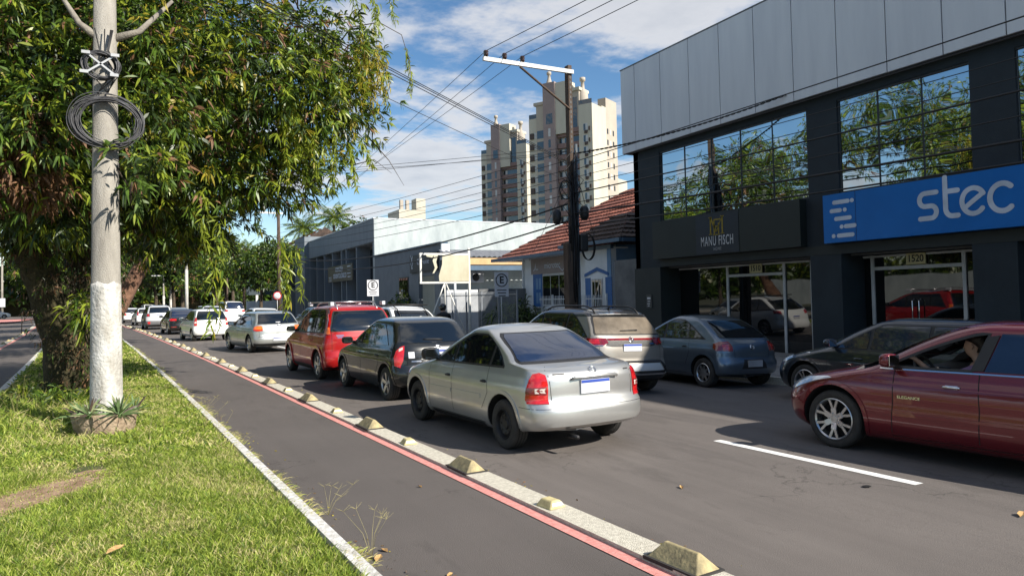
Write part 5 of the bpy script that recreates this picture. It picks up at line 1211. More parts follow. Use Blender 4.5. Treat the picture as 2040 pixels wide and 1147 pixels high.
mb = MB(); mb.add([(13.4-14, 77.6-82, 7.05), (22.6-14, 77.6-82, 7.05), (18-14, 77.6-82, 9.75)], [(0, 1, 2)]); mb.build('gable', M_tileo, D)
Ad = empty('advertising_board', (11.6, 76, 0), label='dark advertising board with a turquoise winged emblem on two white posts', cat='sign')
mb = MB(); mb.box((-2.0, -.06, 2.5), (2.0, .06, 4.2)); mb.build('board', pm('charcoal board', (.04, .06, .07), .5), Ad)
M_tq = pm('turquoise print', (.08, .5, .6), .5)
for sgn_ in (-1, 1):
    mb = MB(); mb.prism([(-1.05+sgn_*.06, 3.0), (-1.05+sgn_*.35, 3.2), (-1.05+sgn_*.62, 3.75), (-1.05+sgn_*.4, 3.55), (-1.05+sgn_*.15, 3.25)], 'y', -.075, -.062); mb.build('wing_emblem', M_tq, Ad)
for x in (-1.1, 1.3): mb = MB(); mb.box((x, -.05, 0), (x+.22, .05, 2.5)); mb.build('post', M_wst, Ad)
for k in range(4): mb = MB(); mb.box((.1+.1*(k % 2), -.075, 3.8-k*.3), (1.8-.2*(k % 2), -.062, 3.93-k*.3+(.06 if k < 2 else 0))); mb.build('print_line', M_plate, Ad)
mb = MB(); mb.box((10.0, 79, 0), (13.2, 79.3, 1.9)); tag(mb.build('yard_wall', M_white), 'white wall with a coping far up the street behind the dark SUV', 'wall')
# ---------------------------------------------------------------- apartment tower
M_cr = pm('cream render', (.43, .4, .33), .85, c2=(.51, .48, .4), scale=.25, stretch=(1, 1, .3)); M_pur = pm('mauve render', (.26, .2, .195), .85, c2=(.3, .235, .225), scale=.3); M_tau = pm('taupe render', (.36, .32, .27), .85, c2=(.42, .37, .31), scale=.3)
M_tg = mirror_glass('tower glass', (.03, .04, .045), .06, .02, dark=1.9); M_acd = pm('tower ac box', (.07, .05, .045), .8); M_balc = pm('brown balcony', (.2, .13, .12), .8)
def tower(name, label, cat, ox, oy, rot, elems, ac, balc, wins, zbase=0):
    e = empty(name, (ox, oy, 0), R(rot), label=label, cat=cat)
    for nm, a, b, m in elems: mb = MB(); mb.box(a, b); mb.build(nm, m, e)
    for nm, lst, m in (('ac_box', ac, M_acd), ('balcony', balc, M_balc)):
        for a, b in lst: mb = MB(); mb.box(a, b); mb.build(nm, m, e)
    for a, b, m in wins: mb = MB(); mb.box(a, b); mb.build('window', m, e)
    return e
# local frame: x along the shaded face (left to right), y backwards along the sunlit face
def block(ox, oy, top, label, sc=1.0, full=True, sy=.4):
    rot = -62; fl = 2.95; el = []; ac = []; bl = []; wi = []
    def t(z): return top+z
    # cream wing at the left
    el.append(('wing', (0, 2.0, 0), (6.6, 16, t(-8.6)), M_cr)); el.append(('stair_tower', (13.2, -.5, 0), (22.5, 9, t(0)), M_pur)); el.append(('stair_cap', (22.52, 0, t(-14)), (33, 9, t(-.4)), M_cr))
    el.append(('glazed_corner', (6.62, 1.2, 0), (13.18, 14, t(-5.4)), M_tau)); el.append(('cornice', (5.0, .4, t(-5.4)), (13.18, 14, t(-4.6)), M_tau))
    el.append(('recess', (22.52, 3.5, 0), (40, 14, t(-14.02)), M_tau)); el.append(('penthouse', (22.6, 1.5, t(-13.9)), (40, 13, t(-3.4)), M_tau)); el.append(('penthouse_roof', (22.55, .3, t(-3.38)), (41, 13.5, t(-2.6)), M_cr))
    el.append(('front_wing', (40.02, .4, 0), (50, 14, t(-7.4)), M_cr))
    n = 17
    for k in range(n):
        z = t(-14.5)-k*fl
        if z < 1: break
        wi.append(((25.5, 3.3, z+1.0), (27.5, 3.39, z+2.4), M_frame)); ac.append(((47.4, -.2, z+.2), (48.6, .36, z+1.2))); ac.append(((1.2, 1.0, z+.4), (4.0, 2.0, z+1.9))); wi.append(((4.3, 1.96, z+.5), (6.1, 1.99, z+2.0), M_frame))
        wi.append(((7.0, 1.15, z+.2), (12.8, 1.19, z+2.3), M_tg)); wi.append(((17.0, -.56, z+.2), (18.8, -.51, z+2.3), M_tg if k % 3 else M_frame))
        bl.append(((22.9, 1.6, z-.3), (39.8, 3.48, z+1.0))); wi.append(((23.2, 3.4, z+1.05), (39.6, 3.48, z+2.5), M_tg))
        wi.append(((43.2, .34, z+.3), (46.6, .38, z+2.1), M_frame)); wi.append(((43.5, .3, z+.4), (45.0, .33, z+2.0), M_tg)); ac.append(((44.4, -.3, z-.5), (46.6, .28, z+.3)))
        for q in (0, 1, 2): wi.append(((50.02 if full else 50.02, 21+q*4.2, z+.6), (50.06, 22.9+q*4.2, z+2.0), M_frameb if q != 1 else M_frame)) if full else None
    wi.append(((15.5, -.56, t(-11)), (20.5, -.51, t(-8.3)), M_tg))
    for k in range(2): wi.append(((23.8+k*8, 1.45, t(-12.8)), (30.5+k*8, 1.49, t(-5)), M_tg))
    for k in range(1, 4): bl.append(((22.9, .6, t(-14)-k*.0-0), (39.8, 1.48, t(-13.9)+1.0))) if k == 1 else None
    if full: el.append(('side_wing', (44, 14.02, 0), (50, 20, t(-7.0)), M_cr)); el.append(('rear_wing', (44.02, 20.02, 0), (49.98, 36, t(-4.4)), M_tau)); el.append(('far_wing', (44, 36.02, 0), (50.01, 50, t(-25)), M_cr))
    el.append(('terrace_rail', (40.1, .5, t(-7.38)), (49.9, .6, t(-6.2)), M_tg)); el.append(('terrace_rail', (.1, 2.1, t(-8.58)), (6.5, 2.2, t(-7.4)), M_tg))
    S3 = lambda p: (p[0]*sc, p[1]*sy, p[2])
    e = tower('apartment_tower', label, 'tower', ox, oy, rot, [(n_, S3(a), S3(b), m) for n_, a, b, m in el], [(S3(a), S3(b)) for a, b in ac], [(S3(a), S3(b)) for a, b in bl], [(S3(a), S3(b), m) for a, b, m in wi])
    for x, y in ((16.5, 3), (40.5, 6)):
        mb = MB(); z0 = t(0) if x < 20 else t(-7.4); mb.lathe([(.9, 0), (.45, 1.4), (.35, 2.4), (.62, 2.5), (.62, 3.2), (.2, 3.4), (0, 3.4)] if x < 20 else [(1.5, 0), (1.3, 3.4), (.5, 4.8), (.42, 6.6), (.75, 6.7), (.75, 7.6), (0, 7.8)], (x*sc, y*sy, z0), 'z', 12); mb.build('chimney', M_tau, e)
    return e
block(92.8, 165.8, 58.0, 'tall cream and mauve apartment tower nearer the crossarm pole, sunlit on its right side', .39)
block(98.4, 208, 57.0, 'lower cream and mauve apartment tower to the left, partly behind the taller tower', .36, False)
# distant cream block with water tank
E_ = empty('distant_building', (54, 150, 0), label='distant cream building top with a square water tank above the grey roof', cat='building')
mb = MB(); mb.box((-3, 0, 0), (3.2, 8, 21.6)); mb.build('block', M_cr, E_); mb = MB(); mb.box((1.0, -.1, 21.6), (3.2, 3, 24.2)); mb.build('water_tank', M_cr, E_)
for x in (-2.6, -1.2): mb = MB(); mb.box((x, .3, 21.6), (x+.7, 1, 23.8)); mb.build('chimney', M_tau, E_)
# ---------------------------------------------------------------- vegetation
M_leaf = [pm('leaf dark', (.028, .052, .011), .42, var=.35, scale=9, trans=.22, spec=.5), pm('leaf mid', (.085, .15, .018), .42, var=.35, scale=9, trans=.3, spec=.5),
          pm('leaf yellow-green', (.25, .31, .03), .38, var=.3, scale=9, trans=.4), pm('leaf dry brown', (.19, .1, .05), .7, var=.35, scale=9, trans=.2), pm('leaf golden', (.36, .3, .03), .5, var=.25, scale=9, trans=.4)]
M_bark = pm('bark', (.035, .026, .018), .95, c2=(.1, .075, .05), scale=9, bump=3, bscale=18, stretch=(1, 1, .35)); M_barkg = pm('mossy bark', (.02, .017, .008), .95, c2=(.065, .055, .022), scale=16, bump=4, bscale=22)
M_barkr = pm('reddish bark', (.1, .05, .03), .95, c2=(.2, .11, .07), scale=6, bump=2, bscale=20)
def nz(v): return v/np.maximum(np.linalg.norm(v, axis=-1, keepdims=True), 1e-9)
def leaves(name, pos, axis, length, width, mi, mats, parent, droop=.25, full=True):
    """one lanceolate leaf per row"""
    n = len(pos); a = nz(axis); r = rng.normal(size=(n, 3)); s = nz(np.cross(a, r)); nn = np.cross(s, a); L = length[:, None]; Wd = width[:, None]; dz = np.array([0, 0, -1.0])
    if full:
        p0 = pos; p1 = pos+a*L*.33+dz*L*droop*.1; p2 = pos+a*L*.7+dz*L*droop*.45; p3 = pos+a*L+dz*L*droop
        v = np.stack([p0, p1-s*Wd*.5+nn*Wd*.12, p1+s*Wd*.5+nn*Wd*.12, p2-s*Wd*.36+nn*Wd*.08, p2+s*Wd*.36+nn*Wd*.08, p3], 1).reshape(-1, 3)
        base = (np.arange(n)*6)[:, None]; lp = (base+np.array([0, 2, 1, 1, 2, 4, 3, 3, 4, 5])).ravel(); st = (np.arange(n)[:, None]*10+np.array([0, 3, 7])).ravel(); m = np.repeat(mi, 3)
    else:
        p3 = pos+a*L+dz*L*droop; p1 = pos+a*L*.45
        v = np.stack([pos, p1+s*Wd*.5, p3, p1-s*Wd*.5], 1).reshape(-1, 3); base = (np.arange(n)*4)[:, None]; lp = (base+np.arange(4)).ravel(); st = np.arange(n)*4; m = mi
    return npmesh(name, v, lp, st, None, mats, m, parent)
def sph(n):
    return nz(rng.normal(size=(n, 3)))
def crown_points(blobs, total, shell=.5):
    w = np.array([b[3]*b[4]*b[5] for b in blobs])**.75; k = rng.choice(len(blobs), total, p=w/w.sum()); B_ = np.array([b[:6] for b in blobs])[k]
    d = sph(total); r = rng.random(total)**shell; wob = 1+.16*np.sin(d[:, 0]*5+B_[:, 0])+.14*np.sin(d[:, 2]*7+B_[:, 1]*2)+.12*np.sin(d[:, 1]*9)
    return B_[:, :3]+d*(r*wob)[:, None]*B_[:, 3:6], d, k
def rosettes(name, P, D, nl, ln, wd, mats, probs, parent, droop=.3, full=True, out=.5):
    n = len(P); cm = rng.choice(len(mats), n, p=probs); pos = np.repeat(P, nl, 0); dd = np.repeat(D, nl, 0); ax = nz(dd*out+sph(n*nl)*.9+np.array([0, 0, -.12]))
    pos = pos+ax*rng.random((n*nl, 1))*.05+sph(n*nl)*.03; L = ln*(.65+.6*rng.random(n*nl)); Wd = wd*(.7+.5*rng.random(n*nl))
    mi = np.repeat(cm, nl); sw = rng.random(n*nl) < .2; mi[sw] = rng.choice(len(mats), sw.sum(), p=probs)
    return leaves(name, pos, ax, L, Wd, mi, mats, parent, droop, full)
def limb(mb, a, b, r0, r1, wob=.15, n=7, seg=8):
    a, b = Vector(a), Vector(b); d = b-a; pts = []; 
    o1 = Vector(rng.normal(size=3))*wob*d.length*.3
    for i in range(n+1):
        t = i/n; pts.append(a+d*t+o1*math.sin(PI*t)+Vector(rng.normal(size=3))*wob*.12*d.length*(t*(1-t)*2))
    mb.tube(pts, [r0+(r1-r0)*i/n for i in range(n+1)], seg); return pts
def tree(name, label, base, trunk, blobs, ncl, nl=7, ln=.17, wd=.045, probs=(.4, .35, .2, .05, 0), bark=None, full=True, cat='tree', group=None, shell=.45, twigs=1.0, droop=.3, tr=.25, finish=True):
    e = empty(name, base, label=label, cat=cat, group=group); b = Vector(base); mb = MB()
    top = Vector(trunk) - b
    pts = limb(mb, (0, 0, -.1), top, tr, tr*.6, .1, 6, 10)
    for bl in blobs:
        c = Vector(bl[:3])-b; end = limb(mb, top, c, tr*.5, tr*.14, .25, 7, 7)
        for q in range(int(5*twigs)):
            d = Vector(sph(1)[0]); t = end[4+(q % 3)]; limb(mb, t, c+Vector((d.x*bl[3], d.y*bl[4], d.z*bl[5]))*.85, tr*.13, tr*.03, .3, 5, 5)
    mb.build('trunk', bark or M_bark, e)
    P, D, k = crown_points([tuple(np.array(x[:3])-np.array(base))+tuple(x[3:6]) for x in blobs], ncl, shell)
    rosettes('crown', P, D, nl, ln, wd, M_leaf, probs, e, droop, full)
    return e
def PX(px, py, Y):
    """a point of the view at distance Y along the street, used to lay out crown lobes"""
    d = np.array(fwd)+np.array(r2)*(px-1020)/1414.8+np.array(u2)*(547.4-py)/1414.8; t = Y/d[1]; return np.array([0, 0, CAMH])+d*t
def BL(px, py, Y, r, rz=None, ry=None): p = PX(px, py, Y); return (p[0], p[1], p[2], r, ry or r, rz or r)
# ---- the big median tree
TB = (-1.25, 15.6, 0)
big = empty('median_tree', TB, label='big leafy tree with mossy forked trunk and drooping leaves on the grass median', cat='tree')
tb = np.array(TB); mb = MB()
def rel(p): return Vector(np.array(p)-tb)
T1 = [(0, 0, -.1), rel(PX(135, 700, 15.5)), rel(PX(95, 590, 15.4)), rel(PX(55, 480, 15.2)), rel(PX(30, 380, 15)), rel(PX(10, 250, 14.8))]
T2 = [(.1, .05, -.1), rel(PX(165, 690, 15.6)), rel(PX(185, 600, 15.7)), rel(PX(205, 480, 15.8)), rel(PX(240, 380, 16)), rel(PX(330, 230, 15.5)), rel(PX(450, 130, 15))]
T3 = [rel(PX(175, 560, 15.7)), rel(PX(150, 450, 16)), rel(PX(140, 330, 15.8)), rel(PX(190, 200, 15.5)), rel(PX(260, 80, 15))]
mb.tube(T1, [.42, .33, .29, .27, .24, .18], 12); mb.tube(T2, [.42, .36, .31, .27, .2, .13, .07], 12); mb.tube(T3, [.24, .22, .18, .12, .08], 10)
for a, b, r in (((240, 380, 16), (480, 330, 16), .12), ((330, 230, 15.5), (620, 220, 14.8), .1), ((330, 230, 15.5), (560, 80, 14.5), .09), ((10, 250, 14.8), (-120, 60, 14), .1), ((240, 380, 16), (420, 430, 17), .1), ((190, 200, 15.5), (90, 60, 14), .08), ((480, 330, 16), (650, 330, 15), .06), ((205, 480, 15.8), (330, 410, 15.5), .1)):
    limb(mb, rel(PX(*a)), rel(PX(*b)), r, r*.3, .2, 8, 7)
bt = mb.build('trunk', M_barkg, big)
tx = bpy.data.textures.new('bark lumps', 'CLOUDS'); tx.noise_scale = .35; md = bt.modifiers.new('sub', 'SUBSURF'); md.levels = md.render_levels = 2; md = bt.modifiers.new('lumps', 'DISPLACE'); md.texture = tx; md.strength = .16; md.mid_level = .5
lobes = [BL(60, 110, 14, 2.3, 1.9), BL(330, 90, 14, 2.5, 2.1), BL(560, 170, 14.3, 1.75, 1.5), BL(665, 195, 14.6, 1.0, 1.35), BL(470, 330, 15.2, 1.7, 1.15), BL(300, 380, 15.8, 1.6, 1.1), BL(60, 330, 13.6, 1.5, 1.1), BL(600, 60, 14.2, 1.25, .8),
         BL(600, 320, 15.2, .95, .7), BL(-150, 250, 14, 2.4, 1.8), BL(370, 440, 17.5, 1.5, .7), BL(530, 380, 16.5, 1.0, .5), BL(200, -150, 14.5, 3.4, 2.2), BL(-100, -50, 14, 3, 2.2), BL(250, 300, 16.5, 2.2, 1.5), BL(450, 200, 16.5, 2.4, 1.9), BL(120, 430, 14.6, 1.0, .55), BL(300, 210, 12.6, 1.1, .9), BL(60, 220, 12.4, .9, .8), BL(310, 330, 12.0, .5, .45), BL(262, 345, 10.9, .4, .45), BL(330, 465, 18, 1.6, .75), BL(40, 450, 15.5, 1.2, .6), BL(285, 60, 12.2, .7, .6), (-1.2, 20.5, 9.6, 2.8, 2.8, 2.0), (-3.5, 19, 8.5, 2.4, 2.4, 2), (1.2, 22.5, 8.6, 2.0, 2.2, 1.6)]
lobes = [tuple(np.array(l[:3])-tb)+l[3:] for l in lobes]
P, D, k = crown_points(lobes, 17500, .42)
keep = ~((P[:, 2]+tb[2] < 2.45)); P, D = P[keep], D[keep]
Xp = P+tb
# leave the air round the concrete pole free
dp = np.hypot(Xp[:, 0]+.42, Xp[:, 1]-11.2); ok = dp > .34; P, D = P[ok], D[ok]
rosettes('crown', P, D, 9, .175, .041, M_leaf, (.33, .34, .24, .05, .04), big, .35, out=.8)
# twigs inside the crown
mb = MB(); idx = rng.choice(len(P), 420, replace=False)
LC = np.array([l[:3] for l in lobes])
for i in idx:
    c = LC[np.argmin(np.linalg.norm(LC-P[i], axis=1))]; limb(mb, c+(P[i]-c)*.25+rng.normal(size=3)*.15, P[i], .016, .004, .3, 5, 4)
mb.build('twigs', M_bark, big)['kind'] = 'stuff'
# hanging strands and yellow sprays on the street side
def strand(p0, ln_, n, mi, L_=.11, Wd=.022, sway=.25, dx=0):
    t = np.linspace(0, 1, n); ph = rng.random()*6; path = np.array(p0)[None]+np.stack([dx*t+sway*.25*np.sin(t*3+ph)-sway*.25*np.sin(ph), .1*np.sin(t*4+ph), -ln_*t], 1); return path
SP = []; SD = []; SM = []
def spray(px, py, Y, ln_, n, mi, dx=0, k=3):
    p = strand(PX(px, py, Y)-tb, ln_, n, mi, dx=dx)
    for q in p:
        for _ in range(k): SP.append(q+rng.normal(size=3)*.02); SD.append(nz(rng.normal(size=3)*.6+np.array([0, 0, -.8]))); SM.append(mi if rng.random() < .8 else int(rng.choice([1, 2, 4])))
for _ in range(120):
    px = rng.uniform(560, 765); py = rng.uniform(60, min(330, 150+(770-px)*1.1)); spray(px, py, 14.2+rng.uniform(-.6, .8), rng.uniform(.35, .8), 14, 4 if px > 690 and rng.random() < .5 else 2)
for _ in range(32): spray(rng.uniform(240, 560), rng.uniform(370, 420), 15.5+rng.uniform(-1, 1), rng.uniform(.3, .6), 10, int(rng.choice([0, 0, 1])))  # sprays below the crown: darker leaf colours stand in for its shade
for (px, py, l, dx) in ((778, -40, .75, 0), (812, 95, .95, .12), (735, -30, .9, .2), (700, -10, .8, .3), (752, 10, .7, -.1), (665, 300, .7, .1), (695, 290, .8, .1), (720, 280, .5, .2)): spray(px, py, 13.5, l, 26, 2, dx, 3)
for (px, py, Y, l) in ((435, 440, 10.5, 1.55), (438, 430, 10.5, 1.5), (412, 400, 12, .7), (555, 480, 13, 1.3), (560, 470, 13, 1.2), (580, 500, 13.2, .9), (590, 490, 13, .9)): spray(px, py, Y, l, 30, 2, .02, 2)
SP = np.array(SP); n = len(SP); leaves('hanging_strands', SP, np.array(SD), .1+.06*rng.random(n), .02+.012*rng.random(n), np.array(SM), M_leaf, big, .3)
# arching thin branch
mb = MB(); mb.tube([PX(650, 120, 14)-tb, PX(700, 55, 13.8)-tb, PX(755, 45, 13.6)-tb, PX(800, 70, 13.5)-tb, PX(815, 120, 13.5)-tb, PX(822, 180, 13.5)-tb], [.02, .014, .01, .008, .006, .004], 5)
mb.tube([PX(740, 280, 14.5)-tb, PX(775, 320, 14.3)-tb, PX(805, 370, 14.2)-tb], [.014, .008, .003], 5); mb.tube([PX(700, 330, 14.5)-tb, PX(745, 318, 14.3)-tb, PX(780, 345, 14.2)-tb], [.014, .008, .003], 5); mb.build('thin_branches', M_bark, big)['kind'] = 'stuff'
# brown dead leaves at the left
P2, D2, _ = crown_points([tuple(np.array(BL(30, 280, 12.8, .75, .5)[:3])-tb)+(.9, .6, .6), tuple(np.array(BL(50, 380, 13, .8, .5)[:3])-tb)+(.7, .6, .35), tuple(np.array(BL(130, 150, 13, .4, .3)[:3])-tb)+(.3, .3, .25)], 420, .5)
rosettes('dead_leaves', P2, D2, 8, .12, .04, [M_leaf[3]], (1.0,), big, .6)['kind'] = 'stuff'
# climbing plants round the trunk
VP = []; VD = []
for T, r in ((T2, .4), (T3, .28), (T1, .33)):
    for i in range(len(T)-1):
        a, b = Vector(T[i]), Vector(T[i+1])
        for _ in range(150 if T is not T1 else 60):
            t = random.random(); an = random.uniform(-PI, PI) if T is not T1 else random.uniform(-PI, 0); rr = r*(1+.45*random.random()); VP.append(np.array(a.lerp(b, t))+np.array([math.cos(an)*rr, math.sin(an)*rr, 0])); VD.append([math.cos(an), math.sin(an), .1])
for _ in range(700):
    z = random.uniform(0, 3.6); an = random.uniform(-PI, PI); rr = random.uniform(.2, .42)*(1.25-.1*z); VP.append(np.array([.42+.03*z+math.cos(an)*rr, .1+math.sin(an)*rr, z])); VD.append([math.cos(an), math.sin(an), 0])
rosettes('climbing_plants', np.array(VP), np.array(VD, float), 6, .07, .022, [M_leaf[0], M_leaf[3], M_leaf[1], M_bark], (.35, .2, .12, .33), big, .8)
mb = MB(); mb.tube([(.42, .1, -.1), (.45, .1, .8), (.5, .12, 1.6), (.45, .15, 2.6), (.3, .1, 3.8)], [.4, .36, .3, .25, .2], 12); mb.build('vine_mass', M_barkg, big)
# ---- further median trees
def mtree(base, label, px, seed, **k):
    return tree('street_tree', label, base, (base[0]+.3, base[1], 2.6), px, **k)
b2 = (sh(29)-.3, 29, 0)
tree('street_tree', 'leaning reddish-barked tree behind the whitewashed pole', b2, (b2[0]+2.6, 30, 5.2), [(b2[0]+1.5, 29, 7.8, 3.2, 3, 2), (b2[0]+3.8, 31, 7, 2.8, 2.6, 1.8), (b2[0]-1.5, 30, 7.5, 3, 2.6, 2), (b2[0]+3.2, 28, 5.2, 1.8, 2, .9), (b2[0]+.5, 31, 9.5, 3, 3, 1.5)], 3600, 8, .22, .06, bark=M_barkr, full=False, tr=.34)
for i, y in enumerate((42, 56, 72, 90)):
    x = sh(y)-.2; tree('street_tree', ['second', 'third', 'fourth', 'fifth'][i]+' tree along the median beyond the whitewashed pole', (x, y, 0), (x, y, 3.2), [(x, y, 6.6, 3.2, 3.4, 2.3), (x+1.8, y+1.5, 5.6, 2.3, 2.4, 1.5), (x-2, y-1, 6, 2.4, 2.4, 1.8)], 1500, 7, .34, .12, (.45, .38, .12, .05, 0), full=False, tr=.26, group='trees along the median')
# ---- background trees (three built, the rest copied)
protos = []
for i in range(3):
    bl = [(0, 0, 6.2, 3.4, 3.4, 2.6)]+[(random.uniform(-3, 3), random.uniform(-3, 3), random.uniform(4.2, 8), random.uniform(1.6, 2.4), random.uniform(1.6, 2.4), random.uniform(1.2, 1.9)) for _ in range(6)]
    protos.append(tree('background_tree', 'x', (0, 0, 0), (0, 0, 3.4), bl, 2300, 7, .36, .15, [(.55, .35, .08, .02, 0), (.25, .45, .28, .02, 0), (.4, .35, .15, .1, 0)][i], full=False, tr=.25))
spots = [(9.6, 66, 0, .75, 'round dark tree by the right pavement beyond the advertising board'), (8.5, 84, 1, .95, 'bright green tree over the right pavement far up the street'), (4.5, 118, 0, 1.2, 'dark tree closing the view at the end of the street'), (-3, 132, 2, 1.3, 'large tree closing the end of the street, left part'), (9, 104, 2, 1.1, 'tall tree at the bend on the right side of the street'),
         (14, 128, 1, 1.4, 'broad bright tree beyond the bend'), (16.5, 98, 0, 1.1, 'dark tree behind the far dark house'), (-8, 150, 0, 1.5, 'dark tree mass at the far left end'), (-17, 38, 1, 1.0, 'first tree on the left-hand roadside'), (-18, 52, 0, 1.1, 'second tree on the left-hand roadside'), (-19, 70, 2, 1.0, 'third tree on the left-hand roadside'), (-21, 90, 1, 1.1, 'fourth tree on the left-hand roadside'),
         (-24, 112, 0, 1.2, 'fifth tree on the left-hand roadside'), (-16, 24, 0, .9, 'near tree on the left-hand roadside, seen in the mirror glass'), (-17.5, 10, 2, 1.05, 'tree across the left road, seen in the mirror glass'), (-30, 140, 2, 1.4, 'tree behind the parked white saloon'), (22, 82, 2, 1.15, 'tree behind the long grey building'), (-.6, -9, 1, .8, 'median tree behind the viewer'), (2.5, 150, 2, 1.5, 'tallest tree at the vanishing point of the street'), (6.5, 132, 0, 1.4, 'dark tree left of the bend behind the poles'), (-10, 120, 1, 1.2, 'bright tree just left of the far median'), (-5, 105, 0, 1.0, 'dark median tree at the far bend'), (13, 150, 2, 1.7, 'tall tree behind the broad bright one'), (-30, 118, 0, 1.3, 'dark tree at the far left edge'), (-26, 84, 2, 1.2, 'second-row tree on the left-hand roadside'), (-16, 165, 1, 1.5, 'pale tree at the far end of the left carriageway')]
for i, (x, y, k, s_, lb) in enumerate(spots):
    used = [q for q in range(i) if spots[q][2] == k]; o = protos[k] if not used else copy_tree(protos[k]); o.location = (x, y, 0); o.rotation_euler = (0, 0, random.uniform(0, 6)); o.scale = (s_, s_, s_*random.uniform(.9, 1.1)); tag(o, lb, 'tree', 'trees around the avenue')
# far-off wood closing the view
n = 5200; P = np.stack([rng.uniform(-130, 30, n), rng.uniform(168, 180, n), rng.uniform(.2, 1, n)], 1); P[:, 1] -= np.where(P[:, 0] < -40, (-40-P[:, 0])*.9, 0); P[:, 2] *= 9+3.5*np.sin(P[:, 0]*.23)+2*np.sin(P[:, 0]*.61+1)
wood = rosettes('far_wood', P, nz(rng.normal(size=(n, 3))+np.array([0, -1, .3])), 7, 1.5, .75, M_leaf, (.55, .35, .08, .02, 0), None, .2, False); tag(wood, 'far-off dark green wood behind everything at the end of the street', 'wood', kind='stuff')
# walls closing the left and far side
M_hedge = M_leaf[0]
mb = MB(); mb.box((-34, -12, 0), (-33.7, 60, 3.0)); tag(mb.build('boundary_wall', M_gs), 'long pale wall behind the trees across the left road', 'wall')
mb = MB(); mb.box((-26, 172, 0), (26, 173, 4.5)); tag(mb.build('boundary_wall', M_barkg), 'dark hedge wall behind the far trees at the end of the street', 'wall')
# ---- palms
def palm(name, label, x, y, h, s_=1, nf=22):
    e = empty(name, (x, y, 0), label=label, cat='palm tree', group='palm trees behind the grey building'); mb = MB(); mb.tube([(0, 0, 0), (.1, 0, h*.5), (0, .1, h)], [.22*s_, .17*s_, .14*s_], 10); mb.build('trunk', M_bark, e)
    pos, ax, ln_, wd_, mi = [], [], [], [], []
    ribs = MB()
    for f in range(nf):
        an = f*2.399; el = R(72-95*f/nf); L_ = 3.0*s_; pts = []
        for i in range(12):
            t = i/11; r = L_*t*math.cos(el*(1-.2*t))+0; z = h+L_*t*math.sin(el)-1.5*s_*t*t*(1.1-math.sin(max(el, 0))*.6); pts.append(Vector((r*math.cos(an), r*math.sin(an), z)))
        ribs.tube(pts, [.035*s_*(1-i/13) for i in range(12)], 4)
        for i in range(1, 12):
            for q in range(5):
                t = (i-1+q/5)/11; p = pts[i-1].lerp(pts[i], q/5); d = (pts[i]-pts[i-1]).normalized(); sd = d.cross(Vector((0, 0, 1))).normalized()
                for e2 in (-1, 1): pos.append(p); ax.append(d*.55+sd*e2*.8+Vector((0, 0, -.25+random.uniform(-.15, .15)))); ln_.append(s_*(.95*math.sin(PI*min(1, t+.12))**.5+.1)*.75); wd_.append(.05*s_); mi.append(random.choice([0, 1, 1, 2]))
    ribs.build('frond_ribs', M_leaf[2], e)['kind'] = 'stuff'; leaves('fronds', np.array(pos), np.array(ax), np.array(ln_), np.array(wd_), np.array(mi), M_leaf[:3], e, .35, False)
palm('palm_tree', 'palm tree rising behind the grey building roof, nearest the sky', 20.0, 82, 11.2, 1.0)
palm('palm_tree', 'palm tree left of the roof palm, half hidden by the hanging leaves', 16.2, 80, 9.8, .95)
palm('palm_tree', 'low palm behind the advertising board', 11.6, 70, 6.0, .75)
palm('palm_tree', 'palm tree further left behind the hanging strand', 9.3, 76, 6.6, .8)
# ---- planter round the pole with spiky plants
pl = empty('planter', (-.40, 11.02, 0), label='round weathered stone planter at the foot of the whitewashed pole', cat='planter'); pl.scale = (.84, .84, .9)
mb = MB(); mb.lathe([(.36, 0), (.42, .15), (.455, .33), (.45, .37), (.40, .385), (.37, .35), (.36, .28)], (0, 0, 0), 'z', 30)
for i, (x, y, z) in enumerate(mb.v): k = 1+.05*math.sin(x*9)+.04*math.sin(y*13+z*9); mb.v[i] = (x*k, y*k, z+.012*math.sin(x*14))
mb.build('stone_ring', pm('weathered stone', (.2, .14, .09), .95, c2=(.4, .31, .22), scale=5, bump=3, bscale=18), pl)
mb = MB(); mb.lathe([(0, .3), (.38, .29)], (0, 0, 0), 'z', 20); mb.build('soil', M_soil, pl)
M_agl = [pm('agave green', (.13, .2, .08), .5, var=.3, scale=12, trans=.15), pm('agave purple', (.1, .07, .06), .5, var=.3, scale=12), pm('agave pale', (.3, .33, .17), .5, var=.25, scale=12, trans=.15)]
def agave(x, y, z, n, L_, label, w_=.03):
    e = empty('spiky_plant', (x, y, z), label=label, cat='plant', group='spiky plants in the stone planter'); pos = np.zeros((n, 3)); an = np.arange(n)*2.4; el = np.linspace(1.35, .15, n)+rng.normal(size=n)*.08; ax = np.stack([np.cos(an)*np.cos(el), np.sin(an)*np.cos(el), np.sin(el)], 1)
    leaves('blades', pos, ax, L_*(.7+.5*rng.random(n)), np.full(n, w_), rng.choice(3, n, p=[.5, .2, .3]), M_agl, e, .25); mb = MB(); mb.lathe([(0, -.02), (.04, -.02), (.045, .05), (0, .1)], (0, 0, 0), 'z', 8); mb.build('crown_base', M_agl[0], e)
agave(-.58, 10.74, .32, 34, .34, 'pale green spiky plant on the left of the stone planter'); agave(-.24, 10.7, .3, 46, .4, 'larger purplish spiky plant on the right of the stone planter', .032); agave(-.06, 10.98, .3, 24, .32, 'drooping spiky plant at the right rim of the planter'); agave(-.7, 10.98, .3, 20, .3, 'small spiky plant behind the pole at the left rim')
mb = MB(); rs_ = random.Random(5); ring = []
for k in range(28):
    t = 2*PI*k/28; r = 1+.18*rs_.uniform(-1, 1); ring.append((-.95+.9*r*math.cos(t), 7.85+.62*r*math.sin(t)+.5*r*math.cos(t), .026))
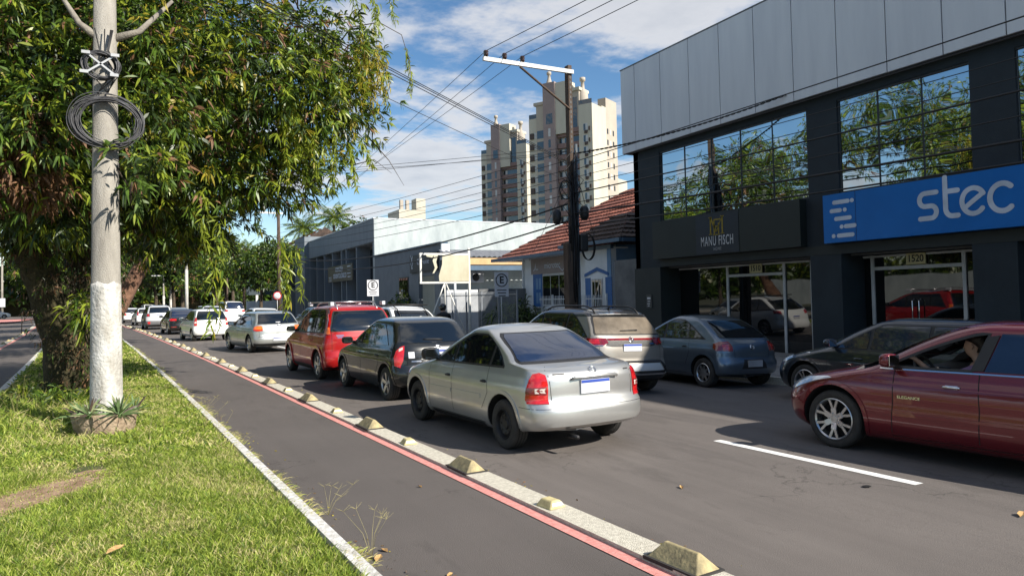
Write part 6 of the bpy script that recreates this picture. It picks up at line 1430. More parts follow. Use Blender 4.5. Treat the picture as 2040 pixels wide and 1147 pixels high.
mb.add(ring, [tuple(range(28))]); tag(mb.build('bare_soil', pm('bare dry soil', (.2, .12, .07), .95, c2=(.4, .28, .18), scale=8, bump=2, bscale=40)), kind='structure')
# ---- grass
def inview(x, y, m=.12):
    d = np.stack([x, y, np.full_like(x, -CAMH)], 1); f = d@np.array(fwd); u = (d@np.array(r2))/f; v = (d@np.array(u2))/f; return (f > .5) & (np.abs(u) < .72+m*2) & (v > -.44-m) & (v < .1)
Mg = [pm('grass green', (.21, .3, .035), .6, var=.3, scale=6, trans=.45), pm('grass light', (.4, .47, .08), .6, var=.25, scale=6, trans=.45), pm('grass straw', (.5, .45, .2), .7, var=.2, scale=6, trans=.3), pm('grass deep', (.07, .13, .015), .6, var=.3, scale=6, trans=.4)]
def patch(x, y):
    """bare soil patches of the median"""
    a = ((x+.85)/.62)**2+((y-7.85-(x+.85)*.9)/.5)**2; b = ((x+1.5)/.55)**2+((y-7.2)/.35)**2; c_ = ((x+.5)/.3)**2+((y-8.75)/.4)**2; return np.minimum(np.minimum(a, b), c_*1.6)
def grass(name, n, y0, y1, hmin, hmax, wdt, label, x0=-1.6, x1=1.38, pw=1.0):
    y = y0+(y1-y0)*rng.random(n)**pw; bx = x0+(x1-x0)*rng.random(n); x = bx+np.where(y > 0, -.043*y-.00028*y*y, -.043*y); ok = inview(x, y, .25)
    pt_ = patch(x, y); ok &= rng.random(n) < np.clip(pt_-.35, .06, 1); edge = np.minimum(bx-x0, x1-bx); x, y, edge = x[ok], y[ok], edge[ok]; m = len(x)
    cl = .5+.5*np.sin(x*3.1+np.sin(y*1.7)*2)*np.sin(y*2.3+x*1.1); tall = (rng.random(m)**2)*(.6+.7*cl)*np.clip((patch(x, y)-.9)*.9, .05, 1); h = hmin+(hmax-hmin)*tall; az_ = rng.random(m)*2*PI; lean = .25+.55*rng.random(m)
    ax = np.stack([np.cos(az_)*lean, np.sin(az_)*lean, np.ones(m)], 1); pos = np.stack([x, y, np.full(m, .015)], 1); straw = rng.random(m) < .08+.34*np.clip(1-1.6*cl+.5*np.sin(x*7+y*3), 0, 1); mi = np.where(straw, 2, rng.choice([0, 1, 3], m, p=[.45, .38, .17]))
    o = leaves(name, pos, ax, h*1.15, np.full(m, wdt)*(.7+.6*rng.random(m)), mi, Mg, None, .35, y1 < 12); return tag(o, label, 'grass', kind='stuff')
grass('grass', 250000, 3.0, 9.0, .04, .14, .0052, 'bright sunlit grass at the near end of the median')
grass('grass', 120000, 9.0, 18.0, .05, .15, .012, 'grass around the planter and tree trunk on the median')
grass('grass', 70000, 18.0, 60.0, .06, .18, .03, 'grass of the median beyond the big tree')
grass('grass', 9000, 11.6, 15.5, .12, .42, .012, 'taller tufted grass around the foot of the big tree', -1.6, -.1)
grass('grass', 2500, 10.0, 11.6, .1, .26, .009, 'taller tufts of grass around the stone planter', -1.2, .5)
# verge growth spilling over the kerb, seed stalks
n = 9000; y = 3.2+30*rng.random(n)**1.3; x = 1.40+sh(0)+np.abs(rng.normal(size=n))*.06; x = x-.043*y-.00028*y*y; ax = np.stack([.4+rng.random(n)*.9, rng.normal(size=n)*.6, .8*np.ones(n)], 1)
kp = (np.sin(y*2.1)+np.sin(y*5.3+1) > -.35); x, y, ax = x[kp], y[kp], ax[kp]; n = len(x)
tag(leaves('verge_grass', np.stack([x, y, np.full(n, .03)], 1), ax, .05+.09*rng.random(n), np.full(n, .006), rng.choice([1, 2], n, p=[.4, .6]), Mg, None, .5), 'thin straw-coloured grass spilling over the white kerb', 'grass', kind='stuff')
def stalk(x, y, h, label, n=6):
    e = empty('weed_stalk', (x, y, 0), label=label, cat='weed', group='thin seed stalks by the white kerb'); mb = MB()
    for k in range(n):
        a = random.uniform(0, 6.3); l = random.uniform(.05, .3); pts = [(0, 0, 0), (l*.3*math.cos(a), l*.3*math.sin(a), h*.5), (l*math.cos(a), l*math.sin(a), h*random.uniform(.8, 1.05))]; mb.tube(pts, [.0015, .001, .0006], 4)
        p = Vector(pts[2])
        for q in range(5): b = random.uniform(0, 6.3); mb.tube([p, p+Vector((.06*math.cos(b), .06*math.sin(b), .03))], [.001, .0005], 3)
    mb.build('stalks', Mg[2], e)['kind'] = 'stuff'
for i, (x, y, h) in enumerate([(1.38, 4.75, .34), (1.36, 5.9, .2), (.95, 8.4, .32), (.88, 9.6, .38), (.8, 10.6, .42), (.78, 11.4, .35), (-1.55, 12.3, .5), (-1.3, 12.9, .55), (-.9, 12.6, .5), (-1.7, 14, .6), (.1, 9.8, .4), (.3, 11, .45)]):
    stalk(x, y, h, ['thin dry seed stalk rising from the cycle path edge at the bottom of the picture', 'second dry stalk along the kerb from the camera', 'third dry stalk along the kerb from the camera', 'fourth dry stalk along the kerb from the camera', 'fifth dry stalk along the kerb from the camera', 'sixth dry stalk along the kerb from the camera', 'feathery stalk at the left end of the tree foot', 'feathery stalk before the tree trunk', 'feathery stalk between the trunk and planter', 'feathery stalk left of the trunk by the far kerb', 'seed stalk right of the planter', 'seed stalk behind the planter on the right'][i])
# litter along the kerb and the separator
n = 420; y = 2.8+14*rng.random(n)**1.4; bx = np.where(rng.random(n) < .75, 1.52+np.abs(rng.normal(size=n))*.12, 3.34+np.abs(rng.normal(size=n))*.08); lx = bx-.043*y-.00028*y*y; an = rng.random(n)*6.3
tag(leaves('leaf_litter', np.stack([lx, y, np.full(n, .006)], 1), np.stack([np.cos(an), np.sin(an), .06+.1*rng.random(n)], 1), .012+.022*rng.random(n), .006+.008*rng.random(n), rng.choice([3, 4, 5], n), M_leaf+[M_soil], None, .0), 'fine dry leaf litter along the white kerb and separator', 'leaf litter', kind='stuff')
# fallen leaves
M_dl = pm('fallen leaf', (.3, .17, .07), .8, c2=(.45, .3, .12), scale=30)
for (x, y, r, a, lb) in [(1.42, 4.72, .045, 1, 'curled brown leaf on the cycle path beside the white kerb'), (1.5, 4.85, .03, 2, 'small brown leaf next to the curled leaf'), (1.72, 4.2, .022, .4, 'tiny brown leaf in the middle of the cycle path'), (5.95, 3.05, .05, .3, 'yellow leaf on the road at the lower right'), (-.15, 5.55, .06, .8, 'pale dry leaf lying on the near grass'), (2.3, 6.3, .02, 2, 'tiny leaf on the cycle path by the red line'), (4.3, 5.0, .03, 1, 'pale scrap on the road beside the separator')]:
    z = .1 if lb.startswith('pale dry') else .004; c_ = Vector((x, y, z)); d = Vector((math.cos(a), math.sin(a), 0)); s_ = Vector((-d.y, d.x, 0)); mb = MB()
    v = [c_-d*r*1.3, c_-d*r*.4+s_*r*.6+Vector((0, 0, .012)), c_-d*r*.3, c_-d*r*.4-s_*r*.6+Vector((0, 0, .016)), c_+d*r*.5+s_*r*.5+Vector((0, 0, .02)), c_+d*r*.5, c_+d*r*.5-s_*r*.5+Vector((0, 0, .01)), c_+d*r*1.3+Vector((0, 0, .012))]
    mb.add(v, [(0, 2, 1), (0, 3, 2), (1, 2, 5, 4), (2, 3, 6, 5), (4, 5, 7), (5, 6, 7)]); tag(mb.build('fallen_leaf', M_dl), lb, 'leaf')
# ---------------------------------------------------------------- poles, cables, signs, people
M_pole = pm('pale concrete pole', (.2, .185, .16), .9, c2=(.36, .34, .3), scale=4, bump=1.5, bscale=70, stretch=(1, 1, .25)); M_wwash = pm('flaking whitewash', (.26, .24, .2), .9, c2=(.62, .62, .6), scale=6, sharp=.3, bump=2, bscale=22, stretch=(1, 1, .3))
M_pole2g = pm('grey limb', (.16, .14, .12), .9, c2=(.26, .24, .2), scale=8, bump=1); M_pole2 = pm('dark weathered pole', (.045, .03, .021), .9, c2=(.11, .075, .055), scale=6, bump=1, stretch=(1, 1, .2)); M_cab = pm('black cable', (.012, .012, .013), .6); M_cabg = pm('grey cable', (.055, .055, .06), .5, var=.3); M_arm = pm('white crossarm', (.6, .6, .58), .7, c2=(.75, .75, .72), scale=8); M_ins = pm('brown insulator', (.05, .025, .02), .25); M_gal = pm('galvanised bracket', (.36, .37, .38), .5, .3)
# left concrete pole
p = empty('concrete_pole', (-.40, 11.2, 0), label='thick pale concrete pole with flaking whitewashed lower part standing in the planter', cat='pole')
def polesec(mb, z0, z1, r0, r1, n=16, extra=0):
    vs = []
    zs_ = np.linspace(z0, z1, 2 if not extra else 30)
    for z in zs_:
        r = r0+(r1-r0)*(z-z0)/(z1-z0)+extra
        for k in range(n):
            t = 2*PI*k/n; q = 1+.035*math.cos(4*t); vs.append((r*q*math.cos(t), r*q*math.sin(t), z+(.02*math.sin(t*5)+.012*math.sin(t*11) if extra and z == zs_[-1] else 0)))
    m = len(zs_); mb.add(vs, [(i*n+k, i*n+(k+1) % n, (i+1)*n+(k+1) % n, (i+1)*n+k) for i in range(m-1) for k in range(n)]+[tuple(range((m-1)*n, m*n))], 0, True)
mb = MB(); polesec(mb, 0, 8.6, .192, .108); mb.build('shaft', M_pole, p); mb = MB(); polesec(mb, .2, 2.05, .190, .172, 40, .004); mb.build('whitewash_coat', M_wwash, p)
for (x1, z1) in ((-.62, 6.15), (.85, 6.15)):
    mb = MB(); mb.tube([(.1*(1 if x1 > 0 else -1), 0, 5.45), (x1*.5, .05, 5.62), (x1, .1, z1)], [.06, .042, .022], 8); mb.build('stub_arm', M_pole2g, p)
rc = random.Random(3)
def coil(z, r, n, jit, label, x0=0, y0=-.24, rad=.0065):
    e = empty('cable_coil', (-.42+x0, 11.2+y0, z), label=label, cat='cable coil'); mb = MB()
    for k in range(n):
        a, b = r*rc.uniform(1-jit, 1+jit), r*rc.uniform(1-jit*.8, 1+jit*.8)*.86; ox, oz = rc.uniform(-jit, jit)*r*.6, rc.uniform(-jit, jit)*r*.4; oy = rc.uniform(-.06, .03); ph = rc.uniform(0, 6)
        mb.tube([(ox+a*math.cos(t), oy+.02*math.sin(2*t+ph), oz+b*math.sin(t)+.01*math.sin(3*t+ph)) for t in np.linspace(0, 2*PI, 33)], rad, 5, cap=False)
    mb.build('loops', M_cabg, e)['kind'] = 'stuff'; return e
coil(4.22, .39, 30, .17, 'large coil of grey cable hanging on the concrete pole', .05); e = coil(4.98, .2, 22, .14, 'smaller black cable coil with white cross bracket higher on the concrete pole', -.02, -.24, .008)
for s_ in (-1, 1): mb = MB(); mb.box((-.19, -.1, -.012), (.19, -.085, .012), 0, Matrix.Rotation(s_*R(38), 4, 'Y')); mb.build('cross_bracket', M_gal, e)
for k, (a, z) in enumerate(((-.17, .13), (.17, .13), (-.19, -.13), (.16, -.14))): mb = MB(); mb.box((a-.05, -.13, z-.02), (a+.05, -.101, z+.02), 0); mb.build('bracket_end', M_gal, e)
mb = MB()
for k in range(5): a = rc.uniform(-.15, .15); mb.tube([(a, -.2, 5.5), (a*.5, -.24, 5.2), (rc.uniform(-.2, .2), -.24, 4.9), (rc.uniform(-.1, .1), -.24, 4.6)], .008, 5)
mb.build('loose_cables', M_cab, p)['kind'] = 'stuff'
# ---- main cable pole on the right pavement
PP = Vector((12.3, 19.2, 0))
q = empty('cable_pole', PP, label='dark cable-laden pole with white crossarm in front of the blue and white house', cat='pole')
mb = MB(); mb.box((-.075, -.11, -.2), (.075, .11, 9.15)); mb.build('shaft', M_pole2, q, bevel=.02)
mb = MB()
for z in np.arange(6.3, 9.0, .16): mb.box((-.03, -.116, z), (.03, -.1105, z+.09))
mb.build('web_holes', M_blk, q)['kind'] = 'stuff'
mb = MB(); mb.box((-3.1, -.18, 8.86), (.1, -.09, 8.98)); mb.build('crossarm', M_arm, q)
mb = MB(); mb.tube([(-1.85, -.14, 8.84), (-.05, -.14, 7.7)], .035, 6); mb.build('arm_brace', M_pole2, q)
IN = []
for x in (-3.0, -2.37, -1.75):
    mb = MB(); mb.lathe([(0, 0), (.06, 0), (.06, .05), (.085, .06), (.05, .09), (.085, .11), (.05, .14), (.085, .16), (.06, .2), (0, .21)], (x, -.13, 8.98), 'z', 10); mb.build('insulator', M_ins, q); IN.append(PP+Vector((x, -.13, 9.17)))
mb = MB()
for k in range(26): a = rc.uniform(-.16, .16); b = rc.uniform(-.2, .0); z0 = rc.uniform(1, 4); mb.tube([(a, b, z0), (a+rc.uniform(-.05, .05), b-.03, z0+1), (a+rc.uniform(-.06, .06), b, min(6.6, z0+2.4))], rc.uniform(.012, .035), 5)
mb.build('cable_bundle', M_cab, q)['kind'] = 'stuff'
mb = MB(); mb.tube([(.16, -.1, .0), (.16, -.1, 6.6)], .05, 8); mb.build('riser_pipe', pm('grey pipe', (.09, .11, .13), .5), q)
mb = MB(); mb.box((.16, -.26, 3.15), (.46, .02, 3.7)); mb.build('junction_box', M_blk, q, bevel=.05); mb = MB()
for k in range(10): mb.tube([(.45+.24*math.cos(t)+.02*k, -.2+.02*k, 3.3+.42*math.sin(t)) for t in np.linspace(0, 2*PI, 20)], .013, 5, cap=False)
mb.build('slack_loops', M_cab, q)['kind'] = 'stuff'
for (x, z, r) in ((-.62, 4.25, .14), (.42, 4.4, .15)):
    mb = MB(); mb.lathe([(0, -.25), (r*.6, -.24), (r, -.1), (r, .12), (r*.7, .2), (0, .24)], (x, -.1, z), 'z', 12); mb.build('splice_closure', M_blk, q)
mb = MB()
for k in range(12): z = rc.uniform(4, 6.5); a = rc.uniform(.2, .5); mb.tube([(0, -.15, z), (rc.choice([-1, 1])*a, -.2, z-.3), (0, -.15, z-.8)], .012, 5)
mb.build('hanging_loops', M_cab, q)['kind'] = 'stuff'
mb = MB(); mb.tube([(-.3+.22*math.cos(t), -.15, 5.1+.3*math.sin(t)) for t in np.linspace(0, 2*PI, 22)], .02, 6, cap=False); mb.build('loop', M_cab, q)
mb = MB(); mb.box((-.13, -.14, -.2), (.05, .12, 3.4)); mb.build('timber_splint', M_pole2, q).location = (-.14, 0, 0)
# ---- cables
def at_z(px, py, z): d = np.array(fwd)+np.array(r2)*(px-1020)/1414.8+np.array(u2)*(547.4-py)/1414.8; t = (z-CAMH)/d[2]; return Vector(np.array([0, 0, CAMH])+d*t)
def cable(a, b, sag, r, label, mat=M_cab, n=24, group=None, twist=0):
    a, b = Vector(a), Vector(b); pts = [a.lerp(b, i/n)-Vector((0, 0, sag*4*(i/n)*(1-i/n))) for i in range(n+1)]
    mb = MB()
    if twist:
        m = n*6; 
        for s_ in (0, PI):
            mb.tube([a.lerp(b, i/m)-Vector((0, 0, sag*4*(i/m)*(1-i/m)))+Vector((0, math.cos(i*.9+s_)*r, math.sin(i*.9+s_)*r)) for i in range(m+1)], r*.9, 4)
    else: mb.tube(pts, r, 5)
    return tag(mb.build('overhead_cable', mat), label, 'cable', group)
GP_ = 'overhead cables of the pole line'
nm = ['outermost', 'middle', 'innermost']
for i, I in enumerate(IN):
    tp = [(1160, 0), (1212, 0), (1262, 0)][i]; T_ = at_z(*tp, 9.35); dr = (T_-I); cable(I, I+dr*(30/dr.length), .12, .011, nm[i]+' power line leaving the crossarm towards the upper right', group=GP_)
    lo = [(640, 400), (640, 415), (655, 392)][i]; T_ = at_z(*lo, 8.7); cable(I, T_, .05, .009, nm[i]+' power line running from the crossarm down to the left', group=GP_)
LP = Vector((-.35, 11.2, 7.0))
for i, (dz, sg) in enumerate(((0, .0), (.08, .0), (.16, .02), (-.5, .05))): cable(LP+Vector((0, 0, dz)), PP+Vector((-.1, 0, 5.95+dz*.6-(.25 if i == 3 else 0))), sg, .010 if i < 3 else .007, 'cable from the tree to the dark pole, %s' % ['lowest of the bundle', 'middle of the bundle', 'highest of the bundle', 'thin one below the bundle'][i], group=GP_)
FAR = Vector((9.1, 54, 0))
for i, (z0, z1, sg, r) in enumerate([(4.15, 4.6, .95, .028), (4.7, 5.0, .85, .03), (5.0, 5.5, .3, .012), (5.3, 5.9, .25, .012), (5.55, 6.2, .2, .01), (5.8, 6.5, .2, .01), (6.1, 6.8, .2, .01), (6.4, 7.2, .15, .01)]):
    cable(PP+Vector((-.05, .1, z0)), FAR+Vector((0, 0, z1)), sg, r, ['lowest thick black cable', 'second thick black cable', 'third cable', 'fourth cable', 'fifth cable', 'sixth cable', 'seventh cable', 'highest thin cable'][i]+' from the dark pole over the grey buildings, counted upward', group=GP_)
for i, (z0, z1, sg, r) in enumerate([(3.95, 3.9, .25, .02), (4.35, 4.3, .3, .026), (4.7, 4.75, .3, .012), (5.0, 5.2, .25, .02), (5.25, 5.5, .3, .009), (5.5, 5.8, .25, .009), (5.75, 6.2, .2, .009), (6.0, 6.5, .2, .014)]):
    cable(PP+Vector((0, -.1, z0)), (12.6, -16, z1), sg, r, ['lowest', 'second', 'third', 'fourth', 'fifth', 'sixth', 'seventh', 'highest'][i]+' cable passing in front of the navy shop building, counted upward', group=GP_)
cable(PP+Vector((.1, -.05, 6.3)), (14.97, 12.9, 6.85), .18, .016, 'twisted service cable from the dark pole to the grey fascia', group=GP_, twist=1)
for i, (px, py, z) in enumerate([(930, 333, 8), (1000, 345, 7.5), (770, 325, 8)]): cable(PP+Vector((0, .05, 6.5-.1*i)), at_z(px, py, z)+Vector((-30, 20, 0)), .4, .008, ['upper', 'middle', 'lower'][i]+' thin cable going left behind the tree from the dark pole', group=GP_)
cable(PP+Vector((.1, 0, 6.2)), (16.5, 24, 4.0), .1, .01, 'drop cable from the dark pole down to the house roof', group=GP_); cable(PP+Vector((.1, 0, 6.0)), (17, 30.5, 3.5), .1, .01, 'drop cable from the dark pole to the left end of the house', group=GP_)
# far street poles
def spole(x, y, h, r, mat, label, arm=True, white=0):
    e = empty('street_pole', (x, y, 0), label=label, cat='pole'); mb = MB(); mb.tube([(0, 0, 0), (0, 0, h)], [r, r*.65], 8); mb.build('shaft', mat, e)
    if white: mb = MB(); mb.tube([(0, 0, 0), (0, 0, white)], [r*1.04, r*.95], 8); mb.build('whitewash_coat', M_wwash, e)
    if arm: mb = MB(); mb.box((-1.6, -.05, h-.6), (.3, .05, h-.48)); mb.build('crossarm', M_arm, e)
    return e
spole(9.1, 54, 8.8, .16, M_pole2, 'dark pole wrapped in creeper beside the advertising board'); spole(5.3, 98, 9, .2, M_pole, 'tall white pole above the silver SUV roof', False, 6); spole(3.2, 116, 6.5, .16, M_pole, 'whitish pole left of the tall white pole', True, 3); spole(4.2, 118, 7, .18, M_pole, 'second whitish pole of the distant pair', False, 2.5); spole(7.6, 74, 4.2, .1, M_pole2, 'thin dark mast beyond the small white hatchback', False)
spole(-21, 150, 11, .22, M_pole, 'grey pole with crossarms at the far left edge', True); mb = MB(); mb.box((-21.6, 149.6, 1.9), (-20.5, 149.7, 3.4)); tag(mb.build('street_sign', M_plate), 'white square sign on the grey pole at the far left edge', 'sign')
mb = MB(); pts = [(0, 0, 0), (0, .02, 1.2)]; e = empty('thin_sign_post', (-6.8, 56, 0), label='thin dark metal post beside the left yellow blocks', cat='post'); mb.tube([(0, 0, 0), (.05, 0, 1.6)], .03, 6); mb.build('post', M_cab, e)
# parking signs with E
def esign(x, y, z, w, h, rz, label, lines=2):
    e = empty('parking_sign', (x, y, 0), R(rz), label=label, cat='sign', group='parking signs'); mb = MB(); mb.tube([(0, .03, -.1), (0, .03, z+h/2)], .025, 8); mb.build('post', M_gal, e)
    mb = MB(); mb.box((-w/2, -.012, z-h/2), (w/2, 0, z+h/2)); mb.build('sign_plate', M_plate, e, bevel=.004)
    mb = MB(); mb.tube([(w*.4*math.cos(t), -.014, z+h*.17+w*.4*math.sin(t)) for t in np.linspace(0, 2*PI, 28)], w*.035, 6, cap=False); mb.build('ring', M_dk, e)
    text_mb('E', w*.62, .002, face_matrix((0, -.016, z+h*.17), (1, 0, 0), (0, 0, 1)), M_dk, 'letter', e, bold=.012)
    for k in range(lines): mb = MB(); mb.box((-w*.34+.03*k, -.016, z-h*.25-k*.1), (w*.34-.02*k, -.0125, z-h*.25-k*.1+.035)); mb.build('text_line', M_dk, e)
esign(10.75, 36, 2.36, .62, .84, 0, 'white parking sign with a ringed letter E in front of the grey building'); esign(11.5, 22.7, 2.2, .56, .88, 0, 'greyish parking sign with a ringed letter E before the steel fence', 3)
e = empty('round_sign', (8.9, 53.7, 0), label='small round no-parking sign below the advertising board', cat='sign'); mb = MB(); mb.tube([(0, 0, 0), (0, 0, 2.5)], .03, 6); mb.build('post', M_gal, e); mb = MB(); mb.lathe([(0, -.04), (.3, -.04), (.3, -.02), (0, -.02)], (0, 0, 2.2), 'y', 20); mb.build('disc', M_plate, e); mb = MB(); mb.lathe([(.24, -.05), (.3, -.05), (.3, -.041)], (0, 0, 2.2), 'y', 20); mb.build('rim', M_redl, e)
# shrubs: yard palm plant, potted bush
def shrub(name, label, x, y, z, r, h, n, ln, wd, probs, droop=.4):
    e = empty(name, (x, y, z), label=label, cat='shrub'); P, D, _ = crown_points([(0, 0, h, r, r, h)], n, .5); rosettes('foliage', P, D, 6, ln, wd, M_leaf, probs, e, droop, False); mb = MB()
    for k in range(5): limb(mb, (0, 0, 0), (random.uniform(-r, r)*.5, random.uniform(-r, r)*.5, h), .03, .01, .2, 4, 5)
    mb.build('stems', M_bark, e); return e
shrub('yard_shrub', 'dark arching shrub behind the steel fence left of the house', 15.6, 29.2, 0, 1.2, .8, 260, .5, .06, (.7, .25, .05, 0, 0)); shrub('doorway_bush', 'green bush before the grey store window', 14.3, 41.8, 0, .8, 1.1, 240, .2, .09, (.45, .45, .1, 0, 0)); shrub('trunk_shrub', 'pale leafed shoot between the tree trunk and the whitewashed pole', -.75, 14.0, 1.1, .28, .55, 60, .22, .04, (.1, .3, .6, 0, 0))
for i, (x, y, z, l) in enumerate([(-1.2, 14.1, .15, 'leafy weed at the foot of the tree trunk'), (-.6, 14.4, .1, 'leafy weed right of the tree trunk foot'), (-1.7, 14.5, .1, 'leafy weed left of the tree trunk foot')]): shrub('weed', l, x, y, 0, .3, .22, 60, .14, .04, (.3, .4, .3, 0, 0))
# ---- people
M_skin = pm('skin', (.52, .32, .23), .55, var=.06); M_shirt = pm('lilac top', (.24, .15, .26), .85, var=.1, scale=8); M_hair = pm('dark hair', (.015, .01, .008), .5); M_jkt = pm('black jacket', (.02, .021, .025), .75, var=.2); M_jean = pm('dark jeans', (.03, .045, .08), .85, var=.2)
def figure(name, V, E, mats, parent, msel=None):
    """V = [(x, y, z, radius)], one skinned continuous surface"""
    me = bpy.data.meshes.new(name); me.from_pydata([v[:3] for v in V], E, []); o = bpy.data.objects.new(name, me); col.objects.link(o); md = o.modifiers.new('skin', 'SKIN')
    for i, v in enumerate(V): me.skin_vertices[0].data[i].radius = (v[3], v[4] if len(v) > 4 else v[3])
    me.skin_vertices[0].data[0].use_root = True; ms = o.modifiers.new('sub', 'SUBSURF'); ms.levels = 2; ms.render_levels = 2
    dg = bpy.context.evaluated_depsgraph_get(); m2 = bpy.data.meshes.new_from_object(o.evaluated_get(dg)); o.modifiers.clear(); o.data = m2; m2.materials.clear()
    for m in mats: m2.materials.append(m)
    for pl in m2.polygons:
        pl.use_smooth = True
        pl.material_index = msel(pl.center) if msel else 0
    if parent is not None: o.parent = parent
    return o
def hand(V, E, w, d, side, grip):
    """five finger chains rooted in the palm at vertex index w; d = forearm direction"""
    o = Vector(V[w][:3]); d = Vector(d).normalized(); g_ = Vector(grip).normalized(); sd = d.cross(g_).normalized()*side
    pm_ = o+d*.05; V.append((*pm_, .026, .016)); E.append((w, len(V)-1)); pi_ = len(V)-1
    for k in range(4):
        L_ = (.07, .08, .075, .06)[k]; r = pm_+sd*(-.028+.019*k)+d*.03; V.append((*r, .0095)); E.append((pi_, len(V)-1)); V.append((*(r+d*L_*.35+g_*.02), .009)); E.append((len(V)-2, len(V)-1)); V.append((*(r+d*L_*.5+g_*L_*.6), .008)); E.append((len(V)-2, len(V)-1)); V.append((*(r+d*L_*.25+g_*L_*.95), .0075)); E.append((len(V)-2, len(V)-1))
    t = o+d*.02-sd*.03; V.append((*t, .0115)); E.append((w, len(V)-1)); V.append((*(t+d*.03-sd*.02+g_*.015), .01)); E.append((len(V)-2, len(V)-1)); V.append((*(t+d*.05-sd*.01+g_*.04), .0085)); E.append((len(V)-2, len(V)-1))
# driver, in the coordinates of the red car
dr = empty('person', label='driver in a lilac top and dark tied hair holding the steering wheel', cat='person'); dr.matrix_world = Matrix.Translation(RED.root.location) @ RED.root.rotation_euler.to_matrix().to_4x4() @ Matrix.Translation((0, .56, 0))
V = [(-.36, .82, .5, .16, .13), (-.36, .80, .68, .145, .11), (-.36, .78, .86, .16, .11), (-.36, .80, .98, .13, .09), (-.36, .83, 1.045, .05), (-.36, .86, 1.10, .05), (-.36, .875, 1.16, .072, .082), (-.36, .87, 1.23, .078, .092), (-.36, .865, 1.29, .06, .07),
     (-.36, .955, 1.185, .02), (-.36, .982, 1.172, .011), (-.36, .945, 1.12, .026)]
E = [(0, 1), (1, 2), (2, 3), (3, 4), (4, 5), (5, 6), (6, 7), (7, 8), (6, 9), (9, 10), (6, 11)]
def arm(s, el, wr, grip):
    a = len(V); V.append((-.36+s*.19, .81, .95, .062)); E.append((3, a)); V.append((*el, .043)); E.append((a, a+1)); V.append((*wr, .026)); E.append((a+1, a+2)); hand(V, E, a+2, Vector(wr)-Vector(el), s, grip)
arm(-1, (-.60, 1.1, .84), (-.5, 1.39, 1.03), (.1, .5, -.5)); arm(1, (-.12, 1.08, .76), (-.2, 1.34, .84), (.0, .5, -.4))
for s in (-1, 1): a = len(V); V.append((-.36+s*.1, .95, .5, .085)); E.append((0, a)); V.append((-.36+s*.13, 1.32, .55, .062)); E.append((a, a+1)); V.append((-.36+s*.12, 1.6, .35, .045)); E.append((a+1, a+2))
figure('body', V, E, [M_skin, M_shirt, M_jean], dr, lambda c: 2 if c.z < .57 and c.y > .9 else (1 if (c.z < 1.01 and abs(c.x+.36) < .25 and c.y < 1.0) or c.z < .75 and c.y < 1.0 else 0))
HV = [(-.36, .83, 1.2, .085, .09), (-.36, .845, 1.27, .088, .094), (-.36, .8, 1.2, .07), (-.36, .76, 1.17, .04), (-.36, .72, 1.08, .03), (-.36, .71, .98, .015)]
figure('hair', HV, [(0, 1), (0, 2), (2, 3), (3, 4), (4, 5)], [M_hair], dr)
for s in (-1, 1): mb = MB(); mb.lathe([(0, .01), (.006, .009), (.009, 0), (0, 0)], (-.36+s*.03, .94, 1.21), 'y', 8); mb.build('eye', M_hair, dr); mb = MB(); mb.tube([(-.36+s*.074, .862, 1.215), (-.36+s*.086, .85, 1.2), (-.36+s*.076, .862, 1.17)], .011, 6); mb.build('ear', M_skin, dr)
# motorcyclist
mt = empty('motorcycle', (10.0, 24.6, gz(10, 24.6)), R(3), label='black motorcycle ridden beyond the black hatchback, mostly hidden', cat='motorcycle')
for y in (-.65, .65):
    mb = MB(); mb.lathe([(.22, -.05), (.27, -.055), (.31, -.03), (.31, .03), (.27, .055), (.22, .05)], (0, y, .31), 'x', 24); w = mb.build('wheel', M_tyre, mt); mb = MB()
    for k in range(8): mb.tube([(0, y, .31), (0, y+.23*math.cos(k*PI/4), .31+.23*math.sin(k*PI/4))], .01, 4)
    mb.build('spokes', M_alloy, w)
mb = MB(); mb.tube([(0, .2, .85), (0, .35, .88), (0, .5, .8)], [.1, .15, .06], 10); mb.build('fuel_tank', P_black, mt); mb = MB(); mb.box((-.14, -.62, .74), (.14, .2, .83)); mb.build('seat', M_blk, mt, bevel=.03); mb = MB(); mb.box((-.13, -.2, .3), (.13, .3, .65)); mb.build('engine', M_steel, mt, bevel=.04)
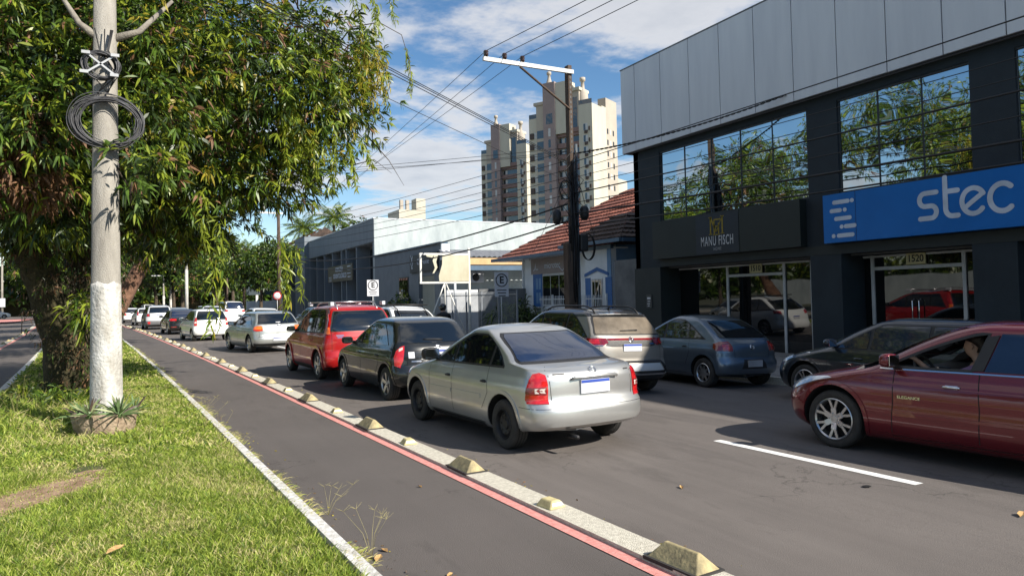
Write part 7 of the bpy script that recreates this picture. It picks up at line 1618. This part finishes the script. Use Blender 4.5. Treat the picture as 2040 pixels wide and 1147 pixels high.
mb = MB(); mb.tube([(-.36, .38, 1.06), (-.1, .5, 1.0), (.1, .5, 1.0), (.36, .38, 1.06)], .016, 6); mb.build('handlebar', M_cab, mt)
for s in (-1, 1): mb = MB(); mb.tube([(s*.08, .46, 1.0), (s*.08, .65, .31)], .025, 6); mb.build('fork', M_alloy, mt)
mb = MB(); mb.lathe([(0, 0), (.05, 0), (.05, .03), (0, .04)], (0, -.72, .7), 'y', 10); mb.build('tail_light', M_redl, mt); mb = MB(); mb.tube([(0, -.65, .31), (0, -.2, .45), (0, .3, .9)], .035, 6); mb.build('frame', M_steel, mt)
rd = empty('person', (10.0, 24.6, gz(10, 24.6)), R(3), label='motorcyclist in black jacket and black helmet seen beyond the black hatchback roof', cat='person')
V = [(0, -.2, .9, .17, .13), (0, -.15, 1.05, .16, .12), (0, -.08, 1.25, .19, .12), (0, -.04, 1.36, .12, .09), (0, -.01, 1.44, .055), (0, .02, 1.52, .075), (0, .02, 1.6, .06)]; E = [(i, i+1) for i in range(6)]
for s in (-1, 1):
    a = len(V); V.append((s*.22, -.06, 1.32, .065)); E.append((3, a)); V.append((s*.34, .1, 1.1, .05)); E.append((a, a+1)); V.append((s*.34, .34, 1.08, .032)); E.append((a+1, a+2)); hand(V, E, a+2, (0, 1, .0), s, (0, .3, -.8))
    a = len(V); V.append((s*.12, -.12, .88, .1)); E.append((0, a)); V.append((s*.2, .25, .72, .075)); E.append((a, a+1)); V.append((s*.17, .02, .32, .05)); E.append((a+1, a+2)); V.append((s*.17, .16, .22, .045)); E.append((a+2, a+3))
figure('body', V, E, [M_jkt, M_jean, M_skin], rd, lambda c: 1 if c.z < .92 else (2 if c.z > 1.43 or c.y > .37 else 0))
mb = MB(); n = 16; prof = [(0, -.13), (.09, -.13), (.125, -.08), (.14, 0), (.13, .07), (.09, .125), (0, .15)]; mb.lathe(prof, (0, .02, 1.6), 'z', 20); mb.build('helmet', P_black, rd); mb = MB(); mb.tube([(-.1, .12, 1.6), (0, .165, 1.6), (.1, .12, 1.6)], .035, 8); mb.build('visor', M_glass, rd)
